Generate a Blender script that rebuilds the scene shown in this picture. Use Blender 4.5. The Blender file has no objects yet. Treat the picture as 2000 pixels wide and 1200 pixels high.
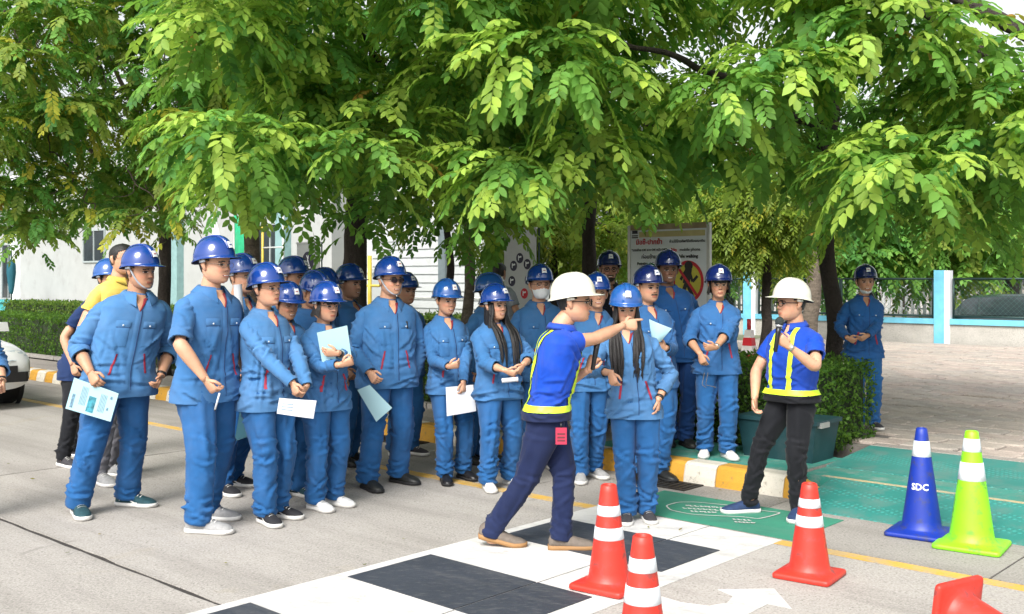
import bpy, math, random
import numpy as np
from mathutils import Vector, Matrix

# ------------------------------------------------------------------ camera, world, sun, exposure
sc = bpy.context.scene
COL = sc.collection
F, CX, HZ, CAMH = 2017.0, 1000.0, 545.0, 1.6      # focal length in photo pixels, principal x, horizon y, eye height
cam = bpy.data.cameras.new('camera')
cam.sensor_width = 36.0
cam.lens = 36.0 * F / 2000.0
cam.shift_y = -(600.0 - HZ) / 2000.0
cam.clip_end = 1000.0
cam_ob = bpy.data.objects.new('camera', cam)
cam_ob.location = (0, 0, CAMH)
cam_ob.rotation_euler = (math.radians(90), 0, 0)
COL.objects.link(cam_ob)
sc.camera = cam_ob

SUN_EL, SUN_AZ = 44.0, 203.0                       # bright overcast: a wide soft sun from behind the camera
world = bpy.data.worlds.new('World')
sc.world = world
world.use_nodes = True
wn = world.node_tree
bg = wn.nodes['Background']
sky = wn.nodes.new('ShaderNodeTexSky')
sky.sky_type = 'NISHITA'
sky.sun_disc = False
sky.sun_elevation = math.radians(SUN_EL)
sky.sun_rotation = math.radians(SUN_AZ)
sky.air_density = 1.0
sky.dust_density = 4.0
sky.ozone_density = 1.0
hs = wn.nodes.new('ShaderNodeHueSaturation')        # cloud cover takes the blue out of the sky
hs.inputs['Saturation'].default_value = 0.18
hs.inputs['Value'].default_value = 1.0
wn.links.new(sky.outputs[0], hs.inputs['Color'])
wn.links.new(hs.outputs[0], bg.inputs['Color'])
bg.inputs['Strength'].default_value = 0.15
sun = bpy.data.lights.new('sun', 'SUN')
sun.energy = 2.0
sun.angle = math.radians(28)
sun.color = (1.0, 0.96, 0.9)
sun_ob = bpy.data.objects.new('sun', sun)
_a, _e = math.radians(SUN_AZ), math.radians(SUN_EL)
_d = Vector((math.sin(_a) * math.cos(_e), math.cos(_a) * math.cos(_e), math.sin(_e)))
sun_ob.rotation_euler = _d.to_track_quat('Z', 'Y').to_euler()
COL.objects.link(sun_ob)
vs = sc.view_settings
vs.view_transform = 'Standard'
vs.look = 'None'
vs.gamma = 1.0
vs.use_curve_mapping = False
vs.exposure = 0.88
sc.render.engine = 'CYCLES'
sc.cycles.use_denoising = True
sc.cycles.max_bounces = 8
sc.cycles.transparent_max_bounces = 8

# ------------------------------------------------------------------ frames
UA = np.array([0.737, -0.676, 0.0]); UA /= np.linalg.norm(UA)      # along the road
UB = np.array([0.676, 0.737, 0.0]); UB /= np.linalg.norm(UB)       # across the road, away from the camera
ROAD_YAW = math.atan2(UA[1], UA[0])
def W(a, b, z=0.0):
    return UA * a + UB * b + np.array([0, 0, z])
def unp(px, py, Y):
    return np.array([(px - CX) / F * Y, Y, CAMH - (py - HZ) / F * Y])
def gnd(px, py, z=0.0):
    Y = (CAMH - z) * F / (py - HZ)
    return unp(px, py, Y)
def gab(px, py, z=0.0):
    p = gnd(px, py, z)
    return float(p @ UA), float(p @ UB)
def proj(p):
    return CX + F * p[..., 0] / p[..., 1], HZ + F * (CAMH - p[..., 2]) / p[..., 1]

# ------------------------------------------------------------------ materials
MATS = {}
def nt_mat(name):
    m = bpy.data.materials.new(name)
    m.use_nodes = True
    return m, m.node_tree, m.node_tree.nodes['Principled BSDF']
def mixcol(nt, fac, c1, c2, mode='MIX'):
    n = nt.nodes.new('ShaderNodeMix'); n.data_type = 'RGBA'; n.blend_type = mode
    for s, v in ((n.inputs[0], fac), (n.inputs[6], c1), (n.inputs[7], c2)):
        if hasattr(v, 'is_linked') or hasattr(v, 'links'):
            nt.links.new(v, s)
        else:
            s.default_value = v if not isinstance(v, tuple) else (*v[:3], 1)
    return n.outputs[2]
def noise(nt, scale, detail=3, rough=0.55, coord='Object', stretch=None, dist=0.0, rot=0.0):
    tc = nt.nodes.new('ShaderNodeTexCoord')
    n = nt.nodes.new('ShaderNodeTexNoise')
    n.inputs['Scale'].default_value = scale
    n.inputs['Detail'].default_value = detail
    n.inputs['Roughness'].default_value = rough
    n.inputs['Distortion'].default_value = dist
    src = tc.outputs[coord]
    if stretch:
        mp = nt.nodes.new('ShaderNodeMapping')
        mp.inputs['Scale'].default_value = stretch
        if rot:
            m0 = nt.nodes.new('ShaderNodeMapping'); m0.inputs['Rotation'].default_value = (0, 0, rot)
            nt.links.new(src, m0.inputs['Vector']); src = m0.outputs[0]
        nt.links.new(src, mp.inputs['Vector']); src = mp.outputs[0]
    nt.links.new(src, n.inputs['Vector'])
    return n.outputs['Fac']
def ramp(nt, src, p0, p1, v0=0.0, v1=1.0):
    n = nt.nodes.new('ShaderNodeMapRange')
    n.inputs[1].default_value = p0; n.inputs[2].default_value = p1
    n.inputs[3].default_value = v0; n.inputs[4].default_value = v1
    nt.links.new(src, n.inputs[0])
    return n.outputs[0]
def bump(nt, bsdf, h, strength=0.3, dist=0.01):
    b = nt.nodes.new('ShaderNodeBump')
    b.inputs['Strength'].default_value = strength
    b.inputs['Distance'].default_value = dist
    nt.links.new(h, b.inputs['Height'])
    nt.links.new(b.outputs[0], bsdf.inputs['Normal'])
def mat(name, col, rough=0.6, var=0.12, vs_=6.0, bmp=0.0, bs=60.0, metal=0.0, coat=0.0, spec=0.5, dirt=None, ds=3.0, dthr=(0.55, 0.75), bd=0.01, stretch=None):
    """Plain procedural material: colour with noise variation, optional dirt patches and fine relief."""
    if name in MATS: return MATS[name]
    m, nt, p = nt_mat(name)
    c = tuple(col)
    lo = tuple(max(0, x * (1 - var)) for x in c); hi = tuple(min(1, x * (1 + var)) for x in c)
    o = mixcol(nt, ramp(nt, noise(nt, vs_, 4, stretch=stretch), 0.3, 0.7), lo, hi)
    if dirt:
        o = mixcol(nt, ramp(nt, noise(nt, ds, 6, 0.65), dthr[0], dthr[1]), o, tuple(dirt))
    nt.links.new(o, p.inputs['Base Color'])
    p.inputs['Roughness'].default_value = rough
    p.inputs['Metallic'].default_value = metal
    p.inputs['Coat Weight'].default_value = coat
    p.inputs['Coat Roughness'].default_value = 0.08
    p.inputs['Specular IOR Level'].default_value = spec
    if bmp:
        bump(nt, p, noise(nt, bs, 4, 0.6), bmp, bd)
    MATS[name] = m
    return m
def fabric(name, col, rough=0.85, wr=0.5):
    if name in MATS: return MATS[name]
    m, nt, p = nt_mat(name)
    lo = tuple(x * 0.82 for x in col); hi = tuple(min(1, x * 1.16) for x in col)
    o = mixcol(nt, ramp(nt, noise(nt, 5, 4), 0.3, 0.7), lo, hi)
    gy = sum(col) / 3 * 1.25
    o = mixcol(nt, ramp(nt, noise(nt, 2.6, 6, 0.7), 0.45, 0.75, 0, 0.38), o, tuple(x * 0.62 + gy * 0.42 for x in col))     # sun-faded, dusty patches
    nt.links.new(o, p.inputs['Base Color'])
    p.inputs['Roughness'].default_value = rough
    p.inputs['Specular IOR Level'].default_value = 0.15
    p.inputs['Sheen Weight'].default_value = 0.08
    tc = nt.nodes.new('ShaderNodeTexCoord'); nr_ = nt.nodes.new('ShaderNodeTexNoise'); nr_.noise_type = 'RIDGED_MULTIFRACTAL'
    nr_.inputs['Scale'].default_value = 6.5; nr_.inputs['Detail'].default_value = 2.0; nr_.inputs['Roughness'].default_value = 0.45; nr_.inputs['Distortion'].default_value = 0.5
    nt.links.new(tc.outputs['Object'], nr_.inputs['Vector']); a = nr_.outputs['Fac']
    b = noise(nt, 300, 2)
    ad = nt.nodes.new('ShaderNodeMath'); ad.operation = 'MULTIPLY_ADD'
    ad.inputs[1].default_value = 0.06
    nt.links.new(b, ad.inputs[0]); nt.links.new(a, ad.inputs[2])
    bump(nt, p, ad.outputs[0], wr * 0.9, 0.014)
    MATS[name] = m
    return m
def concrete(name, col, dark, scale=1.0, bmp=0.35, coord='Object', crack=True):
    if name in MATS: return MATS[name]
    m, nt, p = nt_mat(name)
    o = mixcol(nt, ramp(nt, noise(nt, 0.7 * scale, 5, 0.6), 0.35, 0.7), tuple(col), tuple(x * 0.8 for x in col))
    o = mixcol(nt, ramp(nt, noise(nt, 3.2 * scale, 6, 0.7, dist=0.4), 0.52, 0.75, 0, 0.55), o, tuple(dark))
    o = mixcol(nt, ramp(nt, noise(nt, 12, 5, 0.75), 0.42, 0.66, 0, 0.5), o, tuple(x * 0.72 for x in col))
    o = mixcol(nt, ramp(nt, noise(nt, 75, 3, 0.7), 0.42, 0.60, 0, 0.75), o, tuple(x * 1.25 for x in col))
    o = mixcol(nt, ramp(nt, noise(nt, 48, 3, 0.6), 0.58, 0.70, 0, 0.7), o, tuple(x * 0.6 for x in dark))
    o = mixcol(nt, ramp(nt, noise(nt, 1.1, 4, 0.6, dist=1.2), 0.60, 0.72, 0, 0.35), o, (col[0] * 0.95, col[1] * 0.88, col[2] * 0.68))
    # tyre-polished streaks along the road and a few dark drips
    o = mixcol(nt, ramp(nt, noise(nt, 1.0, 5, 0.65, stretch=(0.35, 3.2, 1), rot=-ROAD_YAW), 0.48, 0.68, 0, 0.38), o, tuple(x * 0.78 for x in dark))
    o = mixcol(nt, ramp(nt, noise(nt, 2.1, 3, 0.5, dist=0.7), 0.70, 0.76, 0, 0.5), o, tuple(x * 0.45 for x in dark))
    nt.links.new(o, p.inputs['Base Color'])
    p.inputs['Roughness'].default_value = 0.92
    p.inputs['Specular IOR Level'].default_value = 0.25
    bump(nt, p, noise(nt, 70, 5, 0.7), bmp, 0.01)
    MATS[name] = m
    return m
def road_paint(name, col, under, wear=(0.56, 0.72), sc_=9.0, dark=None, stretch=None, rough=0.75):
    """Paint on concrete, with worn patches where the slab shows through."""
    if name in MATS: return MATS[name]
    m, nt, p = nt_mat(name)
    o = mixcol(nt, ramp(nt, noise(nt, 2.2, 5, 0.6), 0.3, 0.7), tuple(x * 0.86 for x in col), tuple(min(1, x * 1.08) for x in col))
    o = mixcol(nt, ramp(nt, noise(nt, 60, 4, 0.7), 0.5, 0.8, 0, 0.35), o, tuple(x * 0.6 for x in col))
    o = mixcol(nt, ramp(nt, noise(nt, sc_, 9, 0.78, stretch=stretch), wear[0], wear[1]), o, tuple(under))
    o = mixcol(nt, ramp(nt, noise(nt, 1.7, 7, 0.75, stretch=(0.5, 4.0, 1), rot=-ROAD_YAW), 0.50, 0.72, 0, 0.45), o, tuple(x * 0.8 for x in under))
    if dark:
        o = mixcol(nt, ramp(nt, noise(nt, 2.4, 5, 0.75, stretch=(1, 2.0, 1)), 0.52, 0.70, 0, 0.6), o, tuple(dark))
    nt.links.new(o, p.inputs['Base Color'])
    p.inputs['Roughness'].default_value = rough
    bump(nt, p, noise(nt, 80, 4, 0.7), 0.3, 0.008)
    MATS[name] = m
    return m
def leaf_mat(name, trans=0.35):
    if name in MATS: return MATS[name]
    m, nt, p = nt_mat(name)
    at = nt.nodes.new('ShaderNodeAttribute'); at.attribute_name = 'Col'
    p.inputs['Roughness'].default_value = 0.55
    p.inputs['Specular IOR Level'].default_value = 0.22
    nt.links.new(at.outputs['Color'], p.inputs['Base Color'])
    tr = nt.nodes.new('ShaderNodeBsdfTranslucent')
    br = mixcol(nt, 0.5, at.outputs['Color'], (0.22, 0.42, 0.035))
    nt.links.new(br, tr.inputs['Color'])
    mx = nt.nodes.new('ShaderNodeMixShader'); mx.inputs[0].default_value = trans
    nt.links.new(p.outputs[0], mx.inputs[1]); nt.links.new(tr.outputs[0], mx.inputs[2])
    nt.links.new(mx.outputs[0], nt.nodes['Material Output'].inputs['Surface'])
    MATS[name] = m
    return m

# ------------------------------------------------------------------ mesh building
class MB:
    def __init__(s):
        s.v = []; s.f = []; s.m = []; s.n = 0
    def add(s, V, Fs, mi=0):
        V = np.asarray(V, float).reshape(-1, 3)
        o = s.n
        s.v.append(V); s.n += len(V)
        s.f.extend([tuple(i + o for i in f) for f in Fs])
        if isinstance(mi, (list, tuple, np.ndarray)): s.m.extend(list(mi))
        else: s.m.extend([mi] * len(Fs))
    def grid(s, G, closed=True, cap0=False, cap1=False, mi=0):
        """rows x cols grid of points; closed joins the last column to the first."""
        G = np.asarray(G, float)
        r, c = G.shape[:2]
        o = s.n
        s.v.append(G.reshape(-1, 3)); s.n += r * c
        cc = c if closed else c - 1
        i, j = np.meshgrid(np.arange(r - 1), np.arange(cc), indexing='ij')
        j2 = (j + 1) % c
        q = np.stack([i * c + j, i * c + j2, (i + 1) * c + j2, (i + 1) * c + j], -1).reshape(-1, 4) + o
        s.f.extend(map(tuple, q.tolist()))
        if isinstance(mi, np.ndarray): s.m.extend(mi.reshape(-1).tolist())
        else: s.m.extend([mi] * len(q))
        m0 = mi if not isinstance(mi, np.ndarray) else 0
        if cap0: s.f.append(tuple(o + k for k in range(c - 1, -1, -1))); s.m.append(m0)
        if cap1: s.f.append(tuple(o + (r - 1) * c + k for k in range(c))); s.m.append(m0)
    def box(s, c, h, R=None, mi=0, taper=1.0):
        c = np.asarray(c, float); h = np.asarray(h, float)
        V = np.array([[x, y, z] for z in (-1, 1) for y in (-1, 1) for x in (-1, 1)], float)
        V[4:, :2] *= taper
        V = V * h
        if R is not None: V = V @ np.asarray(R).T
        s.add(V + c, [(0, 2, 3, 1), (4, 5, 7, 6), (0, 1, 5, 4), (2, 6, 7, 3), (0, 4, 6, 2), (1, 3, 7, 5)], mi)
    def bar(s, p0, p1, r, n=8, r1=None, mi=0):
        p0 = np.asarray(p0, float); p1 = np.asarray(p1, float)
        s.grid(tube(np.linspace(p0, p1, 2), r if r1 is None else np.array([r, r1]), None, n), True, True, True, mi)
    def build(s, name, mats, parent=None, smooth=True, loc=None):
        me = bpy.data.meshes.new(name)
        V = np.concatenate(s.v) if s.v else np.zeros((0, 3))
        me.from_pydata(V.tolist(), [], s.f)
        mats = mats if isinstance(mats, (list, tuple)) else [mats]
        for m in mats: me.materials.append(m)
        me.polygons.foreach_set('material_index', np.array(s.m, dtype=np.int32))
        me.polygons.foreach_set('use_smooth', np.full(len(s.f), smooth, dtype=bool))
        me.update()
        return ob(name, me, parent, loc)
def ob(name, data, parent=None, loc=None):
    o = bpy.data.objects.new(name, data)
    COL.objects.link(o)
    if parent is not None: o.parent = parent
    if loc is not None: o.location = loc
    return o
def tag(o, label=None, cat=None, group=None, kind=None):
    if label: o['label'] = label
    if cat: o['category'] = cat
    if group: o['group'] = group
    if kind: o['kind'] = kind
    return o
def thing(name, label, cat, loc=(0, 0, 0), rz=0.0, group=None):
    o = ob(name, None)
    o.location = tuple(loc); o.rotation_euler = (0, 0, rz)
    return tag(o, label, cat, group)
def copy_tree(o, parent=None):
    c = o.copy(); COL.objects.link(c)
    if parent is not None: c.parent = parent
    for ch in list(o.children): copy_tree(ch, c)
    return c
def tube(path, rx, ry=None, n=12, ref=(1, 0, 0), e=2.0, ph=0.0):
    path = np.asarray(path, float)
    N = len(path)
    T = np.gradient(path, axis=0)
    T /= np.maximum(np.linalg.norm(T, axis=1, keepdims=True), 1e-9)
    ref = np.asarray(ref, float)
    X = ref - T * (T @ ref)[:, None]
    bad = np.linalg.norm(X, axis=1) < 0.15
    if bad.any():
        r2 = np.array([0.0, 1.0, 0.1])
        X[bad] = (r2 - T * (T @ r2)[:, None])[bad]
    X /= np.linalg.norm(X, axis=1, keepdims=True)
    Yv = np.cross(T, X)
    rx = np.broadcast_to(np.asarray(rx, float), (N,)); ry = rx if ry is None else np.broadcast_to(np.asarray(ry, float), (N,))
    a = np.linspace(0, 2 * np.pi, n, endpoint=False) + ph
    ca, sa = np.cos(a), np.sin(a)
    ca = np.sign(ca) * np.abs(ca) ** (2 / e); sa = np.sign(sa) * np.abs(sa) ** (2 / e)
    return path[:, None] + X[:, None] * (ca[None, :, None] * rx[:, None, None]) + Yv[:, None] * (sa[None, :, None] * ry[:, None, None])
def grid_normals(G):
    du = np.roll(G, -1, 1) - np.roll(G, 1, 1)
    dv = np.gradient(G, axis=0)
    n = np.cross(du, dv)
    return n / np.maximum(np.linalg.norm(n, axis=2, keepdims=True), 1e-9)
_rs = np.random.RandomState(7)
_perm = np.concatenate([_rs.permutation(256)] * 3)
_val = _rs.rand(256) * 2 - 1
def vnoise(P):
    P = np.asarray(P, float)
    i = np.floor(P).astype(int); f = P - i
    f = f * f * f * (f * (f * 6 - 15) + 10)
    i &= 255
    out = 0
    for dx in (0, 1):
        for dy in (0, 1):
            for dz in (0, 1):
                h = _perm[_perm[_perm[(i[..., 0] + dx) & 255] + ((i[..., 1] + dy) & 255)] + ((i[..., 2] + dz) & 255)]
                w = (f[..., 0] if dx else 1 - f[..., 0]) * (f[..., 1] if dy else 1 - f[..., 1]) * (f[..., 2] if dz else 1 - f[..., 2])
                out = out + w * _val[h]
    return out
def Rz(a):
    c, s_ = math.cos(a), math.sin(a)
    return np.array([[c, -s_, 0], [s_, c, 0], [0, 0, 1]])
def Rx(a):
    c, s_ = math.cos(a), math.sin(a)
    return np.array([[1, 0, 0], [0, c, -s_], [0, s_, c]])
def Ry(a):
    c, s_ = math.cos(a), math.sin(a)
    return np.array([[c, 0, s_], [0, 1, 0], [-s_, 0, c]])
def unit(v):
    v = np.asarray(v, float)
    return v / max(np.linalg.norm(v), 1e-9)
def ab_box(mb, a0, a1, b0, b1, z0, z1, mi=0):
    """box aligned to the road frame, in world coordinates"""
    V = [W(a, b, z) for z in (z0, z1) for b in (b0, b1) for a in (a0, a1)]
    mb.add(V, [(0, 2, 3, 1), (4, 5, 7, 6), (0, 1, 5, 4), (2, 6, 7, 3), (0, 4, 6, 2), (1, 3, 7, 5)], mi)
def poly_sheet(name, pts, z0, z1, m, parent=None):
    """flat polygon (world xy or ab points already as world xyz) with a little thickness"""
    mb = MB()
    n = len(pts)
    P = np.array([[p[0], p[1]] for p in pts])
    A = np.c_[P, np.full(n, z1)]; B = np.c_[P, np.full(n, z0)]
    area = sum(P[i][0] * P[(i + 1) % n][1] - P[(i + 1) % n][0] * P[i][1] for i in range(n))
    order = list(range(n)) if area > 0 else list(range(n - 1, -1, -1))
    fs = [tuple(order)]
    for k in range(n):
        i, j = order[k], order[(k + 1) % n]
        fs.append((i + n, j + n, j, i))
    mb.add(np.r_[A, B], fs)
    return mb.build(name, m, parent, smooth=False)
def ab_sheet(name, a0, a1, b0, b1, z0, z1, m, parent=None):
    return poly_sheet(name, [W(a0, b0), W(a1, b0), W(a1, b1), W(a0, b1)], z0, z1, m, parent)
def text_mesh(name, txt, size, m, parent=None, mw=None, align='CENTER', extrude=0.0015, bold=0.0):
    cu = bpy.data.curves.new(name, 'FONT')
    cu.body = txt; cu.size = size; cu.align_x = align; cu.align_y = 'CENTER'; cu.extrude = extrude; cu.offset = bold; cu.resolution_u = 2
    t = bpy.data.objects.new(name, cu); COL.objects.link(t)
    dg = bpy.context.evaluated_depsgraph_get()
    me = bpy.data.meshes.new_from_object(t.evaluated_get(dg))
    bpy.data.objects.remove(t)
    me.materials.clear(); me.materials.append(m)
    o = ob(name, me, parent)
    if mw is not None: o.matrix_local = mw
    return o
# ------------------------------------------------------------------ shared materials
m_conc = concrete('concrete_slab', (0.36, 0.325, 0.29), (0.235, 0.21, 0.185))
m_conc2 = concrete('concrete_slab_grey', (0.33, 0.30, 0.27), (0.22, 0.20, 0.175), 1.3)
m_gutter = concrete('concrete_gutter', (0.31, 0.29, 0.265), (0.20, 0.185, 0.16), 1.6)
m_sealant = mat('joint_sealant', (0.035, 0.03, 0.027), 0.9, 0.3, 20, 0.5, 40)
m_white_paint = road_paint('white_road_paint', (0.62, 0.61, 0.585), (0.36, 0.335, 0.305), (0.56, 0.72), 7, dark=(0.28, 0.28, 0.29))
m_black_paint = road_paint('black_road_paint', (0.035, 0.042, 0.055), (0.15, 0.15, 0.15), (0.52, 0.80), 14, stretch=(1, 3, 1), rough=0.65)
m_yellow_line = road_paint('yellow_road_paint', (0.60, 0.36, 0.06), (0.36, 0.32, 0.26), (0.46, 0.70), 6)
m_green_paint = road_paint('green_road_paint', (0.035, 0.235, 0.15), (0.14, 0.25, 0.20), (0.58, 0.75), 6, dark=(0.03, 0.14, 0.10))
m_ykerb = road_paint('yellow_kerb_paint', (0.58, 0.30, 0.03), (0.22, 0.15, 0.07), (0.57, 0.68), 16)
m_wkerb = road_paint('white_kerb_paint', (0.66, 0.62, 0.53), (0.25, 0.21, 0.15), (0.56, 0.68), 16)
m_teal_walk = road_paint('teal_walkway_paint', (0.03, 0.24, 0.19), (0.22, 0.29, 0.25), (0.50, 0.68), 5, dark=(0.10, 0.16, 0.13))
m_steel_dark = mat('dark_steel', (0.05, 0.045, 0.04), 0.6, 0.3, 20, 0.3, 60, metal=0.6)
m_soil = mat('soil', (0.09, 0.06, 0.04), 0.95, 0.3, 12, 0.6, 40)

def ramp_plate(name):
    m, nt, p = nt_mat(name)
    base = mixcol(nt, ramp(nt, noise(nt, 1.6, 5, 0.6), 0.35, 0.65), (0.022, 0.178, 0.152), (0.034, 0.22, 0.19))
    base = mixcol(nt, ramp(nt, noise(nt, 4.5, 6, 0.7), 0.46, 0.66, 0, 0.7), base, (0.115, 0.205, 0.18))
    base = mixcol(nt, ramp(nt, noise(nt, 2.6, 7, 0.75, stretch=(1, 1, 1), dist=0.8), 0.66, 0.74, 0, 0.8), base, (0.035, 0.05, 0.05))
    tc = nt.nodes.new('ShaderNodeTexCoord')
    mp = nt.nodes.new('ShaderNodeMapping'); mp.inputs['Rotation'].default_value = (0, 0, -ROAD_YAW + 0.5)
    mp.inputs['Scale'].default_value = (24, 24, 24)
    nt.links.new(tc.outputs['Object'], mp.inputs['Vector'])
    ck = nt.nodes.new('ShaderNodeTexVoronoi'); ck.inputs['Scale'].default_value = 1.0; ck.inputs['Randomness'].default_value = 0.0
    nt.links.new(mp.outputs[0], ck.inputs['Vector'])
    st = ramp(nt, ck.outputs['Distance'], 0.22, 0.36, 1, 0)
    base = mixcol(nt, ramp(nt, st, 0, 1, 0, 0.6), base, (0.05, 0.34, 0.30))
    nt.links.new(base, p.inputs['Base Color'])
    p.inputs['Roughness'].default_value = 0.55
    bump(nt, p, st, 0.6, 0.006)
    return m
m_ramp = ramp_plate('teal_checker_plate')

# ------------------------------------------------------------------ ground, road and its slabs
g = MB(); g.box((0, 60, -0.52), (260, 260, 0.06))
tag(g.build('ground', mat('ground_earth', (0.22, 0.20, 0.17), 0.95, 0.25, 0.8), smooth=False), kind='structure')
road = ab_sheet('road', -60, 30, -16, 6.9, -0.25, -0.007, m_sealant)
tag(road, kind='structure')
AJ = [-34.6, -29.4, -24.3, -19.1, -13.93, -8.75, -3.57, 1.6, 6.8]
BJ = [-6.4, -3.35, -0.3, 2.77, 5.78]
rr = random.Random(3)
slab_m = [concrete('concrete_slab_%s' % n, tuple(x * k for x in (0.355, 0.333, 0.307)), (0.225, 0.208, 0.186), s) for n, k, s in (('pale', 1.07, 0.9), ('plain', 1.0, 1.0), ('dull', 0.92, 1.2))]
for i in range(len(AJ) - 1):
    for j in range(len(BJ) - 1):
        gp = 0.011
        # ragged joint edges: the slab outline wanders a few millimetres
        pts = []
        a0, a1, b0, b1 = AJ[i] + gp, AJ[i + 1] - gp, BJ[j] + gp * 1.6, BJ[j + 1] - gp * 1.6
        if b1 > 5.5: b1 = 5.775
        n = 26
        for (s0, s1) in (((a0, b0), (a1, b0)), ((a1, b0), (a1, b1)), ((a1, b1), (a0, b1)), ((a0, b1), (a0, b0))):
            for k in range(n):
                t = k / n
                a, b = s0[0] + (s1[0] - s0[0]) * t, s0[1] + (s1[1] - s0[1]) * t
                jit = 0 if k == 0 else rr.gauss(0, 0.005)
                if s0[0] == s1[0]: a += jit
                else: b += jit
                pts.append(W(a, b))
        poly_sheet('slab', pts, -0.02, 0.0, slab_m[(i * 5 + j * 3) % 3], road)
for i in range(len(AJ) - 1):     # the gutter strip along the kerb, cast in shorter lengths
    for k in range(3):
        a0 = AJ[i] + (AJ[i + 1] - AJ[i]) * k / 3 + 0.006; a1 = AJ[i] + (AJ[i + 1] - AJ[i]) * (k + 1) / 3 - 0.006
        ab_sheet('gutter_slab', a0, a1, 5.795, 6.905, -0.02, 0.0, m_gutter, road)
# painted markings
yl = ab_sheet('yellow_lane_line', -34, -4.47, 5.655, 5.765, 0.001, 0.004, m_yellow_line, road)
ab_sheet('yellow_lane_line', -3.05, 6.0, 5.665, 5.765, 0.001, 0.004, m_yellow_line, road)
cw = ab_sheet('crosswalk', -4.47, -3.575, 0.4, 5.77, 0.001, 0.004, m_white_paint, road)
ab_sheet('crosswalk', -3.565, -3.05, 0.4, 5.77, 0.001, 0.004, m_white_paint, road)
for b0 in (4.69, 3.48, 2.27, 1.06):
    ab_sheet('black_stripe', -4.385, -3.575, b0, b0 + 0.605, 0.0045, 0.008, m_black_paint, road)
    ab_sheet('black_stripe', -3.565, -3.2, b0, b0 + 0.605, 0.0045, 0.008, m_black_paint, road)
ab_sheet('green_patch', -4.42, -3.0, 5.80, 6.52, 0.001, 0.004, m_green_paint, road)
arrow = [gnd(*p) for p in ((1230, 1214), (1290, 1166), (1330, 1178), (1385, 1185), (1420, 1179), (1432, 1166), (1402, 1153), (1512, 1151), (1546, 1190), (1500, 1181), (1462, 1200), (1400, 1216))]
poly_sheet('white_arrow', arrow, 0.001, 0.004, m_white_paint, road)
# the white writing and outline on the green patch
wr = MB()
def ribbon(mb, pts, w, z):
    P = np.array(pts)[:, :2]
    T = np.gradient(P, axis=0); T /= np.maximum(np.linalg.norm(T, axis=1, keepdims=True), 1e-9)
    N = np.c_[-T[:, 1], T[:, 0]] * w / 2
    G = np.stack([np.c_[P + N, np.full(len(P), z)], np.c_[P - N, np.full(len(P), z)]], 1)
    mb.grid(G[:, ::-1], closed=False)
def smooth_px(pts, n=40):
    P = np.array([gnd(*p) for p in pts])
    t = np.linspace(0, 1, len(P)); tt = np.linspace(0, 1, n)
    Q = np.stack([np.interp(tt, t, P[:, k]) for k in range(3)], 1)
    for _ in range(2):
        Q[1:-1] = (Q[:-2] + 2 * Q[1:-1] + Q[2:]) / 4
    return Q
ribbon(wr, smooth_px([(1410, 988), (1360, 983), (1325, 983), (1300, 990), (1310, 999), (1350, 1007), (1400, 1010), (1450, 1012), (1480, 1016), (1500, 1012), (1527, 1004), (1490, 1000), (1450, 992), (1410, 988)], 80), 0.012, 0.0085)
rw = random.Random(8)
for row, (y0, xs, xe) in enumerate(((990, 1340, 1412), (995, 1334, 1420), (1001, 1350, 1400), (1017, 1432, 1468), (1022, 1436, 1470))):
    x = xs
    while x < xe:
        wl = rw.uniform(4, 9)
        ribbon(wr, smooth_px([(x, y0 + (x - xs) * 0.06 - 1.2), (x + wl * 0.4, y0 + (x - xs) * 0.06 + 1.2), (x + wl, y0 + (x - xs) * 0.06 - rw.uniform(-1, 1.2))], 8), 0.014, 0.0085)
        x += wl + rw.uniform(1.5, 3.5)
o = wr.build('white_lettering', m_white_paint, road, smooth=False); o['kind'] = 'stuff'

# ------------------------------------------------------------------ kerb, walkway, ramps, plaza
kerb = ob('kerb', None); tag(kerb, kind='structure')
def kerb_mesh(L, h, h2, m, name):
    mb = MB()
    prof = [(0.0, -0.1), (0.008, 0.35), (0.03, 0.86), (0.06, 0.99), (0.10, 1.0), (0.20, 1.0), (0.20, -0.1)]
    rws = []
    for a, hh in ((0, h), (0.012, h), (L - 0.012, h2), (L, h2)):
        ins = 0.004 if a in (0, L) else 0
        rws.append([UA * a + UB * (b + ins) + np.array([0, 0, max(-0.05, z * hh - ins)]) for b, z in prof])
    mb.grid(np.array(rws)[:, ::-1], closed=True, cap0=True, cap1=True)
    me = mb.build(name, m, smooth=False)
    d = me.data; bpy.data.objects.remove(me)
    return d
KL = 0.285
ky, kw = kerb_mesh(KL - 0.004, 0.16, 0.16, m_ykerb, 'kerb_stone'), kerb_mesh(KL - 0.004, 0.16, 0.16, m_wkerb, 'kerb_stone')
for k in range(74):
    a0 = -4.50 + KL - (k + 1) * KL          # white block at -4.50, yellow before it
    o = ob('kerb_stone', kw if k % 2 == 0 else ky, kerb)
    o.location = tuple(W(a0, 6.9 + rr.uniform(-0.006, 0.006), rr.uniform(-0.004, 0.003)))
k1 = ob('kerb_stone', ky, kerb); k1.location = tuple(W(-4.215, 6.9))
k2 = ob('kerb_stone', kw, kerb); k2.location = tuple(W(-3.93, 6.9))
k3 = ob('kerb_stone', kerb_mesh(0.30, 0.16, 0.03, m_ykerb, 'kerb_end'), kerb); k3.location = tuple(W(-3.645, 6.9))
walk = ab_sheet('walkway', -40, -3.66, 7.1, 7.95, 0.0, 0.148, concrete('walkway_concrete', (0.30, 0.27, 0.24), (0.19, 0.17, 0.15)))
tag(walk, kind='structure')
ab_sheet('teal_paint', -5.6, -3.66, 7.104, 7.945, 0.149, 0.153, m_teal_walk, walk)
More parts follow.
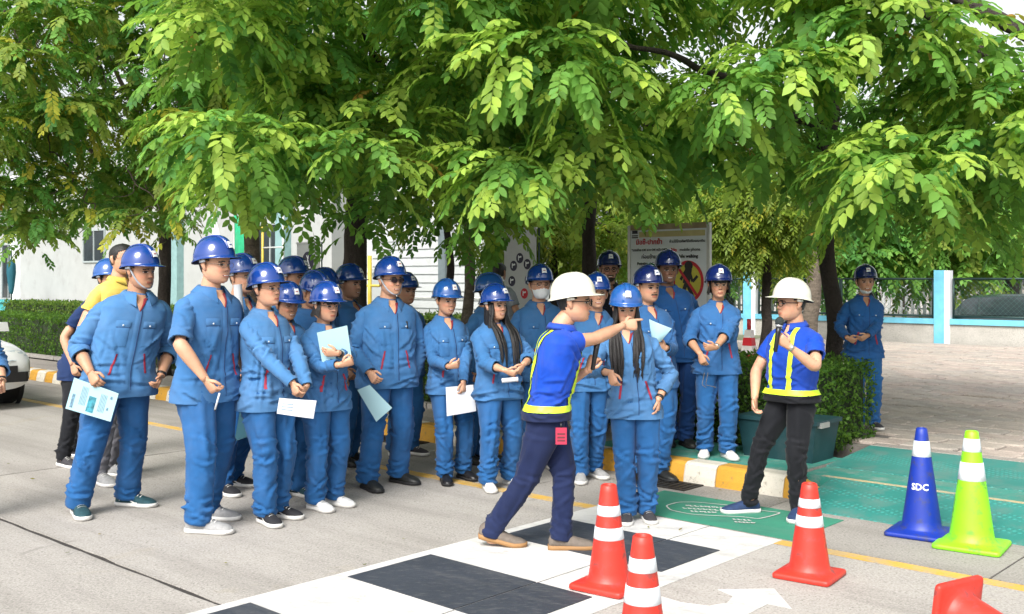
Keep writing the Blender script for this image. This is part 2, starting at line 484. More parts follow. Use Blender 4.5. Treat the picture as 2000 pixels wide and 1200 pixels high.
# kerb ramps of teal checker plate to the plaza
rampo = ob('entrance_ramp', None); tag(rampo, kind='structure')
def slope(name, a0, a1, b0, b1, z0, z1, m, parent):
    mb = MB()
    V = [W(a0, b0, -0.02), W(a1, b0, -0.02), W(a1, b1, -0.02), W(a0, b1, -0.02), W(a0, b0, z0), W(a1, b0, z0), W(a1, b1, z1), W(a0, b1, z1)]
    mb.add(V, [(4, 5, 6, 7), (0, 1, 5, 4), (1, 2, 6, 5), (2, 3, 7, 6), (3, 0, 4, 7)])
    return mb.build(name, m, parent, smooth=False)
for a0, a1 in ((-3.42, -1.62), (-1.61, 0.2), (0.21, 2.0)):
    slope('ramp_plate', a0, a1, 6.63, 7.22, 0.006, 0.13, m_ramp, rampo)
slope('ramp_plate', -3.66, -1.72, 7.64, 8.46, 0.138, 0.196, m_ramp, rampo)
slope('ramp_plate', -1.71, 0.4, 7.64, 8.46, 0.138, 0.196, m_ramp, rampo)
slope('ramp_plate', 0.41, 2.4, 7.64, 8.46, 0.138, 0.196, m_ramp, rampo)
ab_sheet('landing_strip', -3.65, 3.0, 7.222, 7.638, 0.0, 0.131, m_teal_walk, rampo)
ab_sheet('edge_line', -3.5, 3.0, 7.225, 7.27, 0.1315, 0.135, road_paint('worn_edge_paint', (0.50, 0.40, 0.22), (0.25, 0.30, 0.26), (0.48, 0.64), 7), rampo)
# drain grates at the foot of the kerb
def drain_grate(a0, L, lab):
    t = thing('drain_grate', lab, 'grate', W(a0, 6.6), ROAD_YAW, 'drain grates along the kerb')
    mb = MB()
    mb.box((L / 2, 0.015, 0.004), (L / 2, 0.012, 0.006)); mb.box((L / 2, 0.265, 0.004), (L / 2, 0.012, 0.006))
    mb.box((0.006, 0.14, 0.004), (0.006, 0.113, 0.006)); mb.box((L - 0.006, 0.14, 0.004), (0.006, 0.113, 0.006))
    mb.build('frame', m_steel_dark, t, smooth=False)
    mb = MB(); mb.box((L / 2, 0.14, 0.0005), (L / 2 - 0.01, 0.115, 0.002)); mb.build('pit_shade', mat('pit_shade_black', (0.012, 0.011, 0.01), 0.9), t, smooth=False)  # flat black sheet painting the shade of the hole below the bars
    n = int(L / 0.055)
    bm_ = None
    for k in range(1, n):
        mb = MB(); mb.box((L * k / n, 0.14, 0.006), (0.008, 0.112, 0.004)); mb.build('bar', m_steel_dark, t, smooth=False)
drain_grate(-4.92, 0.62, 'dark steel drain grate at the kerb foot beside the green patch')
drain_grate(-8.3, 0.9, 'dark steel drain grate at the kerb foot behind the man in sunglasses')
# plaza of pavers
plaza = ab_sheet('plaza', -40, 30, 8.47, 23.0, 0.0, 0.172, mat('paver_bed', (0.16, 0.145, 0.13), 0.95, 0.25, 6, 0.5, 30))
tag(plaza, kind='structure')
ab_sheet('plaza_border', -3.66, 8, 8.465, 8.60, 0.0, 0.2, concrete('border_concrete', (0.34, 0.31, 0.28), (0.2, 0.18, 0.16), 2.0), plaza)
pav_m = [concrete('paver_%s' % n, c, tuple(x * 0.65 for x in c), 2.0, 0.5) for n, c in (('buff', (0.43, 0.375, 0.325)), ('grey', (0.395, 0.355, 0.315)), ('pink', (0.44, 0.37, 0.325)))]
PW, PD = 0.46, 0.30
def paver_data(m, k):
    mb = MB(); r = random.Random(k)
    n = 7
    out = []
    for (s0, s1) in (((0, 0), (1, 0)), ((1, 0), (1, 1)), ((1, 1), (0, 1)), ((0, 1), (0, 0))):
        for q in range(n):
            t = q / n
            x, y = (s0[0] + (s1[0] - s0[0]) * t), (s0[1] + (s1[1] - s0[1]) * t)
            out.append(((x - 0.5) * (PW - 0.022) + r.gauss(0, 0.005), (y - 0.5) * (PD - 0.022) + r.gauss(0, 0.005)))
    O = np.array(out)
    G = []
    for s, z in ((1.0, -0.02), (1.0, 0.016), (0.97, 0.024), (0.9, 0.027)):
        P2 = np.c_[O * s, np.full(len(O), z)]
        if z > 0.02: P2[:, 2] += r.gauss(0, 0.0015)
        G.append(P2)
    mb.grid(np.array(G), True, False, True)
    o = mb.build('paver', m, smooth=False); d = o.data; bpy.data.objects.remove(o); return d
pd_ = [paver_data(pav_m[k % 3], k) for k in range(9)]
cells = []
rp = random.Random(21)
for j in range(48):
    for i in range(64):
        a = -12 + (i + (0.5 if j % 2 else 0)) * PW; b = 8.78 + j * PD
        if b > 22.7: continue
        p = W(a, b, 0.175)
        if p[1] < 2: continue
        x, y = proj(p)
        if not (1380 < x < 2120): continue
        if a < -3.9 and b < 9.6: continue
        cells.append((p[1], a, b, rp.randrange(9), rp.gauss(0, 0.0035), rp.gauss(0, 0.008), rp.gauss(0, 0.007)))
cells.sort()
far = MB()
for q, (Y, a, b, k, dz, tx, ty) in enumerate(cells):
    M4 = Matrix.Translation(Vector(W(a, b, 0.176 + dz))) @ Matrix.Rotation(ROAD_YAW, 4, 'Z') @ Matrix.Rotation(tx, 4, 'X') @ Matrix.Rotation(ty, 4, 'Y') @ Matrix.Rotation(rp.choice((0, math.pi)), 4, 'Z')
    if q < 300:
        o = ob('paver', pd_[k], plaza); o.matrix_local = M4
    else:
        d = pd_[k]
        V = np.empty(len(d.vertices) * 3); d.vertices.foreach_get('co', V); V = V.reshape(-1, 3)
        A4 = np.array(M4)
        far.add(V @ A4[:3, :3].T + A4[:3, 3], [tuple(f.vertices) for f in d.polygons], k % 3)
if far.n:
    o = far.build('far_pavers', pav_m, plaza, smooth=False); o['kind'] = 'stuff'
# a steel rail laid in the plaza
mb = MB(); ab_box(mb, -4.6, 6, 19.0, 19.25, 0.17, 0.30)
tag(mb.build('channel_rail', mat('rusty_steel', (0.07, 0.045, 0.035), 0.8, 0.3, 8, 0.4, 30, metal=0.3), smooth=False), 'rusty brown steel channel lying across the plaza paving', 'rail')
# street beyond the fence
st = ab_sheet('street', -80, 60, 24.2, 80, -0.5, -0.15, concrete('street_concrete', (0.42, 0.40, 0.36), (0.3, 0.28, 0.25), 0.6))
tag(st, kind='structure')
lw = ab_sheet('lawn', -60, -12, 9.0, 40, 0.0, 0.19, mat('lawn_ground', (0.16, 0.17, 0.10), 0.95, 0.3, 3, 0.5, 30)); tag(lw, kind='structure')
# ------------------------------------------------------------------ fence with posts, low wall, mesh panels
m_lblue = mat('light_blue_paint', (0.16, 0.50, 0.66), 0.55, 0.12, 6, 0.1, 30, dirt=(0.25, 0.42, 0.45), dthr=(0.6, 0.8))
m_wpost = mat('white_post_paint', (0.72, 0.74, 0.75), 0.6, 0.06, 6, dirt=(0.5, 0.5, 0.48), dthr=(0.6, 0.85))
m_lowwall = concrete('low_wall_concrete', (0.46, 0.44, 0.40), (0.24, 0.22, 0.19), 1.2)
m_frame = mat('dark_green_steel', (0.02, 0.045, 0.042), 0.5, 0.2, 10, metal=0.4)
m_wire = mat('mesh_wire', (0.05, 0.13, 0.12), 0.5, 0.2, 10, metal=0.4)
m_white_wall = mat('white_wall_render', (0.36, 0.37, 0.362), 0.85, 0.05, 2, 0.15, 40, dirt=(0.27, 0.27, 0.255), ds=1.2, dthr=(0.55, 0.8))
m_glass_dark = mat('dark_glass', (0.02, 0.03, 0.035), 0.08, 0.2, 3, coat=0.5)
m_teal_ledge = mat('teal_ledge_paint', (0.04, 0.32, 0.34), 0.6, 0.2, 6, dirt=(0.3, 0.4, 0.4))
def rebase(root, base):
    root.location = tuple(base)
    for c in root.children: c.location = tuple(-np.asarray(base, float))
FB = 23.25
fence = thing('boundary_fence', 'low concrete wall with light blue posts and dark mesh panels along the plaza', 'fence')
posts = [-22.65, -17.9, -13.15, -8.4, -3.65, 1.1]
for a in posts:
    mb = MB(); ab_box(mb, a - 0.17, a + 0.05, FB - 0.10, FB + 0.10, 0.1, 1.79); mb.build('post', m_lblue, fence, smooth=False)
    mb = MB(); ab_box(mb, a + 0.052, a + 0.17, FB - 0.09, FB + 0.11, 0.1, 1.785); mb.build('post_side', m_wpost, fence, smooth=False)
for i in range(len(posts) - 1):
    a0, a1 = posts[i] + 0.172, posts[i + 1] - 0.172
    mb = MB(); ab_box(mb, a0, a1, FB - 0.06, FB + 0.08, 0.0, 0.60); mb.build('wall_panel', m_lowwall, fence, smooth=False)
    mb = MB(); ab_box(mb, a0, a1, FB - 0.11, FB + 0.10, 0.602, 0.72); mb.build('wall_cap', m_lblue, fence, smooth=False)
    am = (a0 + a1) / 2
    for q0, q1 in ((a0 + 0.05, am - 0.02), (am + 0.02, a1 - 0.05)):
        fr = MB()
        for (p0, p1) in (((q0, 0.78), (q1, 0.78)), ((q0, 1.60), (q1, 1.60)), ((q0, 0.72), (q0, 1.60)), ((q1, 0.72), (q1, 1.60))):
            fr.bar(W(p0[0], FB, p0[1]), W(p1[0], FB, p1[1]), 0.026, 6)
        f_ = fr.build('panel_frame', m_frame, fence)
        wr = MB()
        s = 0.11
        for d in (1, -1):                      # chain link: two sets of diagonal wires
            k = q0 - 0.9
            while k < q1 + 0.9:
                pts = []
                for z in (0.78, 1.60):
                    pts.append((k + d * (z - 1.19), z))
                (x0, z0), (x1, z1) = pts
                if d * (x1 - x0) < 0: pass
                def clip(xa, za, xb, zb):
                    t0, t1 = 0.0, 1.0
                    dx = xb - xa
                    for lo, hi in (((q0 - xa) / dx, (q1 - xa) / dx),):
                        l, h = min(lo, hi), max(lo, hi)
                        t0, t1 = max(t0, l), min(t1, h)
                    return t0, t1
                t0, t1 = clip(x0, z0, x1, z1)
                if t1 - t0 > 0.02:
                    A = W(x0 + (x1 - x0) * t0, FB + 0.004 * d, z0 + (z1 - z0) * t0); B = W(x0 + (x1 - x0) * t1, FB + 0.004 * d, z0 + (z1 - z0) * t1)
                    wr.grid(tube(np.array([A, B]), 0.0022, None, 3, (0, 0, 1)), True)
                k += s
        w_ = wr.build('wire_mesh', m_wire, f_); w_['kind'] = 'stuff'
rebase(fence, W(-8.4, FB, 0.2))
# white picket fence across the street
pk = thing('picket_fence', 'white picket fence on a low wall across the street', 'fence')
mb = MB(); ab_box(mb, -34, 6, 33.0, 33.25, -0.15, 0.45); mb.build('base_wall', m_lowwall, pk, smooth=False)
for z in (0.62, 1.28):
    mb = MB(); ab_box(mb, -34, 6, 33.08, 33.12, z, z + 0.06); mb.build('rail', m_wpost, pk, smooth=False)
mb = MB(); ab_box(mb, -0.045, 0.045, -0.03, 0.03, 0.45, 1.5); o0 = mb.build('picket', m_wpost, pk, smooth=False)
a = -30.0; first = True
while a < 4:
    p = W(a, 33.04)
    if 1380 < proj(p)[0] < 2050:
        o = o0 if first else o0.copy()
        if not first: COL.objects.link(o)
        o.location = tuple(p); first = False
    a += 0.19
# ------------------------------------------------------------------ white building and ledge at the far side of the lawn
bld = thing('white_building', 'long white rendered building behind the hedges', 'building')
BB = 20.0
mb = MB(); ab_box(mb, -62, -26.0, BB, BB + 8, 0.0, 6.5); mb.build('wall', m_white_wall, bld, smooth=False)
def bwin(a0, a1, z0, z1, parent=bld, b=BB):
    fr = MB()
    for (x0, x1, y0, y1) in ((a0 - 0.07, a1 + 0.07, z0 - 0.07, z0), (a0 - 0.07, a1 + 0.07, z1, z1 + 0.07), (a0 - 0.07, a0, z0, z1), (a1, a1 + 0.07, z0, z1), ((a0 + a1) / 2 - 0.025, (a0 + a1) / 2 + 0.025, z0, z1)):
        ab_box(fr, x0, x1, b - 0.06, b + 0.01, y0, y1)
    f_ = fr.build('window', mat('window_frame_grey', (0.32, 0.36, 0.36), 0.5), parent, smooth=False)
    pn = MB(); ab_box(pn, a0, a1, b - 0.02, b - 0.004, z0, z1); pn.build('pane', m_glass_dark, f_, smooth=False)
def a_at(px, b):                       # road coordinate a where the ray of photo column px meets the line b = const
    k = (px - CX) / F
    Y = b / (UB[0] * k + UB[1])
    return float(np.array([k * Y, Y, 0]) @ UA)
bwin(a_at(165, BB), a_at(205, BB), 2.35, 3.6)
bwin(a_at(6, BB), a_at(30, BB), 0.7, 3.2)
bwin(a_at(505, BB), a_at(555, BB), 1.1, 3.4)
for px in (36, 352, 560):
    a = a_at(px, BB)
    mb = MB(); ab_box(mb, a - 0.25, a + 0.25, BB - 0.28, BB - 0.001, 0.1, 6.4); mb.build('pilaster', mat('pilaster_teal_grey', (0.20, 0.33, 0.33), 0.7) if px != 36 else m_wpost, bld, smooth=False)
mb = MB(); ab_box(mb, -62, a_at(300, BB), BB - 0.5, BB - 0.29, 0.1, 0.62); mb.build('plinth', m_lowwall, bld, smooth=False)
rebase(bld, W(-40, BB, 0.19))
lg = thing('teal_planter_ledge', 'teal painted planter ledge at the foot of the white building', 'planter')
a0, a1 = a_at(-60, 19.0), a_at(95, 19.0)
mb = MB(); ab_box(mb, a0, a1, 18.6, 19.1, 0.15, 0.55); mb.build('trough', m_teal_ledge, lg, smooth=False)
mb = MB(); ab_box(mb, a0 - 0.1, a1 + 0.1, 18.5, 19.15, 0.552, 0.66); mb.build('rim', m_teal_ledge, lg, smooth=False)
rebase(lg, W((a0 + a1) / 2, 19, 0.15))
# folded teal parasol standing by the building
ps = thing('folded_parasol', 'folded dark teal parasol on a pole beside the building doorway', 'parasol')
pa = W(a_at(22, 18.2), 18.2, 0.2)
mb = MB(); mb.bar(pa, pa + [0, 0, 2.6], 0.035, 8); mb.build('pole', m_frame, ps)
mb = MB(); z = np.linspace(1.0, 2.5, 14); r = np.interp(z, [1.0, 1.2, 1.9, 2.3, 2.5], [0.06, 0.10, 0.17, 0.16, 0.03])
G = tube(np.c_[np.full(14, pa[0]), np.full(14, pa[1]), pa[2] + z - 0.25], r, None, 16); G += (G - G.mean(1, keepdims=True)) * (0.16 * np.cos(np.arange(16) * math.pi))[None, :, None]
mb.grid(G, True, True, True); mb.build('canopy', mat('parasol_teal', (0.01, 0.10, 0.14), 0.8), ps)
rebase(ps, pa)
# metal shed with ribbed siding
shed = thing('metal_shed', 'white metal shed with ribbed siding and pipe rails behind the people', 'shed')
SB = 17.5
a0, a1 = a_at(700, SB), a_at(1000, SB)
m_shed = mat('white_siding', (0.46, 0.48, 0.48), 0.6, 0.05, 3, dirt=(0.34, 0.34, 0.33), dthr=(0.55, 0.8))
mb = MB(); ab_box(mb, a0, a1, SB, SB + 4, 0.1, 4.2); mb.build('wall', m_shed, shed, smooth=False)
for k in range(18):
    z = 0.25 + k * 0.21
    mb = MB(); ab_box(mb, a0 + 0.6, a1 - 0.01, SB - 0.035, SB - 0.001, z, z + 0.155); mb.build('siding_board', m_shed, shed, smooth=False)
for px in (868,):
    a = a_at(px, SB); mb = MB(); ab_box(mb, a - 0.12, a + 0.12, SB - 0.10, SB - 0.036, 0.1, 4.1); mb.build('downpipe', mat('pipe_grey', (0.12, 0.15, 0.16), 0.5), shed, smooth=False)
for z in (0.55, 1.15):
    mb = MB(); mb.bar(W(a0 - 0.8, SB - 0.5, z), W(a1, SB - 0.5, z), 0.035, 6); mb.build('pipe_rail', mat('pipe_pale', (0.45, 0.46, 0.45), 0.5), shed)
rebase(shed, W((a0 + a1) / 2, SB, 0.19))
yp = thing('yellow_post', 'yellow steel post with crossbar in front of the metal shed', 'post')
q = W(a_at(722, 15.5), 15.5, 0.19)
mb = MB(); mb.bar(q, q + [0, 0, 1.95], 0.05, 10); mb.build('upright', mat('yellow_steel', (0.55, 0.40, 0.05), 0.5), yp)
mb = MB(); mb.bar(q + UA * -0.35 + [0, 0, 1.25], q + UA * 0.35 + [0, 0, 1.25], 0.03, 8); mb.build('crossbar', MATS['yellow_steel'], yp)
rebase(yp, q)
cb = thing('white_cabinet', 'white service cabinet beside the yellow post', 'cabinet')
q = W(a_at(712, 16.2), 16.2, 0.19)
mb = MB(); ab_box(mb, -0.45, 0.45, -0.25, 0.25, 0.0, 1.55); mb.build('body', m_wpost, cb, smooth=False)
mb = MB(); ab_box(mb, -0.5, 0.5, -0.3, 0.3, 1.552, 1.66); mb.build('lid', m_wpost, cb, smooth=False)
mb = MB(); ab_box(mb, -0.40, 0.40, -0.27, -0.252, 0.1, 1.45); mb.build('door', m_white_wall, cb, smooth=False)
cb.location = tuple(q)
# scaffold-like pavilion frame seen between the trees
pv = thing('pipe_frame', 'slim pale pipe frame with shelves in front of the building', 'frame')
for px in (513, 553):
    q = W(a_at(px, 17.2), 17.2, 0.19); mb = MB(); mb.bar(q, q + [0, 0, 3.4], 0.035, 8); mb.build('upright', MATS['yellow_steel'] if px == 513 else MATS['pipe_pale'], pv)
for z in (0.9, 1.7, 2.5):
    mb = MB(); mb.bar(W(a_at(513, 17.2), 17.2, z), W(a_at(553, 17.2), 17.2, z), 0.025, 6); mb.build('shelf_bar', MATS['pipe_pale'], pv)
rebase(pv, W(a_at(533, 17.2), 17.2, 0.19))

# ------------------------------------------------------------------ sign board, banners, flags
m_board = mat('sign_white', (0.74, 0.77, 0.82), 0.35, 0.04, 2)
m_alu = mat('aluminium', (0.55, 0.55, 0.53), 0.4, 0.1, 8, metal=0.7)
m_ink = mat('black_ink', (0.015, 0.013, 0.015), 0.5)
m_redink = mat('red_ink', (0.55, 0.015, 0.03), 0.5)
m_yelink = mat('yellow_ink', (0.62, 0.55, 0.06), 0.5)
m_navyink = mat('navy_ink', (0.012, 0.010, 0.035), 0.45)
SBb = 9.35
sa0, sa1 = a_at(1229, SBb), a_at(1387, SBb)
sign = thing('sign_board', 'white safety notice board with red ring pictogram behind the tall man', 'sign', W((sa0 + sa1) / 2, SBb, 0.17), ROAD_YAW)
sw_, zt = sa1 - sa0, 2.03
def sgn_mat(x, z, y=-0.022):          # a text plane facing the road
    return Matrix.Translation((x, y, z)) @ Matrix.Rotation(math.radians(90), 4, 'X')
mb = MB(); mb.box((0, 0, 1.23), (sw_ / 2 - 0.02, 0.015, 0.74)); mb.build('panel', m_board, sign, smooth=False)
mb = MB()
for x in (-sw_ / 2 + 0.012, sw_ / 2 - 0.012): mb.box((x, 0, 1.01), (0.018, 0.022, 1.01))
mb.build('post_pair', m_alu, sign, smooth=False)
mb = MB(); mb.box((0, 0, zt - 0.035), (sw_ / 2 - 0.033, 0.024, 0.03)); mb.build('header_bar', mat('worn_tan_rail', (0.32, 0.24, 0.15), 0.7, 0.3, 6), sign, smooth=False)
mb = MB(); mb.box((0.05, -0.0195, zt - 0.115), (sw_ / 2 - 0.10, 0.003, 0.03)); mb.build('header_stripe', mat('pale_yellow_print', (0.55, 0.46, 0.22), 0.5), sign, smooth=False)
xl, xr = -sw_ * 0.23, sw_ * 0.24
for nm, tx, sz, x, z, m in (('red_heading', 'มือชี้-ปากย้ำ', 0.075, xl, 1.83, m_redink), ('text_line', '"มองซ้าย OK ขวา OK หน้า OK"', 0.036, xl, 1.745, m_ink), ('text_line', 'ก่อนข้าม', 0.06, xl, 1.67, m_ink), ('text_line', 'Pointing &Calling', 0.046, xl, 1.595, m_ink),
                       ('text_line', 'ห้ามใช้โทรศัพท์มือถือขณะเดิน', 0.039, xr, 1.83, m_ink), ('red_word', 'No', 0.055, xr - 0.165, 1.74, m_redink), ('text_line', 'mobile phone', 0.046, xr + 0.035, 1.74, m_ink), ('text_line', 'while walking', 0.05, xr, 1.67, m_ink)):
    text_mesh(nm, tx, sz, m, sign, sgn_mat(x, z), bold=0.0012 if m is not m_ink or 'w' in tx else 0.0004)
for z in (1.905, 1.885):
    mb = MB(); mb.box((-sw_ / 2 + 0.09, -0.019, z), (0.04, 0.003, 0.006)); mb.build('corner_line', m_ink, sign, smooth=False)
mb = MB(); mb.box((-sw_ / 2 + 0.09, -0.019, 1.945), (0.035, 0.003, 0.018)); mb.build('corner_emblem', m_navyink, sign, smooth=False)
def disc(mb, x, z, r, r0=0.0, y=-0.018, n=36, t=0.003, ex=1.0):
    a = np.linspace(0, 2 * np.pi, n, endpoint=False)
    O = np.c_[x + r * ex * np.cos(a), np.full(n, y), z + r * np.sin(a)]
    I = np.c_[x + r0 * ex * np.cos(a), np.full(n, y), z + r0 * np.sin(a)]
    G = np.array([I + [0, t, 0], I, O, O + [0, t, 0]]) if r0 > 0 else np.array([O, O + [0, t, 0]])
    if r0 > 0: mb.grid(G[:, ::-1], True)
    else: mb.grid(G, True, True, False)
cz = 1.40
mb = MB(); disc(mb, xr + 0.01, cz, 0.19, y=-0.019, ex=0.86); mb.build('pictogram_field', m_yelink, sign, smooth=False)
mb = MB(); disc(mb, xr + 0.01, cz, 0.225, 0.188, y=-0.022, ex=0.86); mb.build('red_ring', m_redink, sign, smooth=False)
fig = MB()
fx = xr + 0.0
def flat_bar(mb, p0, p1, w, y=-0.0235):
    p0 = np.array(p0); p1 = np.array(p1); d = unit(p1 - p0); n = np.array([-d[1], d[0]]) * w / 2
    V = [(q[0], yy, q[1]) for yy in (y, y + 0.002) for q in (p0 - n, p1 - n, p1 + n, p0 + n)]
    mb.add(V, [(0, 1, 2, 3), (4, 7, 6, 5), (0, 4, 5, 1), (1, 5, 6, 2), (2, 6, 7, 3), (3, 7, 4, 0)])
disc(fig, fx + 0.02, cz + 0.17, 0.05, y=-0.0235)
for p0, p1, w in (((0.02, 0.14), (-0.01, -0.02), 0.085), ((0.0, 0.0), (-0.09, -0.2), 0.045), ((0.0, 0.0), (0.09, -0.21), 0.045), ((0.03, 0.11), (0.07, 0.0), 0.03), ((0.07, 0.0), (0.13, 0.06), 0.03), ((-0.01, 0.12), (-0.08, 0.02), 0.032)):
    flat_bar(fig, (fx + p0[0], cz + p0[1]), (fx + p1[0], cz + p1[1]), w, -0.0235 - 0.0004 * len(fig.f) * 0.02)
fig.build('walking_figure', m_ink, sign, smooth=False)
mb = MB(); flat_bar(mb, (xr - 0.11, cz + 0.15), (xr + 0.13, cz - 0.15), 0.03, -0.0265); mb.build('red_slash', m_redink, sign, smooth=False)
def banner(px, b, w, h, lab, draw):
    t = thing('rollup_banner', lab, 'banner', W(a_at(px, b), b, 0.19), ROAD_YAW)
    mb = MB(); mb.box((0, 0, h / 2 + 0.05), (w / 2, 0.006, h / 2 - 0.05)); mb.build('sheet', mat('banner_grey', (0.47, 0.48, 0.48), 0.55, 0.04, 3), t, smooth=False)
    mb = MB(); mb.box((0, 0, h + 0.012), (w / 2 + 0.01, 0.016, 0.012)); mb.build('top_rail', m_alu, t, smooth=False)
    mb = MB(); mb.box((0, 0.0, 0.045), (w / 2 + 0.03, 0.10, 0.045)); mb.build('base', m_alu, t, smooth=False)
    mb = MB(); mb.bar((w / 2 + 0.02, 0.03, 0.06), (w / 2 + 0.02, 0.03, h + 0.02), 0.012, 6); mb.build('pole', m_frame, t)
    draw(t)
def draw1(t):
    mb = MB(); disc(mb, 0.0, 1.70, 0.165, y=-0.010, ex=0.95); mb.build('round_emblem', m_navyink, t, smooth=False)
    mb = MB()
    for p0, p1, w in (((0.0, 1.74), (-0.03, 1.63), 0.018), ((0.0, 1.74), (0.045, 1.63), 0.018), ((-0.04, 1.63), (0.06, 1.63), 0.016), ((-0.03, 1.80), (0.01, 1.74), 0.02), ((0.02, 1.80), (0.01, 1.74), 0.02), ((-0.06, 1.58), (0.08, 1.60), 0.03)):
        flat_bar(mb, p0, p1, w, -0.013 - 0.0002 * len(mb.f) * 0.1)
    mb.build('emblem_lines', m_wpost, t, smooth=False)
banner(602, 10.4, 0.62, 2.0, 'grey roll-up banner with one dark round emblem', draw1)
def draw2(t):
    for k, (x, z) in enumerate(((-0.11, 1.58), (0.0, 1.68), (0.13, 1.60), (-0.14, 1.38), (0.15, 1.40), (0.08, 1.22))):
        mb = MB(); disc(mb, x, z, 0.068, y=-0.010, n=20, ex=0.9); e_ = mb.build('round_icon', m_navyink if k < 5 else m_redink, t, smooth=False)
        mb = MB(); flat_bar(mb, (x - 0.02, z - 0.03), (x - 0.02, z + 0.035), 0.012, -0.0125); flat_bar(mb, (x - 0.02, z + 0.01), (x + 0.03, z + 0.02), 0.02, -0.0129); mb.build('icon_mark', m_wpost, e_, smooth=False)
banner(1016, 10.0, 0.56, 2.05, 'grey roll-up banner with a ring of small round icons', draw2)
def feather_flag(px, b, col, lab, top_py, w=0.5):
    t = thing('feather_flag', lab, 'flag', W(a_at(px, b), b, 0.19), ROAD_YAW)
    Y = W(a_at(px, b), b)[1]
    zt_ = CAMH + (HZ - top_py) / F * Y - 0.19
    mb = MB(); mb.bar((-w / 2, 0, 0), (-w / 2, 0, zt_ * 0.97), 0.016, 8, 0.008); mb.build('pole', m_alu, t)
    z = np.linspace(0.7, zt_, 24); u = (z - 0.7) / (zt_ - 0.7)
    wd = w * np.where(u > 0.72, np.sqrt(np.clip(1 - ((u - 0.72) / 0.28) ** 2, 0, 1)), 1.0)
    G = np.stack([np.stack([np.full(24, -w / 2), 0.01 + 0 * z, z], 1)] + [np.stack([-w / 2 + wd * k / 5, 0.012 + 0.03 * np.sin(z * 4 + k), z], 1) for k in range(1, 6)], 1)
    mb = MB(); mb.grid(G, False); mb.grid((G + [0, 0.004, 0])[:, ::-1], False)
    mb.build('cloth', fabric(lab.split()[0] + '_flag_cloth', col), t)
    mb = MB(); mb.box((-w / 2, 0, 0.02), (0.2, 0.2, 0.02)); mb.build('base', m_steel_dark, t, smooth=False)
feather_flag(466, 11.0, (0.04, 0.50, 0.24), 'green feather flag standing behind the helmeted group', 418, 0.30)
feather_flag(420, 11.6, (0.62, 0.64, 0.66), 'white feather flag with rounded tip behind a blue helmet', 424, 0.22)

# ------------------------------------------------------------------ box by the hedge, red barrier
t = thing('teal_bin', 'dark teal plastic storage box with grey rim beside the hedge', 'box', W(-4.03, 7.72, 0.153), ROAD_YAW)
m_bin = mat('dark_teal_plastic', (0.008, 0.04, 0.048), 0.5, 0.2, 5, dirt=(0.04, 0.07, 0.075))
mb = MB()
V = [(x * (0.30 + 0.04 * k), y * (0.18 + 0.03 * k), 0.0 + 0.30 * k) for k in (0, 1) for y in (-1, 1) for x in (-1, 1)]
mb.add(V, [(0, 2, 3, 1), (4, 5, 7, 6), (0, 1, 5, 4), (2, 6, 7, 3), (0, 4, 6, 2), (1, 3, 7, 5)]); mb.build('tub', m_bin, t, smooth=False)
mb = MB(); mb.box((0, 0, 0.318), (0.36, 0.225, 0.016)); mb.build('lid', m_bin, t, smooth=False)
mb = MB(); mb.box((0.355, -0.1, 0.30), (0.02, 0.07, 0.02)); mb.build('clip', m_alu, t, smooth=False)
b0 = W(a_at(1463, 15.6), 15.6, 0.2)
t = thing('water_barrier', 'red and white plastic barrier with pole standing near the fence', 'barrier', b0, ROAD_YAW)
m_redp = mat('red_plastic', (0.50, 0.02, 0.03), 0.45, 0.15, 6)
m_whp = mat('white_plastic', (0.65, 0.62, 0.6), 0.5, 0.1, 6)
for k, z in enumerate((0.0, 0.18, 0.36, 0.54)):
    mb = MB(); s = 0.13 - 0.02 * k; z *= 0.75
    mb.box((0, 0, z + 0.068), (s, s * 0.8, 0.066), taper=0.85); mb.build('tier', m_redp if k % 2 == 0 else m_whp, t, smooth=False)
mb = MB(); mb.bar((0, 0, 0.54), (0, 0, 0.72), 0.035, 10); mb.build('pole', m_redp, t)
mb = MB(); mb.box((0.42, 0.1, 0.14), (0.22, 0.14, 0.14), taper=0.85); 
t2 = mb.build('red_tub', m_redp, None, smooth=False); t2.location = tuple(b0); t2.rotation_euler = (0, 0, ROAD_YAW)
tag(t2, 'low red plastic block on the paving beside the striped barrier', 'barrier')
# ------------------------------------------------------------------ people
def skin(name, c):
    if name in MATS: return MATS[name]
    m, nt, p = nt_mat(name)
    o = mixcol(nt, ramp(nt, noise(nt, 14, 4), 0.3, 0.7), tuple(x * 0.9 for x in c), tuple(min(1, x * 1.08) for x in c))
    o = mixcol(nt, ramp(nt, noise(nt, 30, 2), 0.55, 0.75, 0, 0.35), o, (c[0] * 0.95, c[1] * 0.72, c[2] * 0.68))
    at = nt.nodes.new('ShaderNodeAttribute'); at.attribute_name = 'Tint'      # cheeks, stubble, lids, and painted shade in the smile creases
    o = mixcol(nt, 1.0, o, at.outputs['Color'], 'MULTIPLY')
    nt.links.new(o, p.inputs['Base Color'])
    p.inputs['Roughness'].default_value = 0.5
    p.inputs['Subsurface Weight'].default_value = 0.12
    p.inputs['Subsurface Radius'].default_value = (0.012, 0.005, 0.003)
    bump(nt, p, noise(nt, 220, 2), 0.12, 0.004)
    MATS[name] = m
    return m
SKINS = {'fair': (0.57, 0.315, 0.20), 'tan': (0.47, 0.25, 0.15), 'brown': (0.42, 0.225, 0.14), 'dark': (0.21, 0.105, 0.062)}
m_lip = {k: mat('lip_' + k, (c[0] * 0.72, c[1] * 0.45, c[2] * 0.45), 0.4) for k, c in SKINS.items()}
m_brow_recess = mat('brow_hair_recess', (0.025, 0.018, 0.015), 0.8)  # brows, lashes, beards; also painted shade between lips and in nostrils
m_eye = mat('eye_dark', (0.03, 0.02, 0.015), 0.2)
m_sclera = mat('eye_white', (0.55, 0.52, 0.48), 0.3)
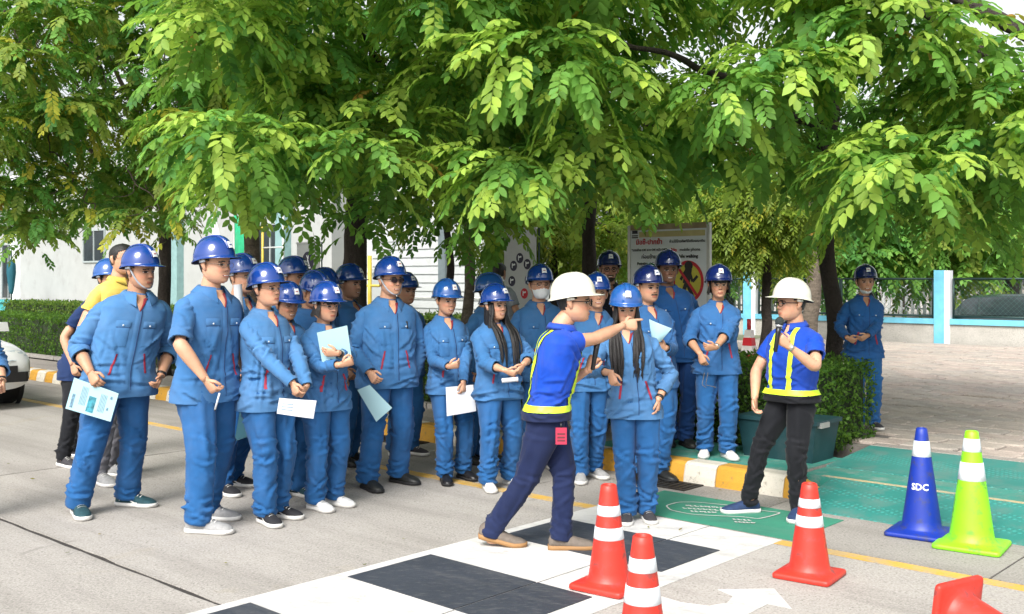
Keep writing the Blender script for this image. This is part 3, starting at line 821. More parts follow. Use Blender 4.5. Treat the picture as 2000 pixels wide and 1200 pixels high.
m_teeth = mat('teeth', (0.75, 0.72, 0.66), 0.3)
m_hair = mat('black_hair', (0.012, 0.010, 0.010), 0.42, 0.5, 60, 0.6, 150, stretch=(1, 1, 0.06))
m_brownhair = mat('brown_hair', (0.06, 0.028, 0.016), 0.45, 0.4, 60, 0.6, 150, stretch=(1, 1, 0.06))
m_blue = fabric('work_blue_cotton', (0.042, 0.146, 0.335))
m_blue2 = fabric('work_blue_cotton_deep', (0.030, 0.118, 0.30))
m_blue3 = fabric('work_blue_cotton_faded', (0.060, 0.175, 0.365))
m_trouser = fabric('trouser_blue_cotton', (0.020, 0.102, 0.275))
m_trouser2 = fabric('trouser_blue_deep', (0.013, 0.085, 0.25))
m_navyjacket = fabric('dark_work_blue_cotton', (0.012, 0.07, 0.22))
m_seam_shadow = mat('seam_shadow_navy', (0.008, 0.025, 0.10), 0.8)  # zip line, and the painted shadow under the pocket flaps
m_piping = mat('red_piping', (0.30, 0.015, 0.04), 0.7)
m_redshirt = fabric('maroon_undershirt', (0.22, 0.02, 0.03))
m_button = mat('snap_button', (0.62, 0.66, 0.70), 0.3, metal=0.3)
m_polo = fabric('royal_blue_polo', (0.006, 0.055, 0.40), 0.7, 0.35)
m_navytr = fabric('navy_trousers', (0.012, 0.02, 0.065), 0.8, 0.35)
m_blacktr = fabric('black_trousers', (0.010, 0.011, 0.014), 0.8, 0.35)
m_greytr = fabric('grey_trousers', (0.16, 0.16, 0.18), 0.8, 0.35)
m_lime = mat('lime_reflective_tape', (0.62, 0.85, 0.04), 0.45, 0.06, 8)
m_helmet = mat('blue_helmet_shell', (0.006, 0.042, 0.235), 0.14, 0.1, 8, coat=0.6, spec=0.6)
m_helmet_l = mat('sky_blue_helmet_shell', (0.014, 0.085, 0.31), 0.16, 0.1, 8, coat=0.6, spec=0.6)
m_helmet_d = mat('dark_blue_helmet_shell', (0.006, 0.014, 0.10), 0.14, 0.1, 8, coat=0.6, spec=0.6)
m_helmet_g = mat('green_helmet_shell', (0.008, 0.12, 0.06), 0.16, 0.1, 8, coat=0.6, spec=0.6)
m_helmet_w = mat('white_helmet_shell', (0.66, 0.635, 0.53), 0.22, 0.04, 8, coat=0.4)
m_inner = mat('helmet_inner', (0.02, 0.025, 0.05), 0.8)
m_sticker = mat('white_sticker', (0.75, 0.76, 0.78), 0.4)
m_stickermark = mat('sticker_mark', (0.35, 0.06, 0.06), 0.5)
m_strap = mat('chin_strap', (0.35, 0.38, 0.42), 0.6)
m_specs = mat('spectacle_frame', (0.012, 0.010, 0.012), 0.25)
m_specs_thin = mat('metal_spectacle_frame', (0.35, 0.28, 0.22), 0.25, metal=0.8)
m_lens = mat('sunglass_lens', (0.02, 0.008, 0.014), 0.05, coat=0.5)
m_mask = mat('white_face_mask', (0.72, 0.74, 0.75), 0.9, 0.05, 20, 0.2, 120)
m_watch = mat('watch_black', (0.012, 0.012, 0.014), 0.3)
m_steelw = mat('watch_steel', (0.5, 0.48, 0.45), 0.3, metal=0.8)
m_sole_w = mat('white_sole', (0.66, 0.65, 0.62), 0.6, 0.1, 12, dirt=(0.4, 0.38, 0.34))
m_sole_d = mat('dark_sole', (0.015, 0.015, 0.016), 0.7)
m_sole_t = mat('tan_sole', (0.30, 0.16, 0.06), 0.7)
SHOES = {'teal': (mat('teal_knit_shoe', (0.012, 0.055, 0.07), 0.8, 0.2, 40, 0.3, 200), m_sole_w), 'grey': (mat('grey_knit_shoe', (0.30, 0.30, 0.30), 0.8, 0.15, 40, 0.3, 200), m_sole_w),
         'black': (mat('black_leather_shoe', (0.012, 0.012, 0.014), 0.35, 0.3, 20), m_sole_d), 'blackwhite': (mat('black_canvas_shoe', (0.014, 0.014, 0.018), 0.85, 0.2, 40), m_sole_w),
         'white': (mat('white_mesh_shoe', (0.62, 0.62, 0.62), 0.75, 0.12, 30, 0.3, 160), m_sole_w), 'brown': (mat('grey_suede_shoe', (0.14, 0.115, 0.095), 0.8, 0.2, 25, 0.2, 100), m_sole_t),
         'navy': (mat('navy_knit_shoe', (0.014, 0.035, 0.10), 0.8, 0.2, 40, 0.3, 200), m_sole_w), 'dark': (mat('charcoal_knit_shoe', (0.035, 0.033, 0.038), 0.8, 0.2, 40, 0.3, 200), m_sole_w),
         'boot': (mat('black_safety_shoe', (0.016, 0.017, 0.016), 0.5, 0.3, 20), m_sole_d)}

HP_V = [0, .05, .12, .20, .30, .40, .50, .60, .70, .80, .90, .96, 1.0]
HP_F = [.058, .078, .086, .088, .087, .086, .086, .090, .088, .080, .055, .032, .001]
HP_B = [.012, .032, .046, .062, .078, .091, .099, .103, .102, .094, .070, .045, .001]
HP_W = [.026, .043, .054, .0615, .0675, .071, .0735, .0755, .076, .070, .052, .033, .001]
def head_grid(hh, wide=1.0, jaw=1.0, rows=50, cols=64, off=0.0, smile=0.0, fv=(0, 0, 0, 0)):
    """Grid of the head surface: forward is -Y, chin at z = 0, crown at z = hh. Returns grid, v, x."""
    v = np.linspace(0.0, 1.0, rows)
    t = np.linspace(-1, 1, cols, endpoint=False)
    az = np.pi * (0.62 * t + 0.38 * t ** 3)                     # denser columns on the face
    k = hh / 0.228
    f, b, w = (np.interp(v, HP_V, q) for q in (HP_F, HP_B, HP_W))
    w = w * np.interp(v, [0, 0.25, 0.5, 1], [jaw, jaw, 1, 1]) * wide
    ca, sa = np.cos(az), np.sin(az)
    e = 2 / 2.25
    cx = np.sign(ca) * np.abs(ca) ** e; sx = np.sign(sa) * np.abs(sa) ** e
    x = w[:, None] * sx[None]
    y = np.where(ca[None] > 0, -f[:, None] * cx[None], -b[:, None] * cx[None])
    z = np.repeat((v * 0.228)[:, None], cols, 1)
    V = np.repeat(v[:, None], cols, 1)
    front = np.clip(ca[None], 0, 1) + 0 * V
    ax = np.abs(x)
    G = lambda u, c, s: np.exp(-((u - c) / s) ** 2)
    nose = np.where(V > 0.375, np.interp(V, [0.375, 0.53, 0.56], [1, 0.22, 0]), np.interp(V, [0.325, 0.35, 0.375], [0, 0.75, 1]))
    nw = np.interp(V, [0.33, 0.40, 0.5], [0.0155, 0.012, 0.0095])
    d = (0.023 + fv[0]) * nose * np.exp(-(x / (nw * (1 + fv[1]))) ** 2)
    d += -0.007 * G(ax, 0.032, 0.017) * G(V, 0.505, 0.04)
    d += 0.003 * G(ax, 0.031, 0.011) * G(V, 0.505, 0.022)
    d += 0.0035 * G(V, 0.58, 0.035) * G(ax, 0.025, 0.03)
    d += (0.005 + fv[2] + 0.004 * smile) * G(ax, 0.043, 0.02) * G(V, 0.36, 0.07)
    d += 0.0055 * np.exp(-(x / 0.021) ** 2) * (G(V, 0.222, 0.018) + 0.95 * G(V, 0.182, 0.018))
    d += -0.003 * np.exp(-(x / 0.026) ** 2) * G(V, 0.201, 0.008)
    d += -0.003 * np.exp(-(x / 0.03) ** 2) * G(V, 0.135, 0.025)
    d += (0.004 + fv[3]) * np.exp(-(x / 0.025) ** 2) * G(V, 0.06, 0.04)
    y = y - d * front
    if off:
        r = np.sqrt(x ** 2 + y ** 2) + 1e-6
        x = x * (1 + off / np.maximum(r, 0.02)); y = y * (1 + off / np.maximum(r, 0.02)); z = z + off * (V - 0.3)
    return np.stack([x, y, z], -1) * np.array([k, k, k]), V, x

def hand(mb, wrist, d, t, left, sc_, curl=0.45, point=False, mi=0, spread=0.0):
    """palm and five separate fingers; d runs along the hand, t towards the thumb side"""
    d = unit(d); t = unit(np.asarray(t, float) - d * np.dot(t, d))
    n = np.cross(d, t) if left else np.cross(t, d)        # the way the palm faces
    s = sc_
    u = np.array([-0.015, 0.0, 0.02, 0.05, 0.075, 0.09, 0.096])
    wd = np.array([0.026, 0.027, 0.031, 0.039, 0.040, 0.037, 0.02]); th = np.array([0.020, 0.019, 0.018, 0.016, 0.0145, 0.012, 0.006])
    path = wrist + d[None] * (u * s)[:, None]
    mb.grid(tube(path, wd * s, th * s, 10, t, 2.6), True, True, True, mi)
    for k, (off, L, r) in enumerate(((0.030, 0.070, 0.0088), (0.0105, 0.078, 0.0092), (-0.010, 0.073, 0.0088), (-0.029, 0.056, 0.0078))):
        c = curl * (1 + 0.12 * k)
        if point: c = 0.04 if k == 0 else 1.0
        p = wrist + d * (0.086 * s) + t * (off * s)
        pts = [p - d * 0.012 * s]
        ang = 0.0
        dirv = d + t * (off * spread)
        for seg, fr in enumerate((0.46, 0.31, 0.23)):
            ang += c * (1.25, 1.45, 0.9)[seg]
            dv = unit(dirv * math.cos(ang) + n * math.sin(ang))
            q0 = pts[-1]
            pts.append(q0 + dv * L * fr * s * 0.5); pts.append(pts[-1] + dv * L * fr * s * 0.5)
        pts = np.array(pts)
        rad = np.array([r, r, r * 1.04, r * 0.95, r * 0.98, r * 0.88, r * 0.55])[:len(pts)] * s
        mb.grid(tube(pts, rad, rad, 7, t), True, True, True, mi)
    p = wrist + d * 0.022 * s + t * 0.026 * s
    c = 0.9 if point else curl
    d1 = unit(d * 0.62 + t * 0.72 + n * 0.25); d2 = unit(d * 0.95 + t * (0.35 - 0.55 * c) + n * (0.25 + 0.5 * c))
    pts = np.array([p - d1 * 0.01 * s, p + d1 * 0.016 * s, p + d1 * 0.036 * s, p + d1 * 0.036 * s + d2 * 0.018 * s, p + d1 * 0.036 * s + d2 * 0.034 * s, p + d1 * 0.036 * s + d2 * 0.046 * s])
    mb.grid(tube(pts, np.array([0.013, 0.0125, 0.0105, 0.010, 0.009, 0.005]) * s, None, 7, n), True, True, True, mi)
    return n

def smooth_path(P, n, w=0.06):
    P = np.asarray(P, float)
    seg = np.linalg.norm(np.diff(P, axis=0), axis=1); s = np.r_[0, np.cumsum(seg)]
    m = max(n * 4, 120)
    ss = np.linspace(0, s[-1], m)
    Q = np.stack([np.interp(ss, s, P[:, k]) for k in range(3)], 1)
    kk = max(3, int(w / (s[-1] / m)))
    ker = np.hanning(kk * 2 + 1); ker /= ker.sum()
    pad = np.r_[2 * Q[0] - Q[kk:0:-1], Q, 2 * Q[-1] - Q[-2:-kk - 2:-1]]
    Q = np.stack([np.convolve(pad[:, k], ker, 'valid') for k in range(3)], 1)
    t = np.linspace(0, m - 1, n)
    return np.stack([np.interp(t, np.arange(m), Q[:, k]) for k in range(3)], 1), s[-1]

def ik(S, Wt, l1, l2, hint):
    d = Wt - S; L = np.linalg.norm(d)
    if L > (l1 + l2) * 0.995:
        Wt = S + d / L * (l1 + l2) * 0.995; d = Wt - S; L = np.linalg.norm(d)
    u = d / L
    a = (l1 ** 2 - l2 ** 2 + L ** 2) / (2 * L)
    h = math.sqrt(max(l1 ** 2 - a ** 2, 1e-8))
    p = unit(hint - u * np.dot(hint, u))
    return S + u * a + p * h, Wt

def wrinkle(G, q, amp):
    n = grid_normals(G)
    w = np.stack([vnoise(q * 0.8 + 31.1), vnoise(q * 0.8 + 57.7), vnoise(q * 0.8 + 83.9)], -1)
    a = vnoise(q * [0.8, 0.8, 1.0] + w * 0.9); b = vnoise(q * [0.6, 0.6, 1.7] + 17.3 + w * 0.6); c = vnoise(q * 0.45 + 71.0)
    f = 0.75 * np.exp(-(a / 0.16) ** 2) + 0.55 * np.exp(-(b / 0.13) ** 2) - 0.35 + 0.5 * c      # sharp creases on slow drape
    s_ = -1.0 if ((G - G.mean(1, keepdims=True)) * n).sum() < 0 else 1.0
    return G + n * (s_ * f * amp)[..., None]

def folds(G, phi, rad, v, fl):
    """press cloth folds into a tube: each fold is a curved ridge with a valley beside it"""
    n = grid_normals(G)
    if ((G - G.mean(1, keepdims=True)) * n).sum() < 0: n = -n
    R0 = float(np.mean(rad))
    D = np.zeros(G.shape[:2])
    for p0, v0, ang, ln, w, A, kap in fl:
        du = (phi - p0 + np.pi) % (2 * np.pi) - np.pi
        U = du[None] * R0; Vv = (v - v0)[:, None]
        c, s = math.cos(ang), math.sin(ang)
        par = U * c + Vv * s; per = -U * s + Vv * c + kap * par ** 2
        win = np.exp(-(par / ln) ** 4)
        D += 1.6 * A * win * (np.exp(-(per / w) ** 2) - 0.75 * np.exp(-((per + 1.7 * w) / (1.25 * w)) ** 2))
    return G + n * D[..., None]
def torso_folds(r, L, jacket):
    f = []; m = 1.0 if jacket else 0.75
    FR = 1.5 * np.pi
    for _ in range(22):     # slack cloth gathered round the waist and hem
        f.append((r.uniform(0, 2 * np.pi), r.uniform(0.0, 0.26), r.normal(0, 0.35), r.uniform(.05, .13), r.uniform(.007, .013), r.uniform(.004, .010) * m, r.normal(0, 1.5)))
    for sg in (1, -1):
        for _ in range(6):  # pulls running from the armpit over the chest
            f.append((FR + sg * r.uniform(0.35, 1.1), r.uniform(0.24, 0.42), sg * r.uniform(0.5, 1.1), r.uniform(.06, .12), r.uniform(.007, .012), r.uniform(.004, .008) * m, r.normal(0, 1.0)))
    for _ in range(9):      # long hanging drapes
        f.append((r.uniform(0, 2 * np.pi), r.uniform(0.12, 0.38), np.pi / 2 + r.normal(0, 0.22), r.uniform(.10, .2), r.uniform(.010, .018), r.uniform(.004, .008) * m, r.normal(0, 0.6)))
    return f
def leg_folds(r, L, m):
    f = []; FR = 1.5 * np.pi
    for _ in range(6): f.append((FR + r.normal(0, 0.8), L * r.uniform(.06, .26), r.choice((-1, 1)) * r.uniform(.3, .8), r.uniform(.05, .10), r.uniform(.007, .012), r.uniform(.004, .009) * m, r.normal(0, 2)))
    for _ in range(9): f.append((r.uniform(0, 2 * np.pi), L * r.uniform(.42, .62), r.normal(0, 0.4), r.uniform(.04, .08), r.uniform(.007, .012), r.uniform(.004, .009) * m, r.normal(0, 3)))
    for _ in range(7): f.append((r.uniform(0, 2 * np.pi), L * r.uniform(.60, .88), r.choice((-1, 1)) * r.uniform(.5, 1.1), r.uniform(.05, .11), r.uniform(.008, .013), r.uniform(.004, .009) * m, r.normal(0, 2)))
    for _ in range(11): f.append((r.uniform(0, 2 * np.pi), L * r.uniform(.84, .985), r.normal(0, 0.28), r.uniform(.05, .10), r.uniform(.007, .012), r.uniform(.005, .011) * m, r.normal(0, 3)))
    for _ in range(4): f.append((r.uniform(0, 2 * np.pi), L * r.uniform(.3, .6), np.pi / 2 + r.normal(0, 0.12), r.uniform(.18, .34), r.uniform(.010, .016), r.uniform(.004, .008) * m, r.normal(0, 0.3)))
    return f
def sleeve_folds(r, L, sl, jacket):
    f = []; m = 1.0 if jacket else 0.6
    for _ in range(10): f.append((r.uniform(0, 2 * np.pi), L * r.uniform(.40, .62), r.normal(0, 0.45), r.uniform(.03, .06), r.uniform(.006, .010), r.uniform(.004, .009) * m, r.normal(0, 4)))
    for _ in range(7): f.append((r.uniform(0, 2 * np.pi), L * r.uniform(.14, .40), r.choice((-1, 1)) * r.uniform(.4, 1.0), r.uniform(.04, .08), r.uniform(.007, .011), r.uniform(.004, .008) * m, r.normal(0, 2)))
    for _ in range(7): f.append((r.uniform(0, 2 * np.pi), L * r.uniform(.62, .92), r.normal(0, 0.6), r.uniform(.04, .08), r.uniform(.006, .010), r.uniform(.003, .007) * m, r.normal(0, 3)))
    return f
PEOPLE = {}
HELM = 0.066
def person(key, label, yaw, head, feet=None, at=None, hip=None, z=0.0, helmet='blue', female=False, skin_='fair', arms=None, sleeve=1.0, top='jacket', jm=None, tm=None, shoes='black',
           hyaw=0.0, hpitch=0.0, hroll=0.0, belly=0.0, broad=1.0, fwd=0.03, hair='short', hairm=None, specs=None, mask=None, smile=False, beard=None, strap=False, sticker=True, seed=1, twist=0.0, vest=False,
           slack=0.02, nk=None, sw=1.0, lapel=True, face=True, chest_pen=False, group='workers in blue listening to the briefing', cat='person', watch=None, untucked=True):
    rnd = np.random.RandomState(seed * 13 + 5)
    yw = math.radians(yaw); R = Rz(yw); Ri = R.T
    if feet is not None:
        fw = [gnd(*p, z) for p in feet]
        base = (fw[0] + fw[1]) / 2
    else:
        base = unp(at[0], HZ, at[1]); base[2] = z
        fw = None
    base[2] = z
    Y0 = base[1]
    loc = lambda w: Ri @ (np.asarray(w, float) - base)
    zt_ = CAMH - (head[1] - HZ) * Y0 / F - z
    HT = zt_ - (HELM if helmet else 0.012)
    H = HT + slack
    k = H / 1.72
    hh = (0.222 if female else 0.230) * (0.5 + 0.5 * k)
    hipx = loc(unp(hip if hip is not None else (head[0] if fw is None else (feet[0][0] + feet[1][0]) / 2), HZ, Y0)); hipx[2] = 0
    hd = loc(unp(head[0], HZ, Y0)); hd[2] = 0
    side = hipx.copy()
    # image-plane offsets only; depth lean comes from fwd
    N = (hd + np.array([0, 0.034, 0])) if nk is None else loc(unp(nk, HZ, Y0)) * [1, 1, 0]; N[2] = HT - hh - 0.018 * k - 0.012
    feetl = []
    for i, sg in enumerate((1, -1)):
        if fw is not None: c = loc(fw[i])
        else: c = np.array([sg * 0.095 * k, rnd.uniform(-0.05, 0.05), 0]) + [0, 0, 0]
        feetl.append(np.array([c[0], c[1], 0.0]))
    ank = [np.array([f_[0], f_[1] + 0.035 * k, 0.085 * k]) for f_ in feetl]
    l1, l2 = 0.245 * H, 0.235 * H
    pz = 0.525 * H
    hj = [np.array([hipx[0] + sg * 0.052 * H, hipx[1] + 0.012, pz - 0.01 * H]) for sg in (1, -1)]
    for i in (0, 1):
        dxy = np.linalg.norm((ank[i] - hj[i])[:2]); mx = math.sqrt(max((l1 + l2) ** 2 * 0.985 - dxy ** 2, 0.01)) + ank[i][2]
        pz = min(pz, mx + 0.01 * H)
    for i in (0, 1): hj[i][2] = pz - 0.01 * H
    C0 = np.array([hipx[0], hipx[1] + 0.01, pz])
    # ---- torso rings (the cloth surface)
    fm = female
    tb_z = np.array([-0.085, -0.055, -0.01, 0.04, 0.10, 0.17, 0.225, 0.262, 0.280, 0.292, 0.302, 0.312, 0.322]) / 0.322 if untucked else np.array([-0.03, -0.01, 0.01, 0.04, 0.10, 0.17, 0.225, 0.262, 0.280, 0.292, 0.302, 0.312, 0.322]) / 0.322
    tw = np.array([.121, .120, .115, .106, .106, .112, .114, .113, .107, .096, .078, .056, .038]) * H
    if fm: tw *= np.array([1.0, 1.0, .98, .93, .90, .92, .92, .90, .90, .92, .96, 1, .95])
    tw[:8] *= broad; tw[8:11] *= (1 + (broad - 1) * 0.5)
    df = np.array([.090, .090, .087, .079, .080, .084, .079, .071, .063, .050, .038, .034, .031]) * H
    if fm: df[4:7] *= np.array([1.04, 1.08, 1.02])
    df += belly * np.array([.55, .8, 1.0, 1.0, .75, .3, .05, 0, 0, 0, 0, 0, 0]); tw += belly * 0.3 * np.array([.8, .9, 1, 1, .8, .4, .1, 0, 0, 0, 0, 0, 0])
    db = np.array([.095, .095, .088, .072, .066, .071, .070, .067, .060, .050, .040, .035, .033]) * H
    if not untucked: tw[:4] *= 0.93; df[:4] *= 0.93; db[:4] *= 0.93
    rows = 58; zz = np.linspace(tb_z[0], 1.0, rows); zz = np.where(zz > 0.72, zz, zz)
    zz = np.r_[np.linspace(tb_z[0], 0.8, 60 if feet is not None else 36), np.linspace(0.8, 1.0, 19)[1:]]; rows = len(zz)
    wv, fv, bv = (np.interp(zz, tb_z, q) for q in (tw, df, db))
    s = np.clip(zz, -0.3, 1.0); sp = np.clip(s, 0, 1)
    cen = C0[None] + (N - C0)[None] * np.c_[sp ** 1.15, sp ** 1.15, s]
    ncol = 84 if feet is not None else 44
    ph = np.linspace(0, 2 * np.pi, ncol, endpoint=False)       # 0 = left side, 3pi/2 = front
    ee = 2 / 2.5
    cx = np.sign(np.cos(ph)) * np.abs(np.cos(ph)) ** ee; sy = np.sign(np.sin(ph)) * np.abs(np.sin(ph)) ** ee
    twa = np.radians(twist) * sp
    X = wv[:, None] * cx[None]; Yl = np.where(sy[None] < 0, fv[:, None] * sy[None], bv[:, None] * sy[None])
    TG = np.stack([cen[:, None, 0] + X * np.cos(twa)[:, None] - Yl * np.sin(twa)[:, None], cen[:, None, 1] + X * np.sin(twa)[:, None] + Yl * np.cos(twa)[:, None], np.repeat(cen[:, None, 2], ncol, 1)], -1)
    slope_ = (N - C0)[:2] / (N[2] - C0[2])
    TG[..., 2] -= 0.6 * ((TG[..., 0] - cen[:, None, 0]) * slope_[0] + (TG[..., 1] - cen[:, None, 1]) * slope_[1]) * np.clip(sp, 0, 1)[:, None]
    amp = np.interp(zz, [-0.3, -0.12, 0.1, 0.3, 0.6, 0.8, 0.9, 1], [0.014, 0.017, 0.018, 0.016, 0.013, 0.008, 0.004, 0.001]) * (1.0 if top == 'jacket' else 0.7)
    q = np.stack([np.cos(ph)[None] * 1.9 + 0 * zz[:, None], np.sin(ph)[None] * 1.9 + 0 * zz[:, None], zz[:, None] * 5.2 + 0.9 * np.cos(ph * 2 + seed)[None]], -1) + seed * 3.7
    TG = wrinkle(TG, q, amp[:, None] * 0.35 + 0 * X)
    TG = folds(TG, ph, wv, cen[:, 2] - cen[0, 2], torso_folds(rnd, cen[-1, 2] - cen[0, 2], top == 'jacket'))
    def surf(x, zf, off=0.004, back=False):
        r = np.interp(zf, zz, np.arange(rows)); i0 = int(min(rows - 2, math.floor(r))); fr = r - i0
        ring = TG[i0] * (1 - fr) + TG[i0 + 1] * fr
        c = cen[i0] * (1 - fr) + cen[i0 + 1] * fr
        a_ = np.interp(zf, zz, twa)
        lx = (ring[:, 0] - c[0]) * math.cos(a_) + (ring[:, 1] - c[1]) * math.sin(a_)
        sel = np.sin(ph) >= -1e-9 if back else np.sin(ph) <= 1e-9
        idx = np.where(sel)[0]; o_ = idx[np.argsort(lx[idx])]
        p = np.array([np.interp(x, lx[o_], ring[o_, kk]) for kk in range(3)])
        nrm = p - c; nrm[2] = 0; nrm = unit(nrm) * 0.5 + np.array([0, 0.5 if back else -0.5, 0]); nrm = unit(nrm)
        return p + nrm * off
    def patch(name, m, parent, corners, nu=6, nv=6, off=0.005):
        """cloth patch laid on the chest: corners (x, zf) given bl, br, tr, tl"""
        c = np.array(corners, float); mb_ = MB()
        G = []
        for j in range(nv):
            v_ = j / (nv - 1); row = []
            for i in range(nu):
                u_ = i / (nu - 1)
                p = (c[0] * (1 - u_) + c[1] * u_) * (1 - v_) + (c[3] * (1 - u_) + c[2] * u_) * v_
                edge = i in (0, nu - 1) or j in (0, nv - 1)
                row.append(surf(p[0], p[1], off if not edge else off * 0.55))
            G.append(row)
        G = np.array(G)
        mb_.grid(G, False)
        return mb_.build(name, m, parent)
    # ---- shoulders and arms
    sws = (0.090 if fm else 0.098) * H * sw * (1 + (broad - 1) * 0.6)
    ss_ = 0.80
    cS = C0 + (N - C0) * np.array([ss_ ** 1.15, ss_ ** 1.15, ss_]); tS = math.radians(twist) * ss_
    lat = np.array([math.cos(tS), math.sin(tS), 0])
    S = [cS + lat * sws * sg + np.array([0, 0.01, 0]) for sg in (1, -1)]
    la1, la2 = 0.170 * H, 0.148 * H
    arms = arms or {}
    arm = []
    for i, sd in enumerate('LR'):
        sg = 1 if i == 0 else -1
        a = arms.get(sd, {})
        if 'w' in a:
            pxw = a['w']; wt = loc(unp(pxw[0], pxw[1], Y0 + pxw[2]))
        else:
            lw = a.get('l', (0.245 + rnd.uniform(-0.01, 0.02), -0.07 + rnd.uniform(-0.05, 0.03), 0.86))
            wt = np.array([sg * lw[0] * k + hipx[0] * 0.5 + hd[0] * 0.5, lw[1] * k + hipx[1], lw[2] * k])
        if 'e' in a:
            pe = a['e']; hint = loc(unp(pe[0], pe[1], Y0 + pe[2])) - (S[i] + wt) / 2
        else:
            hint = np.array([sg * 0.55, 0.75, -0.35])
        E, wt = ik(S[i], wt, la1, la2, hint)
        arm.append((S[i], E, wt, a))
    body = MB()
    sk = skin('skin_' + skin_, SKINS[skin_]); skp = mat('plain_skin_' + skin_, SKINS[skin_], 0.5, 0.08, 14)
    # neck
    O = np.array([hd[0], hd[1], HT - hh])
    Rh = Rz(math.radians(hyaw)) @ Rx(math.radians(hpitch)) @ Ry(math.radians(hroll))
    piv = np.array([0, 0.02, 0.03])
    HX = lambda P: O + piv + (np.asarray(P) - piv) @ Rh.T
    nr = (0.047 if fm else 0.056) * (0.4 + 0.6 * k) * (1 + (broad - 1) * 0.5)
    npath = np.array([N + [0, 0.012, -0.10], N + [0, 0.012, -0.03], N + [0, 0.010, 0.0], (N + HX((0, 0.03, 0.05))) / 2 + [0, 0.004, 0], HX((0, 0.024, 0.05)), HX((0, 0.02, 0.10))])
    body.grid(tube(smooth_path(npath, 14, 0.03)[0], np.interp(np.linspace(0, 1, 14), [0, .35, .6, 1], [nr * 1.5, nr * 1.12, nr, nr * 0.9]), None, 18), True, True, True, 0)
    # torso and legs under the clothes keep the body one figure
    tr_ = cen[:, None] + (TG - cen[:, None]) * 0.86
    body.grid(tr_[6:-3:3, ::4], True, True, True, 0)
    # head
    rwh, clh = (60, 76) if feet is not None else (50, 64)
    fvr = (rnd.normal(0, 0.003), rnd.normal(0.08, 0.12), rnd.normal(0, 0.002), rnd.normal(0, 0.002))
    HG, Vv, xx = head_grid(hh, rows=rwh, cols=clh, wide=(1.02 if not fm else 0.99) + rnd.normal(0, 0.025), jaw=(0.97 if fm else 1.04) + (broad - 1) * 0.4 + rnd.normal(0, 0.04), smile=1.0 if smile else 0.0, fv=fvr)
    fx = (xx[:-1] + xx[1:]) / 2; fx = (fx + np.roll(fx, -1, 1)) / 2; fvv = (Vv[:-1] + Vv[1:]) / 2
    fy = (HG[:-1, :, 1] + np.roll(HG[:-1, :, 1], -1, 1)) / 2
    mi = np.zeros(fx.shape, int); fr_ = fy < -0.03
    ax = np.abs(fx)
    mi[fr_ & (((ax - 0.032) / 0.0175) ** 2 + ((fvv - 0.505) / 0.024) ** 2 < 1)] = 4
    mi[fr_ & (np.abs(ax - 0.032) < 0.010) & (np.abs(fvv - 0.507) < 0.026)] = 3
    mi[fr_ & (ax > 0.013) & (ax < 0.052) & (np.abs(fvv - (0.590 - 0.9 * np.clip(ax - 0.03, 0, 1) - 0.2 * np.clip(0.03 - ax, 0, 1))) < (0.014 if fm else 0.020))] = 2
    lipw = 0.027 if smile else 0.023
    mi[fr_ & (ax < lipw) & (fvv > 0.166 + 9 * ax ** 1.5 * (0.4 if smile else 0.2)) & (fvv < 0.238 - 0.3 * ax)] = 1
    mi[fr_ & (ax < lipw * 1.05) & (np.abs(fvv - 0.202 - (ax * 0.5 if smile else 0)) < 0.006)] = 2  # painted shade: dark line where the lips meet
    mi[fr_ & (np.abs(ax - 0.032) < 0.0185) & (np.abs(fvv - 0.528 + 8 * (ax - 0.032) ** 2 * 4) < 0.0085)] = 2
    mi[fr_ & (np.abs(ax - 0.0085) < 0.004) & (np.abs(fvv - 0.338) < 0.009)] = 2  # nostril hollows painted dark as shade
    if smile: mi[fr_ & (ax < 0.019) & (np.abs(fvv - 0.205 - ax * 0.5) < 0.0085)] = 5
    if beard:
        if 'm' in beard: mi[fr_ & (ax < 0.030) & (fvv > 0.242) & (fvv < 0.285)] = 2
        if 'b' in beard: mi[(fy < 0.0) & (mi != 1) & (mi != 5) & ((fvv < 0.155) | ((ax > 0.05) & (fvv < 0.34)))] = 2
        if 's' in beard: pass
    h0 = body.n
    body.grid(HX(HG), True, True, False, mi)
    gs = lambda u, c, s: np.exp(-((u - c) / s) ** 2)
    axv = np.abs(xx); fy2 = HG[..., 1] < -0.02
    red = (0.9 * gs(axv, 0.045, 0.022) * gs(Vv, 0.37, 0.07) + 0.8 * gs(axv, 0.0, 0.014) * gs(Vv, 0.36, 0.04)) * fy2
    drk = (0.55 * gs(axv, 0.032, 0.02) * gs(Vv, 0.465, 0.022) + 0.5 * gs(axv, 0.030, 0.02) * gs(Vv, 0.55, 0.02) + 0.45 * gs(axv - (0.30 - Vv) * 0.10, 0.022, 0.004) * gs(Vv, 0.27, 0.05)) * fy2  # darker skin round the eyes; shade painted into the smile creases
    stub = 0.0 if fm else rnd.uniform(0.1, 0.45) * (Vv < 0.30) * np.clip((0.30 - Vv) * 8, 0, 1) * (HG[..., 1] < 0.01)
    tintv = np.stack([1 - 0.28 * drk - 0.30 * stub, 1 - 0.24 * red - 0.40 * drk - 0.30 * stub, 1 - 0.26 * red - 0.40 * drk - 0.24 * stub], -1).reshape(-1, 3)
    for sg in (1, -1):                                     # ears
        c = np.array([sg * 0.0765 * (0.97 if fm else 1.0), 0.012, 0.108]) * hh / 0.228
        p = np.array([[0, 0.004, -0.031], [sg * 0.004, 0.0, -0.024], [sg * 0.010, 0.003, -0.006], [sg * 0.013, 0.008, 0.012], [sg * 0.010, 0.007, 0.026], [sg * 0.004, 0.002, 0.032]])
        body.grid(HX(tube(c + p, np.array([0.003, 0.007, 0.008, 0.009, 0.008, 0.003]), np.array([0.004, 0.011, 0.014, 0.017, 0.014, 0.004]), 10, (1, 0, 0))), True, True, True, 0)
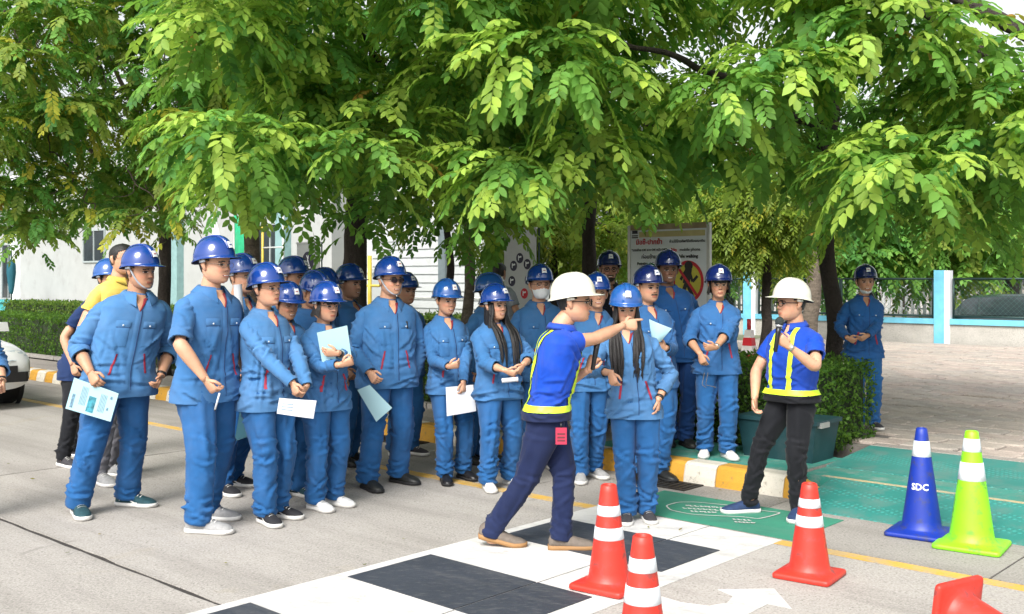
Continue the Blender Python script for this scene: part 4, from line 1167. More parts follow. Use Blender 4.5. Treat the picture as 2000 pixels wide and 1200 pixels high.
    # arms and hands
    grips = {}
    ab = 0.92 if fm else 1.0
    for i, (S_, E_, W_, a) in enumerate(arm):
        sg = 1 if i == 0 else -1
        P, L = smooth_path([S_ - lat * sg * 0.03, S_, E_, W_], 30, 0.05)
        t_ = np.linspace(0, 1, 30)
        r = np.interp(t_, [0, .12, .3, .52, .62, .72, .9, 1], [.052, .052, .047, .040, .042, .040, .030, .0265]) * k * ab * (1 + (broad - 1) * 0.6)
        r = r * np.where(t_ < a.get('sleeve', sleeve) - 0.04, 0.72, 1.0)        # slimmer inside the sleeve
        body.grid(tube(P, r, r * np.interp(t_, [0, .8, 1], [1, 1, .8]), 12, (1, 0.2, 0.1)), True, True, True, 0)
        hd_ = a.get('hd'); dv = (R.T @ np.array(hd_, float)) if hd_ is not None else unit(W_ - E_)
        ht = a.get('ht'); tv = (R.T @ np.array(ht, float)) if ht is not None else np.array([-sg * 0.25, -1, 0.15])
        n_ = hand(body, W_, dv, tv, i == 0, (0.94 if not fm else 0.86) * (0.4 + 0.6 * k), a.get('curl', 0.38), a.get('point', False), 0)
        grips['LR'[i]] = base + R @ (W_ + unit(dv) * 0.085)
    # bare legs (inside the trousers)
    knees = []
    for i in (0, 1):
        sg = 1 if i == 0 else -1
        dl = np.linalg.norm(ank[i] - hj[i]); fl = min(1.0, max(0.86, dl * 1.012 / (l1 + l2)))
        K, A_ = ik(hj[i], ank[i], l1 * fl, l2 * fl, np.array([sg * 0.15, -1, 0.1]))
        knees.append(K)
        P, L = smooth_path([hj[i] + [0, 0, 0.05], K, A_, A_ + [0, 0, -0.06 * k]], 14, 0.05)
        body.grid(tube(P, np.interp(np.linspace(0, 1, 14), [0, .5, .7, 1], [.07, .05, .045, .035]) * k, None, 8), True, True, True, 0)
    root = body.build('person', [sk, m_lip[skin_], m_brow_recess, m_eye, m_sclera, m_teeth])
    tcol = np.ones((body.n, 4), np.float32); tcol[h0:h0 + len(tintv), :3] = tintv
    ta = root.data.attributes.new('Tint', 'FLOAT_COLOR', 'POINT'); ta.data.foreach_set('color', tcol.ravel())
    root.location = tuple(base); root.rotation_euler = (0, 0, yw)
    tag(root, label, cat, group)
    # ---- trousers
    tm_ = tm or m_trouser
    tro = MB()
    slim = tm_ in (m_navytr, m_blacktr, m_greytr)
    for i in (0, 1):
        sg = 1 if i == 0 else -1
        top_ = np.array([C0[0] + sg * 0.044 * H, C0[1], C0[2] + 0.012 * H])
        nt_ = 84 if feet is not None else 44
        hem = ank[i] + np.array([0, 0.008, -0.022 * k])
        P, L = smooth_path([top_, hj[i] + [sg * -0.004 * H, 0, -0.03 * H], knees[i], ank[i] + [0, 0, 0.02], hem], nt_, 0.07)
        t_ = np.linspace(0, 1, nt_)
        rx = np.interp(t_, [0, .12, .22, .35, .55, .75, .93, 1], [.050, .058, .057, .050, .043, .041, .042, .041]) * H * (0.9 if slim else 1.0) * (1 + (broad - 1) * 0.7)
        ry = np.interp(t_, [0, .12, .22, .35, .55, .75, .93, 1], [.068, .076, .071, .059, .048, .046, .047, .047]) * H * (0.9 if slim else 1.0) * (1 + (broad - 1) * 0.5)
        if slim: rx *= np.interp(t_, [0, .5, 1], [1, .95, .82]); ry *= np.interp(t_, [0, .5, 1], [1, .95, .85])
        nc = 34 if feet is not None else 20
        Gt = tube(P, rx, ry, nc, (1, 0, 0), 2.2)
        a_ = np.linspace(0, 2 * np.pi, nc, endpoint=False)
        am = np.interp(t_, [0, .2, .35, .52, .65, .8, .95, 1], [.004, .014, .013, .019, .015, .018, .020, .008]) * (0.75 if slim else 1.0)
        qz = np.interp(t_, [0, .3, .72, 1], [0, 1.6, 4.8, 9.0])
        q = np.stack([np.cos(a_)[None] * 1.9 + 0 * t_[:, None], np.sin(a_)[None] * 1.9 + 0 * t_[:, None], qz[:, None] + 1.3 * np.sin(a_ + seed + i)[None]], -1) + seed * 5.1 + i * 9.3
        Gt = wrinkle(Gt, q, am[:, None] * 0.35 + 0 * Gt[..., 0])
        tro.grid(folds(Gt, a_, rx, t_ * L, leg_folds(rnd, L, 0.7 if slim else 1.0)), True, True, True)
    if not untucked or True:
        zc_ = 0.22 if untucked else 0.07
        pel = TG[(zz < zc_)]
        pel = cen[zz < zc_][:, None] + (pel - cen[zz < zc_][:, None]) * (0.95 if untucked else 1.03)
        tro.grid(pel if not untucked else pel[::3], True, True, False)
    trouser = tro.build('trousers', tm_, root)
    # ---- upper garment
    jm_ = jm or m_blue
    tor = MB(); tor.grid(TG, True, False, True)
    # turned-in hem gives the cloth an edge
    hemr = np.stack([TG[0], cen[0] + (TG[0] - cen[0]) * 0.93, cen[0] + (TG[0] - cen[0]) * 0.9 + [0, 0, 0.03]])
    tor.grid(hemr[::-1], True)
    jac = tor.build('jacket' if top == 'jacket' else 'shirt', jm_, root)
    for i, (S_, E_, W_, a) in enumerate(arm):
        sg = 1 if i == 0 else -1
        sl = a.get('sleeve', sleeve)
        P, L = smooth_path([S_ - lat * sg * 0.07 * k + [0, 0, 0.02], S_, E_, W_], 76, 0.06)
        t_ = np.linspace(0, 1, 76)
        r = np.interp(t_, [0, .08, .16, .3, .5, .58, .8, .93, 1], [.030, .052, .061, .062, .056, .055, .050, .046, .044]) * k * (0.93 if fm else 1.0) * (1 + (broad - 1) * 0.7)
        if top != 'jacket': r = r * np.interp(t_, [0, .15, .35, 1], [1, 1.0, 1.12, 1.1])
        keep = t_ <= sl + 1e-6
        P, r, t2 = P[keep], r[keep], t_[keep]
        if sl < 0.9 and top == 'jacket':
            r = r + np.where(t2 > sl - 0.10, 0.007, 0) + 0.004
        nc = 28 if feet is not None else 16
        Gs = tube(P, r, r * 0.96, nc, (0.9, 0.3, 0.15))
        a_ = np.linspace(0, 2 * np.pi, nc, endpoint=False)
        am = np.interp(t2, [0, .1, .25, .45, .55, .7, .9, .97, 1], [.001, .006, .010, .017, .017, .013, .013, .005, .001]) * (1 if top == 'jacket' else 0.6)
        q = np.stack([np.cos(a_)[None] * 1.1 + 0 * t2[:, None], np.sin(a_)[None] * 1.1 + 0 * t2[:, None], t2[:, None] * 7 + 1.3 * np.sin(a_ * 1 + seed * 2 + i)[None]], -1) + seed * 2.3 + i * 4.1
        Gs = wrinkle(Gs, q, am[:, None] * 0.35 + 0 * Gs[..., 0])
        Gs = folds(Gs, a_, r, t2 * L, sleeve_folds(rnd, L, sl, top == 'jacket'))
        sm = MB(); sm.grid(Gs, True, True, False)
        ctr = Gs[-1].mean(0)
        sm.grid(np.stack([Gs[-1], ctr + (Gs[-1] - ctr) * 0.86, ctr + (Gs[-1] - ctr) * 0.8 - unit(P[-1] - P[-2]) * 0.03]), True)
        so = sm.build('sleeve', jm_, jac)
        if sl >= 0.9:
            cf = MB(); ti = int(len(Gs) * 0.925); cc = Gs[ti:].mean(1, keepdims=True)
            cf.grid(cc + (Gs[ti:] - cc) * 1.05, True); 
            cc0 = cc[0] + (Gs[ti] - cc[0]) * 1.0
            cf.build('cuff', jm_, jac)
        wspec = (watch or {}).get('LR'[i])
        if wspec:
            c = W_ - unit(W_ - E_) * 0.02; dv = unit(W_ - E_)
            wb = MB(); wb.grid(tube(np.array([c - dv * 0.011, c - dv * 0.008, c + dv * 0.008, c + dv * 0.011]), np.array([0.029, 0.032, 0.032, 0.029]) * k, np.array([0.024, 0.027, 0.027, 0.024]) * k, 14), True, True, True)
            wo = wb.build('wristwatch', m_watch if wspec == 'black' else m_steelw, root)
    neckz = 1.0
    if top == 'jacket':
        # collar: a folded band open at the throat
        cm = MB(); aa = np.linspace(math.radians(-90 + 22), math.radians(270 - 22), 30)
        cN = N + np.array([0, 0.006, 0])
        r0 = nr * 1.12 + 0.004
        G = []
        op = np.abs(np.linspace(-1, 1, 30)) ** 4
        for rr_, dz, tip in ((r0, -0.020, 0.0), (r0 * 1.02, 0.004, 0.0), (r0 * 1.12, 0.019, -0.008), (r0 * 1.32, 0.006, -0.026), (r0 * 1.74, -0.026, -0.060), (r0 * 1.72, -0.031, -0.062), (r0 * 1.35, -0.008, -0.026)):
            G.append(np.c_[cN[0] + rr_ * np.cos(aa) * 1.08, cN[1] + rr_ * np.sin(aa) * 0.98 - op * 0.012 * (rr_ / r0), cN[2] + dz + op * tip + np.sin(aa) * 0.006])
        cm.grid(np.array(G), False); cm.build('collar', jm_, jac)
        if lapel:
            skv = patch('throat_opening', skp, jac, ((-0.004, 0.80), (0.004, 0.80), (0.045 * k, 0.985), (-0.045 * k, 0.985)), 7, 8, 0.006)
            patch('undershirt', m_redshirt, jac, ((-0.001, 0.785), (0.006, 0.785), (0.050 * k, 0.95), (0.026 * k, 0.95)), 4, 8, 0.009)
        patch('placket', jm_, jac, ((-0.018, -0.2), (0.018, -0.2), (0.018, 0.80), (-0.018, 0.80)), 4, 26, 0.006)
        patch('zip_line', m_seam_shadow, jac, ((0.018, -0.2), (0.0225, -0.2), (0.0225, 0.80), (0.018, 0.80)), 3, 26, 0.0065)
        bt = MB()
        for sg in (1, -1):
            x0, x1 = sg * 0.042 * k, sg * 0.125 * k
            fl = patch('pocket_flap', jm_, jac, ((min(x0, x1) - 0.003, 0.590), (max(x0, x1) + 0.003, 0.590), (max(x0, x1) + 0.003, 0.67), (min(x0, x1) - 0.003, 0.67)), 8, 5, 0.013)
            patch('pocket', jm_, jac, ((min(x0, x1) + 0.004, 0.36), (max(x0, x1) - 0.004, 0.36), (max(x0, x1) - 0.004, 0.60), (min(x0, x1) + 0.004, 0.60)), 8, 8, 0.006)
            patch('flap_shadow', m_seam_shadow, jac, ((min(x0, x1), 0.583), (max(x0, x1), 0.583), (max(x0, x1), 0.596), (min(x0, x1), 0.596)), 8, 3, 0.0075)  # dark strip painting the flap's shadow on the pocket
            c = surf((x0 + x1) / 2, 0.612, 0.012)
            b_ = MB(); b_.grid(tube(np.array([c + [0, 0.004, 0], c + [0, -0.003, 0]]), np.array([0.0065, 0.006]), None, 8), True, True, True); b_.build('snap_button', m_button, jac)
            xa, xb = sg * 0.115 * k, sg * 0.085 * k
            patch('side_pocket_zip', m_piping, jac, ((xa - 0.007, 0.02), (xa + 0.007, 0.02), (xb + 0.007, 0.27), (xb - 0.007, 0.27)), 3, 10, 0.006)
        hb = MB(); rws = TG[(zz < -0.12)]; cc = cen[zz < -0.12][:, None]
        if len(rws) > 2:
            hb.grid(cc + (rws - cc) * 1.022, True); hb.build('hem_band', jm_, jac)
        if chest_pen:
            patch('pen', m_watch, jac, ((0.09 * k, 0.58), (0.105 * k, 0.58), (0.098 * k, 0.69), (0.085 * k, 0.69)), 3, 5, 0.018)
    else:
        cm = MB(); aa = np.linspace(math.radians(-90 + 12), math.radians(270 - 12), 26)
        cN = N + np.array([0, 0.006, -0.004]); r0 = nr * 1.1 + 0.003; op = np.abs(np.linspace(-1, 1, 26)) ** 4
        G = [np.c_[cN[0] + rr_ * np.cos(aa) * 1.06, cN[1] + rr_ * np.sin(aa) - op * 0.01 * (rr_ / r0), cN[2] + dz + op * tip + np.sin(aa) * 0.006] for rr_, dz, tip in ((r0, -0.02, 0), (r0 * 1.03, 0.010, 0), (r0 * 1.08, 0.024, -0.006), (r0 * 1.25, 0.010, -0.02), (r0 * 1.48, -0.014, -0.035), (r0 * 1.3, 0.004, -0.018))]
        cm.grid(np.array(G), False); cm.build('collar', jm_, jac)
        patch('throat_opening', skp, jac, ((-0.003, 0.86), (0.003, 0.86), (0.035 * k, 0.985), (-0.035 * k, 0.985)), 6, 6, 0.006)
    if vest:
        vb = MB(); sel = (zz > 0.0) & (zz < 0.095); cc = cen[sel][:, None]
        g_ = cc + (TG[sel] - cc) * 1.055
        vb.grid(g_, True); vo = vb.build('reflective_belt', m_lime, root)
        for sg in (1, -1):
            for bk in (False, True):
                zs = np.linspace(0.05, 0.955, 30)
                xs = np.interp(zs, [0.05, 0.6, 0.955], [sg * 0.075, sg * 0.085, sg * 0.068]) * k if not bk else np.interp(zs, [0.05, 0.5, 0.955], [sg * 0.03, sg * 0.05, sg * 0.07]) * k
                L_ = np.array([surf(x - 0.0165, z_, 0.008, bk) for x, z_ in zip(xs, zs)]); M_ = np.array([surf(x, z_, 0.012, bk) for x, z_ in zip(xs, zs)]); R_ = np.array([surf(x + 0.0165, z_, 0.008, bk) for x, z_ in zip(xs, zs)])
                sb = MB(); sb.grid(np.stack([L_, M_, R_], 1), False); sb.build('reflective_strap', m_lime, root)
        pb = MB(); c = surf(0.08 * k, 0.62, 0.006); 
        patch('chest_mark', m_sticker, jac, ((0.095 * k, 0.60), (0.120 * k, 0.60), (0.120 * k, 0.612), (0.095 * k, 0.612)), 4, 3, 0.006)
    # ---- shoes
    um, smat = SHOES[shoes]
    for i in (0, 1):
        sg = 1 if i == 0 else -1
        toe = arms.get('toeL' if i == 0 else 'toeR', sg * 12 + rnd.uniform(-4, 4))
        Lf = (0.162 if fm else 0.170) * H
        tdir = np.array([math.sin(math.radians(toe)), -math.cos(math.radians(toe)), 0]); tl = np.array([tdir[1], -tdir[0], 0])
        heel = ank[i] - tdir * 0.27 * Lf; heel[2] = 0
        lift = arms.get('liftL' if i == 0 else 'liftR', 0.0)
        def fs(u, x, z_):
            zl = z_ + lift * max(0, 1 - u / 0.72)
            return heel + tdir * u * Lf + tl * x + np.array([0, 0, zl])
        us = [0, .03, .10, .22, .34, .46, .60, .74, .86, .95, 1.0]
        hw = np.interp(us, [0, .03, .1, .3, .46, .62, .78, .9, .97, 1], [.018, .029, .036, .037, .041, .049, .051, .043, .028, .012]) * k * (0.95 if fm else 1.02)
        tp = np.interp(us, [0, .05, .1, .22, .36, .5, .65, .8, .92, 1], [.066, .098, .106, .104, .098, .086, .070, .060, .050, .032]) * k
        G = []
        aa = np.linspace(0, np.pi, 11)
        for u, w_, h_ in zip(us, hw, tp):
            ring = [fs(u, w_ * math.copysign(abs(math.cos(q_)) ** 0.75, math.cos(q_)), 0.020 + (h_ - 0.02) * math.sin(q_) ** 0.8) for q_ in aa]
            G.append(ring)
        sh = MB(); sh.grid(np.array(G), True, True, True); so = sh.build('shoe', um, root)
        G = []
        for u, w_ in zip(us, hw):
            w2 = w_ + 0.0045; ut = (u - 0.5) * 1.03 + 0.5
            th = 0.030 if smat is not m_sole_d else 0.024
            tk = 0.004 if 0.1 < u < 0.9 else 0.01 * (1 if u > 0.5 else 0.3)
            G.append([fs(ut, x, z_) for x, z_ in ((w2 * 0.92, tk * 0.6), (w2, 0.010 + tk), (w2 * 0.98, th), (0, th + 0.002), (-w2 * 0.98, th), (-w2, 0.010 + tk), (-w2 * 0.92, tk * 0.6), (0, tk * 0.6))])
        sm = MB(); sm.grid(np.array(G), True, True, True); sm.build('sole', smat, so)
        if shoes in ('blackwhite', 'white', 'grey', 'teal', 'dark'):
            lc = MB()
            for q_ in range(4):
                u = 0.42 + 0.075 * q_; h_ = float(np.interp(u, us, tp)); w_ = float(np.interp(u, us, hw)) * 0.55
                lc.grid(np.array([[fs(u + dd, x, 0.020 + (h_ - 0.02) * (1 - (x / (w_ * 1.9)) ** 2) ** 0.5 + 0.004) for x in np.linspace(-w_, w_, 6)] for dd in (-0.012, 0.012)]), False)
            lc.build('laces', m_sole_w if shoes != 'white' else SHOES['grey'][0], so)
            if shoes in ('blackwhite', 'teal'):
                for sgn in (1, -1):
                    st_ = MB(); zz_ = [fs(u, sgn * (float(np.interp(u, us, hw)) * 0.985 + 0.003), z_ * k) for u, z_ in zip(np.linspace(0.14, 0.62, 9), 0.045 + 0.014 * np.sin(np.linspace(0, 5, 9)))]
                    zz_ = np.array(zz_); st_.grid(np.stack([zz_ + [0, 0, 0.005], zz_ - [0, 0, 0.005]], 1), False); st_.build('side_stripe', m_sole_w, so)
    # ---- hair
    hm_ = hairm or m_hair
    hk = hh / 0.228
    if hair:
        OG, V2, x2 = head_grid(hh, rows=40, cols=52, off=0.007)
        yc = OG[..., 1]
        az = np.arctan2(np.abs(OG[..., 0]), -yc)          # 0 front .. pi back
        lowb = {'short': 0.30, 'bob': 0.05, 'long': 0.05, 'pony': 0.30, 'nohelm': 0.28}[hair]
        hl = np.interp(az, [0, 0.6, 1.05, 1.35, 1.75, 2.1, 3.15], [0.80, 0.78, 0.70, 0.47 if hair != 'short' else 0.52, 0.62 if hair == 'short' else 0.30, lowb, lowb])
        ok = V2 > hl
        fm_ = ok[:-1] & ok[1:]; fm_ = fm_ & np.roll(fm_, -1, 1)
        hb_ = MB(); P = HX(OG)
        r_, c_ = OG.shape[:2]
        fs_ = [(i * c_ + j, i * c_ + (j + 1) % c_, (i + 1) * c_ + (j + 1) % c_, (i + 1) * c_ + j) for i in range(r_ - 1) for j in range(c_) if fm_[i, j]]
        hb_.add(P.reshape(-1, 3), fs_)
        if hair in ('long', 'bob'):
            Lh = -0.035 if hair == 'bob' else 0.34
            aa = np.radians(np.linspace(62, 298, 40))
            G = []
            for t_ in np.linspace(0, 1, 14):
                zz_ = (0.62 - t_ * (0.62 + Lh / 0.228)) * 0.228
                rx_ = np.interp(t_, [0, .25, .5, 1], [.081, .088, .094, .10]); ryb = np.interp(t_, [0, .25, .5, .75, 1], [.108, .112, .108, .125, .14]); 
                wob = 1 + 0.05 * np.sin(aa * 9 + t_ * 3) + 0.03 * np.sin(aa * 23)
                yy = -np.cos(aa); 
                G.append(np.c_[rx_ * np.sin(aa) * wob, np.where(yy > 0, yy * ryb, yy * 0.06) * wob + 0.0, np.full(40, zz_) + 0.01 * np.sin(aa * 7) * t_] * hk)
            hb_.grid(HX(np.array(G)), False)
            if hair == 'long':
                for sg in (1, -1):           # front locks: many tapering strands of uneven length
                    for q_ in range(11):
                        ox = (q_ / 10 - 0.5) * 0.066 + rnd.normal(0, 0.004); oy = rnd.uniform(-0.012, 0.004); lf = rnd.uniform(0.78, 1.08)
                        pth = np.array([(sg * (0.074 + ox * 0.12), -0.026 + ox * 0.5, 0.140), (sg * (0.080 + ox * 0.3), -0.036 + ox * 0.5, 0.06), (sg * 0.080 + ox * 0.6, -0.048, -0.03), (sg * 0.082 + ox, -0.118 + oy, -0.10), (sg * 0.078 + ox, -0.160 + oy, -0.10 - 0.10 * lf), (sg * 0.072 + ox * 1.05, -0.176 + oy, -0.10 - 0.20 * lf), (sg * 0.066 + ox * 1.1 + rnd.normal(0, 0.004), -0.178 + oy, -0.10 - 0.28 * lf)]) * hk
                        pth = smooth_path(pth, 24, 0.04)[0]; t_ = np.linspace(0, 1, 24)
                        pth = pth + np.stack([0.004 * vnoise(np.c_[t_ * 5 + q_ * 9.1 + sg * 3, 0 * t_, 0 * t_ + k_]) for k_ in range(3)], 1) * t_[:, None]
                        rr2 = np.interp(t_, [0, .1, .35, .7, .92, 1], [.006, .010, .0115, .0105, .005, .0012]) * rnd.uniform(.8, 1.2)
                        hb_.grid(HX(tube(pth, rr2, rr2 * 0.8, 7)), True, True, True)
        elif hair == 'pony':
            sd = 1
            pth = smooth_path(np.array([(0.02, 0.10, 0.08), (0.05, 0.115, 0.03), (0.085, 0.06, -0.05), (0.095, -0.03, -0.13), (0.09, -0.08, -0.22)]) * hk, 18, 0.04)[0]; t_ = np.linspace(0, 1, 18)
            Gl = tube(pth, np.interp(t_, [0, .3, .8, 1], [.016, .028, .022, .005]), None, 12); cc = Gl.mean(1, keepdims=True)
            hb_.grid(HX(cc + (Gl - cc) * (1 + 0.15 * np.cos(np.arange(12) * 2.5))[None, :, None]), True, True, True)
        if hair == 'bob':
            fr_m = MB()
            aa = np.radians(np.linspace(-62, 62, 26)); G = []
            for t_ in np.linspace(0, 1, 5):
                G.append(np.c_[np.sin(aa) * (0.078), -np.cos(aa) * (0.094 + 0.004 * t_), (0.70 - t_ * (0.12 + 0.03 * np.cos(aa * 11))) * 0.228] * hk)
            hb_.grid(HX(np.array(G)), False)
        hb_.build('hair', hm_, root)
    # ---- helmet
    if helmet:
        mm = {'blue': m_helmet, 'sky': m_helmet_l, 'dark': m_helmet_d, 'green': m_helmet_g, 'white': m_helmet_w}[helmet]
        hs_ = hk * (1.0 if not fm else 1.02)
        tilt = math.radians(-6)
        z0 = 0.69 * hh
        nth, naz = 22, 56
        th = np.linspace(0, math.pi / 2, nth); az = np.linspace(0, 2 * np.pi, naz, endpoint=False)   # az 0 = front
        def dome(th_, az_, off=0.0):
            cr = np.cos(th_) ** 0.82; sr = np.sin(th_) ** 0.98
            fr_2 = np.where(np.cos(az_) > 0, 0.132, 0.142) + off
            ridge = 0.0045 * np.exp(-(((np.sin(az_) * cr * 0.118) / 0.020) ** 4)) * (np.sin(th_) > 0.25)
            return np.stack([(0.116 + off) * np.sin(az_) * cr, -fr_2 * np.cos(az_) * cr + 0.004, (0.134 + off) * sr + ridge + 0 * az_], -1)
        def hp(P):
            P = np.asarray(P) * hs_
            P = P @ Rx(tilt).T
            return HX(P + [0, 0.0, z0])
        TH, AZ = np.meshgrid(th, az, indexing='ij')
        D = dome(TH, AZ)
        cosf = np.clip(np.cos(az), -1, 1)
        vis = 0.006 + 0.046 * np.clip(cosf, 0, 1) ** 2.2 + 0.010 * np.clip(-cosf, 0, 1) ** 2
        if helmet == 'white': vis = 0.014 + 0.040 * np.clip(cosf, 0, 1) ** 1.4 + 0.006 * np.clip(-cosf, 0, 1)
        dr = D[0].copy(); rad = dr[:, :2] / np.linalg.norm(dr[:, :2], axis=1, keepdims=True)
        drop = 0.008 + 0.010 * np.clip(cosf, 0, 1) ** 2 + 0.014 * np.clip(-cosf, 0, 1)
        def flange(f, dz, extra=0.0):
            q_ = dr.copy(); q_[:, :2] += rad * (vis * f)[:, None] + rad * extra; q_[:, 2] = -drop * dz; return q_
        outer = np.concatenate([[flange(1.0, 1.0, -0.001)], [flange(1.0, 0.85)], [flange(0.6, 0.55)], [flange(0.2, 0.2)], D])
        inner = np.concatenate([[dome(TH[-4:-3], AZ[-4:-3], -0.004)[0]], [dome(TH[6:7], AZ[6:7], -0.004)[0]], [dr * [0.96, 0.96, 1]], [flange(0.5, 0.75)], [flange(1.0, 1.12, -0.001)], [flange(1.0, 1.0, -0.001)]])
        hm = MB(); hm.grid(hp(outer[:, ::-1]), True, False, True, 0); hm.grid(hp(inner[:, ::-1]), True, True, False, 1)
        he = hm.build('helmet', [mm, m_inner], root)
        if helmet != 'white':        # raised centre rib with a dark groove each side
            thr = np.linspace(0.35, math.pi - 0.35, 26)
            for xo, w_, of in ((0.0, 0.016, 0.009), (0.021, 0.003, 0.0065), (-0.021, 0.003, 0.0065)):
                cen_ = np.stack([np.full(26, xo), -np.where(np.cos(thr) > 0, 0.132, 0.142) * np.sign(np.cos(thr)) * np.abs(np.cos(thr)) ** 0.82 + 0.004, 0.134 * np.sin(thr) ** 0.98], 1)
                nn = cen_ / np.linalg.norm(cen_, axis=1, keepdims=True)
                rb = MB(); rb.grid(hp(np.stack([cen_ + [-w_, 0, 0] + nn * 0.001, cen_ + [-w_ * 0.8, 0, 0] + nn * of, cen_ + [w_ * 0.8, 0, 0] + nn * of, cen_ + [w_, 0, 0] + nn * 0.001], 1)), False)
                rb.build('rib' if w_ > 0.01 else 'side_rib', mm, he)
            if sticker:
                ga, gt = np.linspace(-0.17, 0.17, 5), np.linspace(0.30, 0.62, 5)
                AA, TT = np.meshgrid(ga, gt)
                stk = MB(); stk.grid(hp(dome(TT, AA, 0.0125)), False); s_o = stk.build('sticker', m_sticker, he)
                AA, TT = np.meshgrid(np.linspace(-0.09, 0.09, 3), np.linspace(0.42, 0.47, 2)); sk2 = MB(); sk2.grid(hp(dome(TT, AA, 0.0135)), False); sk2.build('sticker_mark', m_stickermark if seed % 2 else m_helmet, he)
        for sg in (1, -1):
            cl = MB(); cl.box((0, 0, 0), (0.004, 0.022, 0.010)); 
            V_ = np.concatenate(cl.v) + [sg * 0.104, 0.012, -0.018]; cl.v = [hp(V_)]; cl.build('temple_clip', m_strap if helmet != 'white' else m_helmet_w, he)
        if strap:
            pth = np.array([(-0.100, 0.012, 0.0), (-0.083, -0.015, -0.07), (-0.062, -0.035, -0.12), (-0.03, -0.055, -0.152), (0, -0.060, -0.158), (0.03, -0.055, -0.152), (0.062, -0.035, -0.12), (0.083, -0.015, -0.07), (0.100, 0.012, 0.0)])
            Q, _ = smooth_path(pth, 30, 0.02)
            sb = MB(); sb.grid(tube(hp(Q), 0.0022, 0.007, 6, (0, 1, 0.2)), True, True, True); sb.build('chin_strap', m_strap, he)
    # ---- glasses and mask
    if specs:
        sp_ = MB(); mf = {'thin': m_specs_thin, 'black': m_specs, 'sun': m_specs}[specs]
        rr_ = {'thin': 0.0012, 'black': 0.0024, 'sun': 0.0018}[specs]
        zc = 0.500 * 0.228
        for sg in (1, -1):
            a_ = np.linspace(0, 2 * np.pi, 21)
            ring = np.c_[sg * 0.034 + 0.0235 * np.cos(a_), -0.104 + 0.012 * (np.abs(sg * 0.034 + 0.0235 * np.cos(a_)) / 0.06) ** 2, zc + 0.0185 * np.sin(a_)] * hk
            sp_.grid(HX(tube(ring, rr_, None, 5, (0.3, 1, 0.2))), True)
            arm_ = np.array([(sg * 0.058, -0.094, zc + 0.006), (sg * 0.076, -0.06, zc + 0.008), (sg * 0.080, 0.015, zc + 0.004)]) * hk
            sp_.grid(HX(tube(arm_, rr_, None, 5, (0, 0, 1))), True)
        br = np.array([(-0.012, -0.106, zc + 0.004), (0, -0.109, zc + 0.007), (0.012, -0.106, zc + 0.004)]) * hk
        sp_.grid(HX(tube(br, rr_, None, 5, (0, 0, 1))), True)
        so = sp_.build('glasses', mf, root)
        if specs == 'sun':
            for sg in (1, -1):
                a_ = np.linspace(0, 2 * np.pi, 20, endpoint=False); ln = MB()
                rim = np.c_[sg * 0.034 + 0.0235 * np.cos(a_), np.full(20, -0.1035) + 0.012 * (np.abs(sg * 0.034 + 0.0235 * np.cos(a_)) / 0.06) ** 2, zc + 0.0185 * np.sin(a_)] * hk
                c_ = rim.mean(0) + [0, -0.002, 0]
                ln.grid(HX(np.stack([rim, c_ + (rim - c_) * 0.05])), True, False, True); ln.build('lens', m_lens, so)
    if mask:
        MG, V2, x2 = head_grid(hh, rows=46, cols=64, off=0.009)
        if mask == 'face': ok = (V2 < 0.41 - 0.9 * np.abs(x2)) & (MG[..., 1] < -0.018) & (V2 > 0.0)
        else: ok = (V2 < 0.10 + 1.2 * np.abs(x2)) & (MG[..., 1] < -0.01) & (V2 < 0.17)
        smt = MG.copy()
        for _ in range(6):
            smt[1:-1] = (smt[:-2] + smt[2:] + np.roll(smt, 1, 1)[1:-1] + np.roll(smt, -1, 1)[1:-1]) / 4
        smt[..., 1] -= 0.007
        okf = ok[:-1] & ok[1:]; okf = okf & np.roll(okf, -1, 1)
        c_ = 64; mk = MB()
        mk.add(HX(smt).reshape(-1, 3), [(i * c_ + j, i * c_ + (j + 1) % c_, (i + 1) * c_ + (j + 1) % c_, (i + 1) * c_ + j) for i in range(45) for j in range(64) if okf[i, j]])
        mk.build('face_mask', m_mask, root)
        for sg in (1, -1):
            lp = MB(); lp.grid(HX(tube(np.array([(sg * 0.055, -0.055, 0.065), (sg * 0.078, 0.0, 0.085), (sg * 0.086, 0.022, 0.10)]) * hk if mask == 'face' else np.array([(sg * 0.05, -0.045, 0.03), (sg * 0.075, 0.0, 0.07), (sg * 0.086, 0.022, 0.10)]) * hk, 0.002, None, 5, (0, 0, 1))), True); lp.build('ear_loop', m_mask, root)
    PEOPLE[key] = dict(root=root, base=base, R=R, grips=grips, O=base + R @ O, surf=surf, k=k, Y0=Y0, Rh=R @ Rh, HX=lambda P: base + R @ HX(P).T if np.ndim(P) == 1 else None)
    return root
# ------------------------------------------------------------------ the cast (pixel columns are only used to find each person's place in the plaza)
G1 = 'workers in blue listening to the briefing'
person('A', 'heavy man in blue with rolled sleeves and teal shoes holding a printed sheet', 38, (272, 478), feet=((252, 990), (156, 1008)), hip=232, hyaw=24, hpitch=4, belly=0.045, broad=1.12, sleeve=0.74, skin_='tan', shoes='teal', strap=True, seed=1, jm=m_blue3, slack=0.03,
       arms=dict(R=dict(w=(178, 730, -0.28), e=(150, 660, -0.1), curl=0.5, ht=(0.9, -0.4, 0)), L=dict(w=(314, 735, 0.05), e=(332, 680, 0.25), curl=0.5), toeL=40, toeR=-4), watch={'L': 'black'})
person('B', 'bareheaded man with glasses and a yellow shirt behind the heavy man', 62, (240, 474), feet=((218, 930), (200, 946)), hip=228, helmet=None, hair='nohelm', specs='thin', top='shirt', jm=fabric('yellow_shirt', (0.62, 0.46, 0.09)), tm=m_greytr, shoes='grey', sleeve=0.34, seed=2, lapel=False, group='people without work jackets')
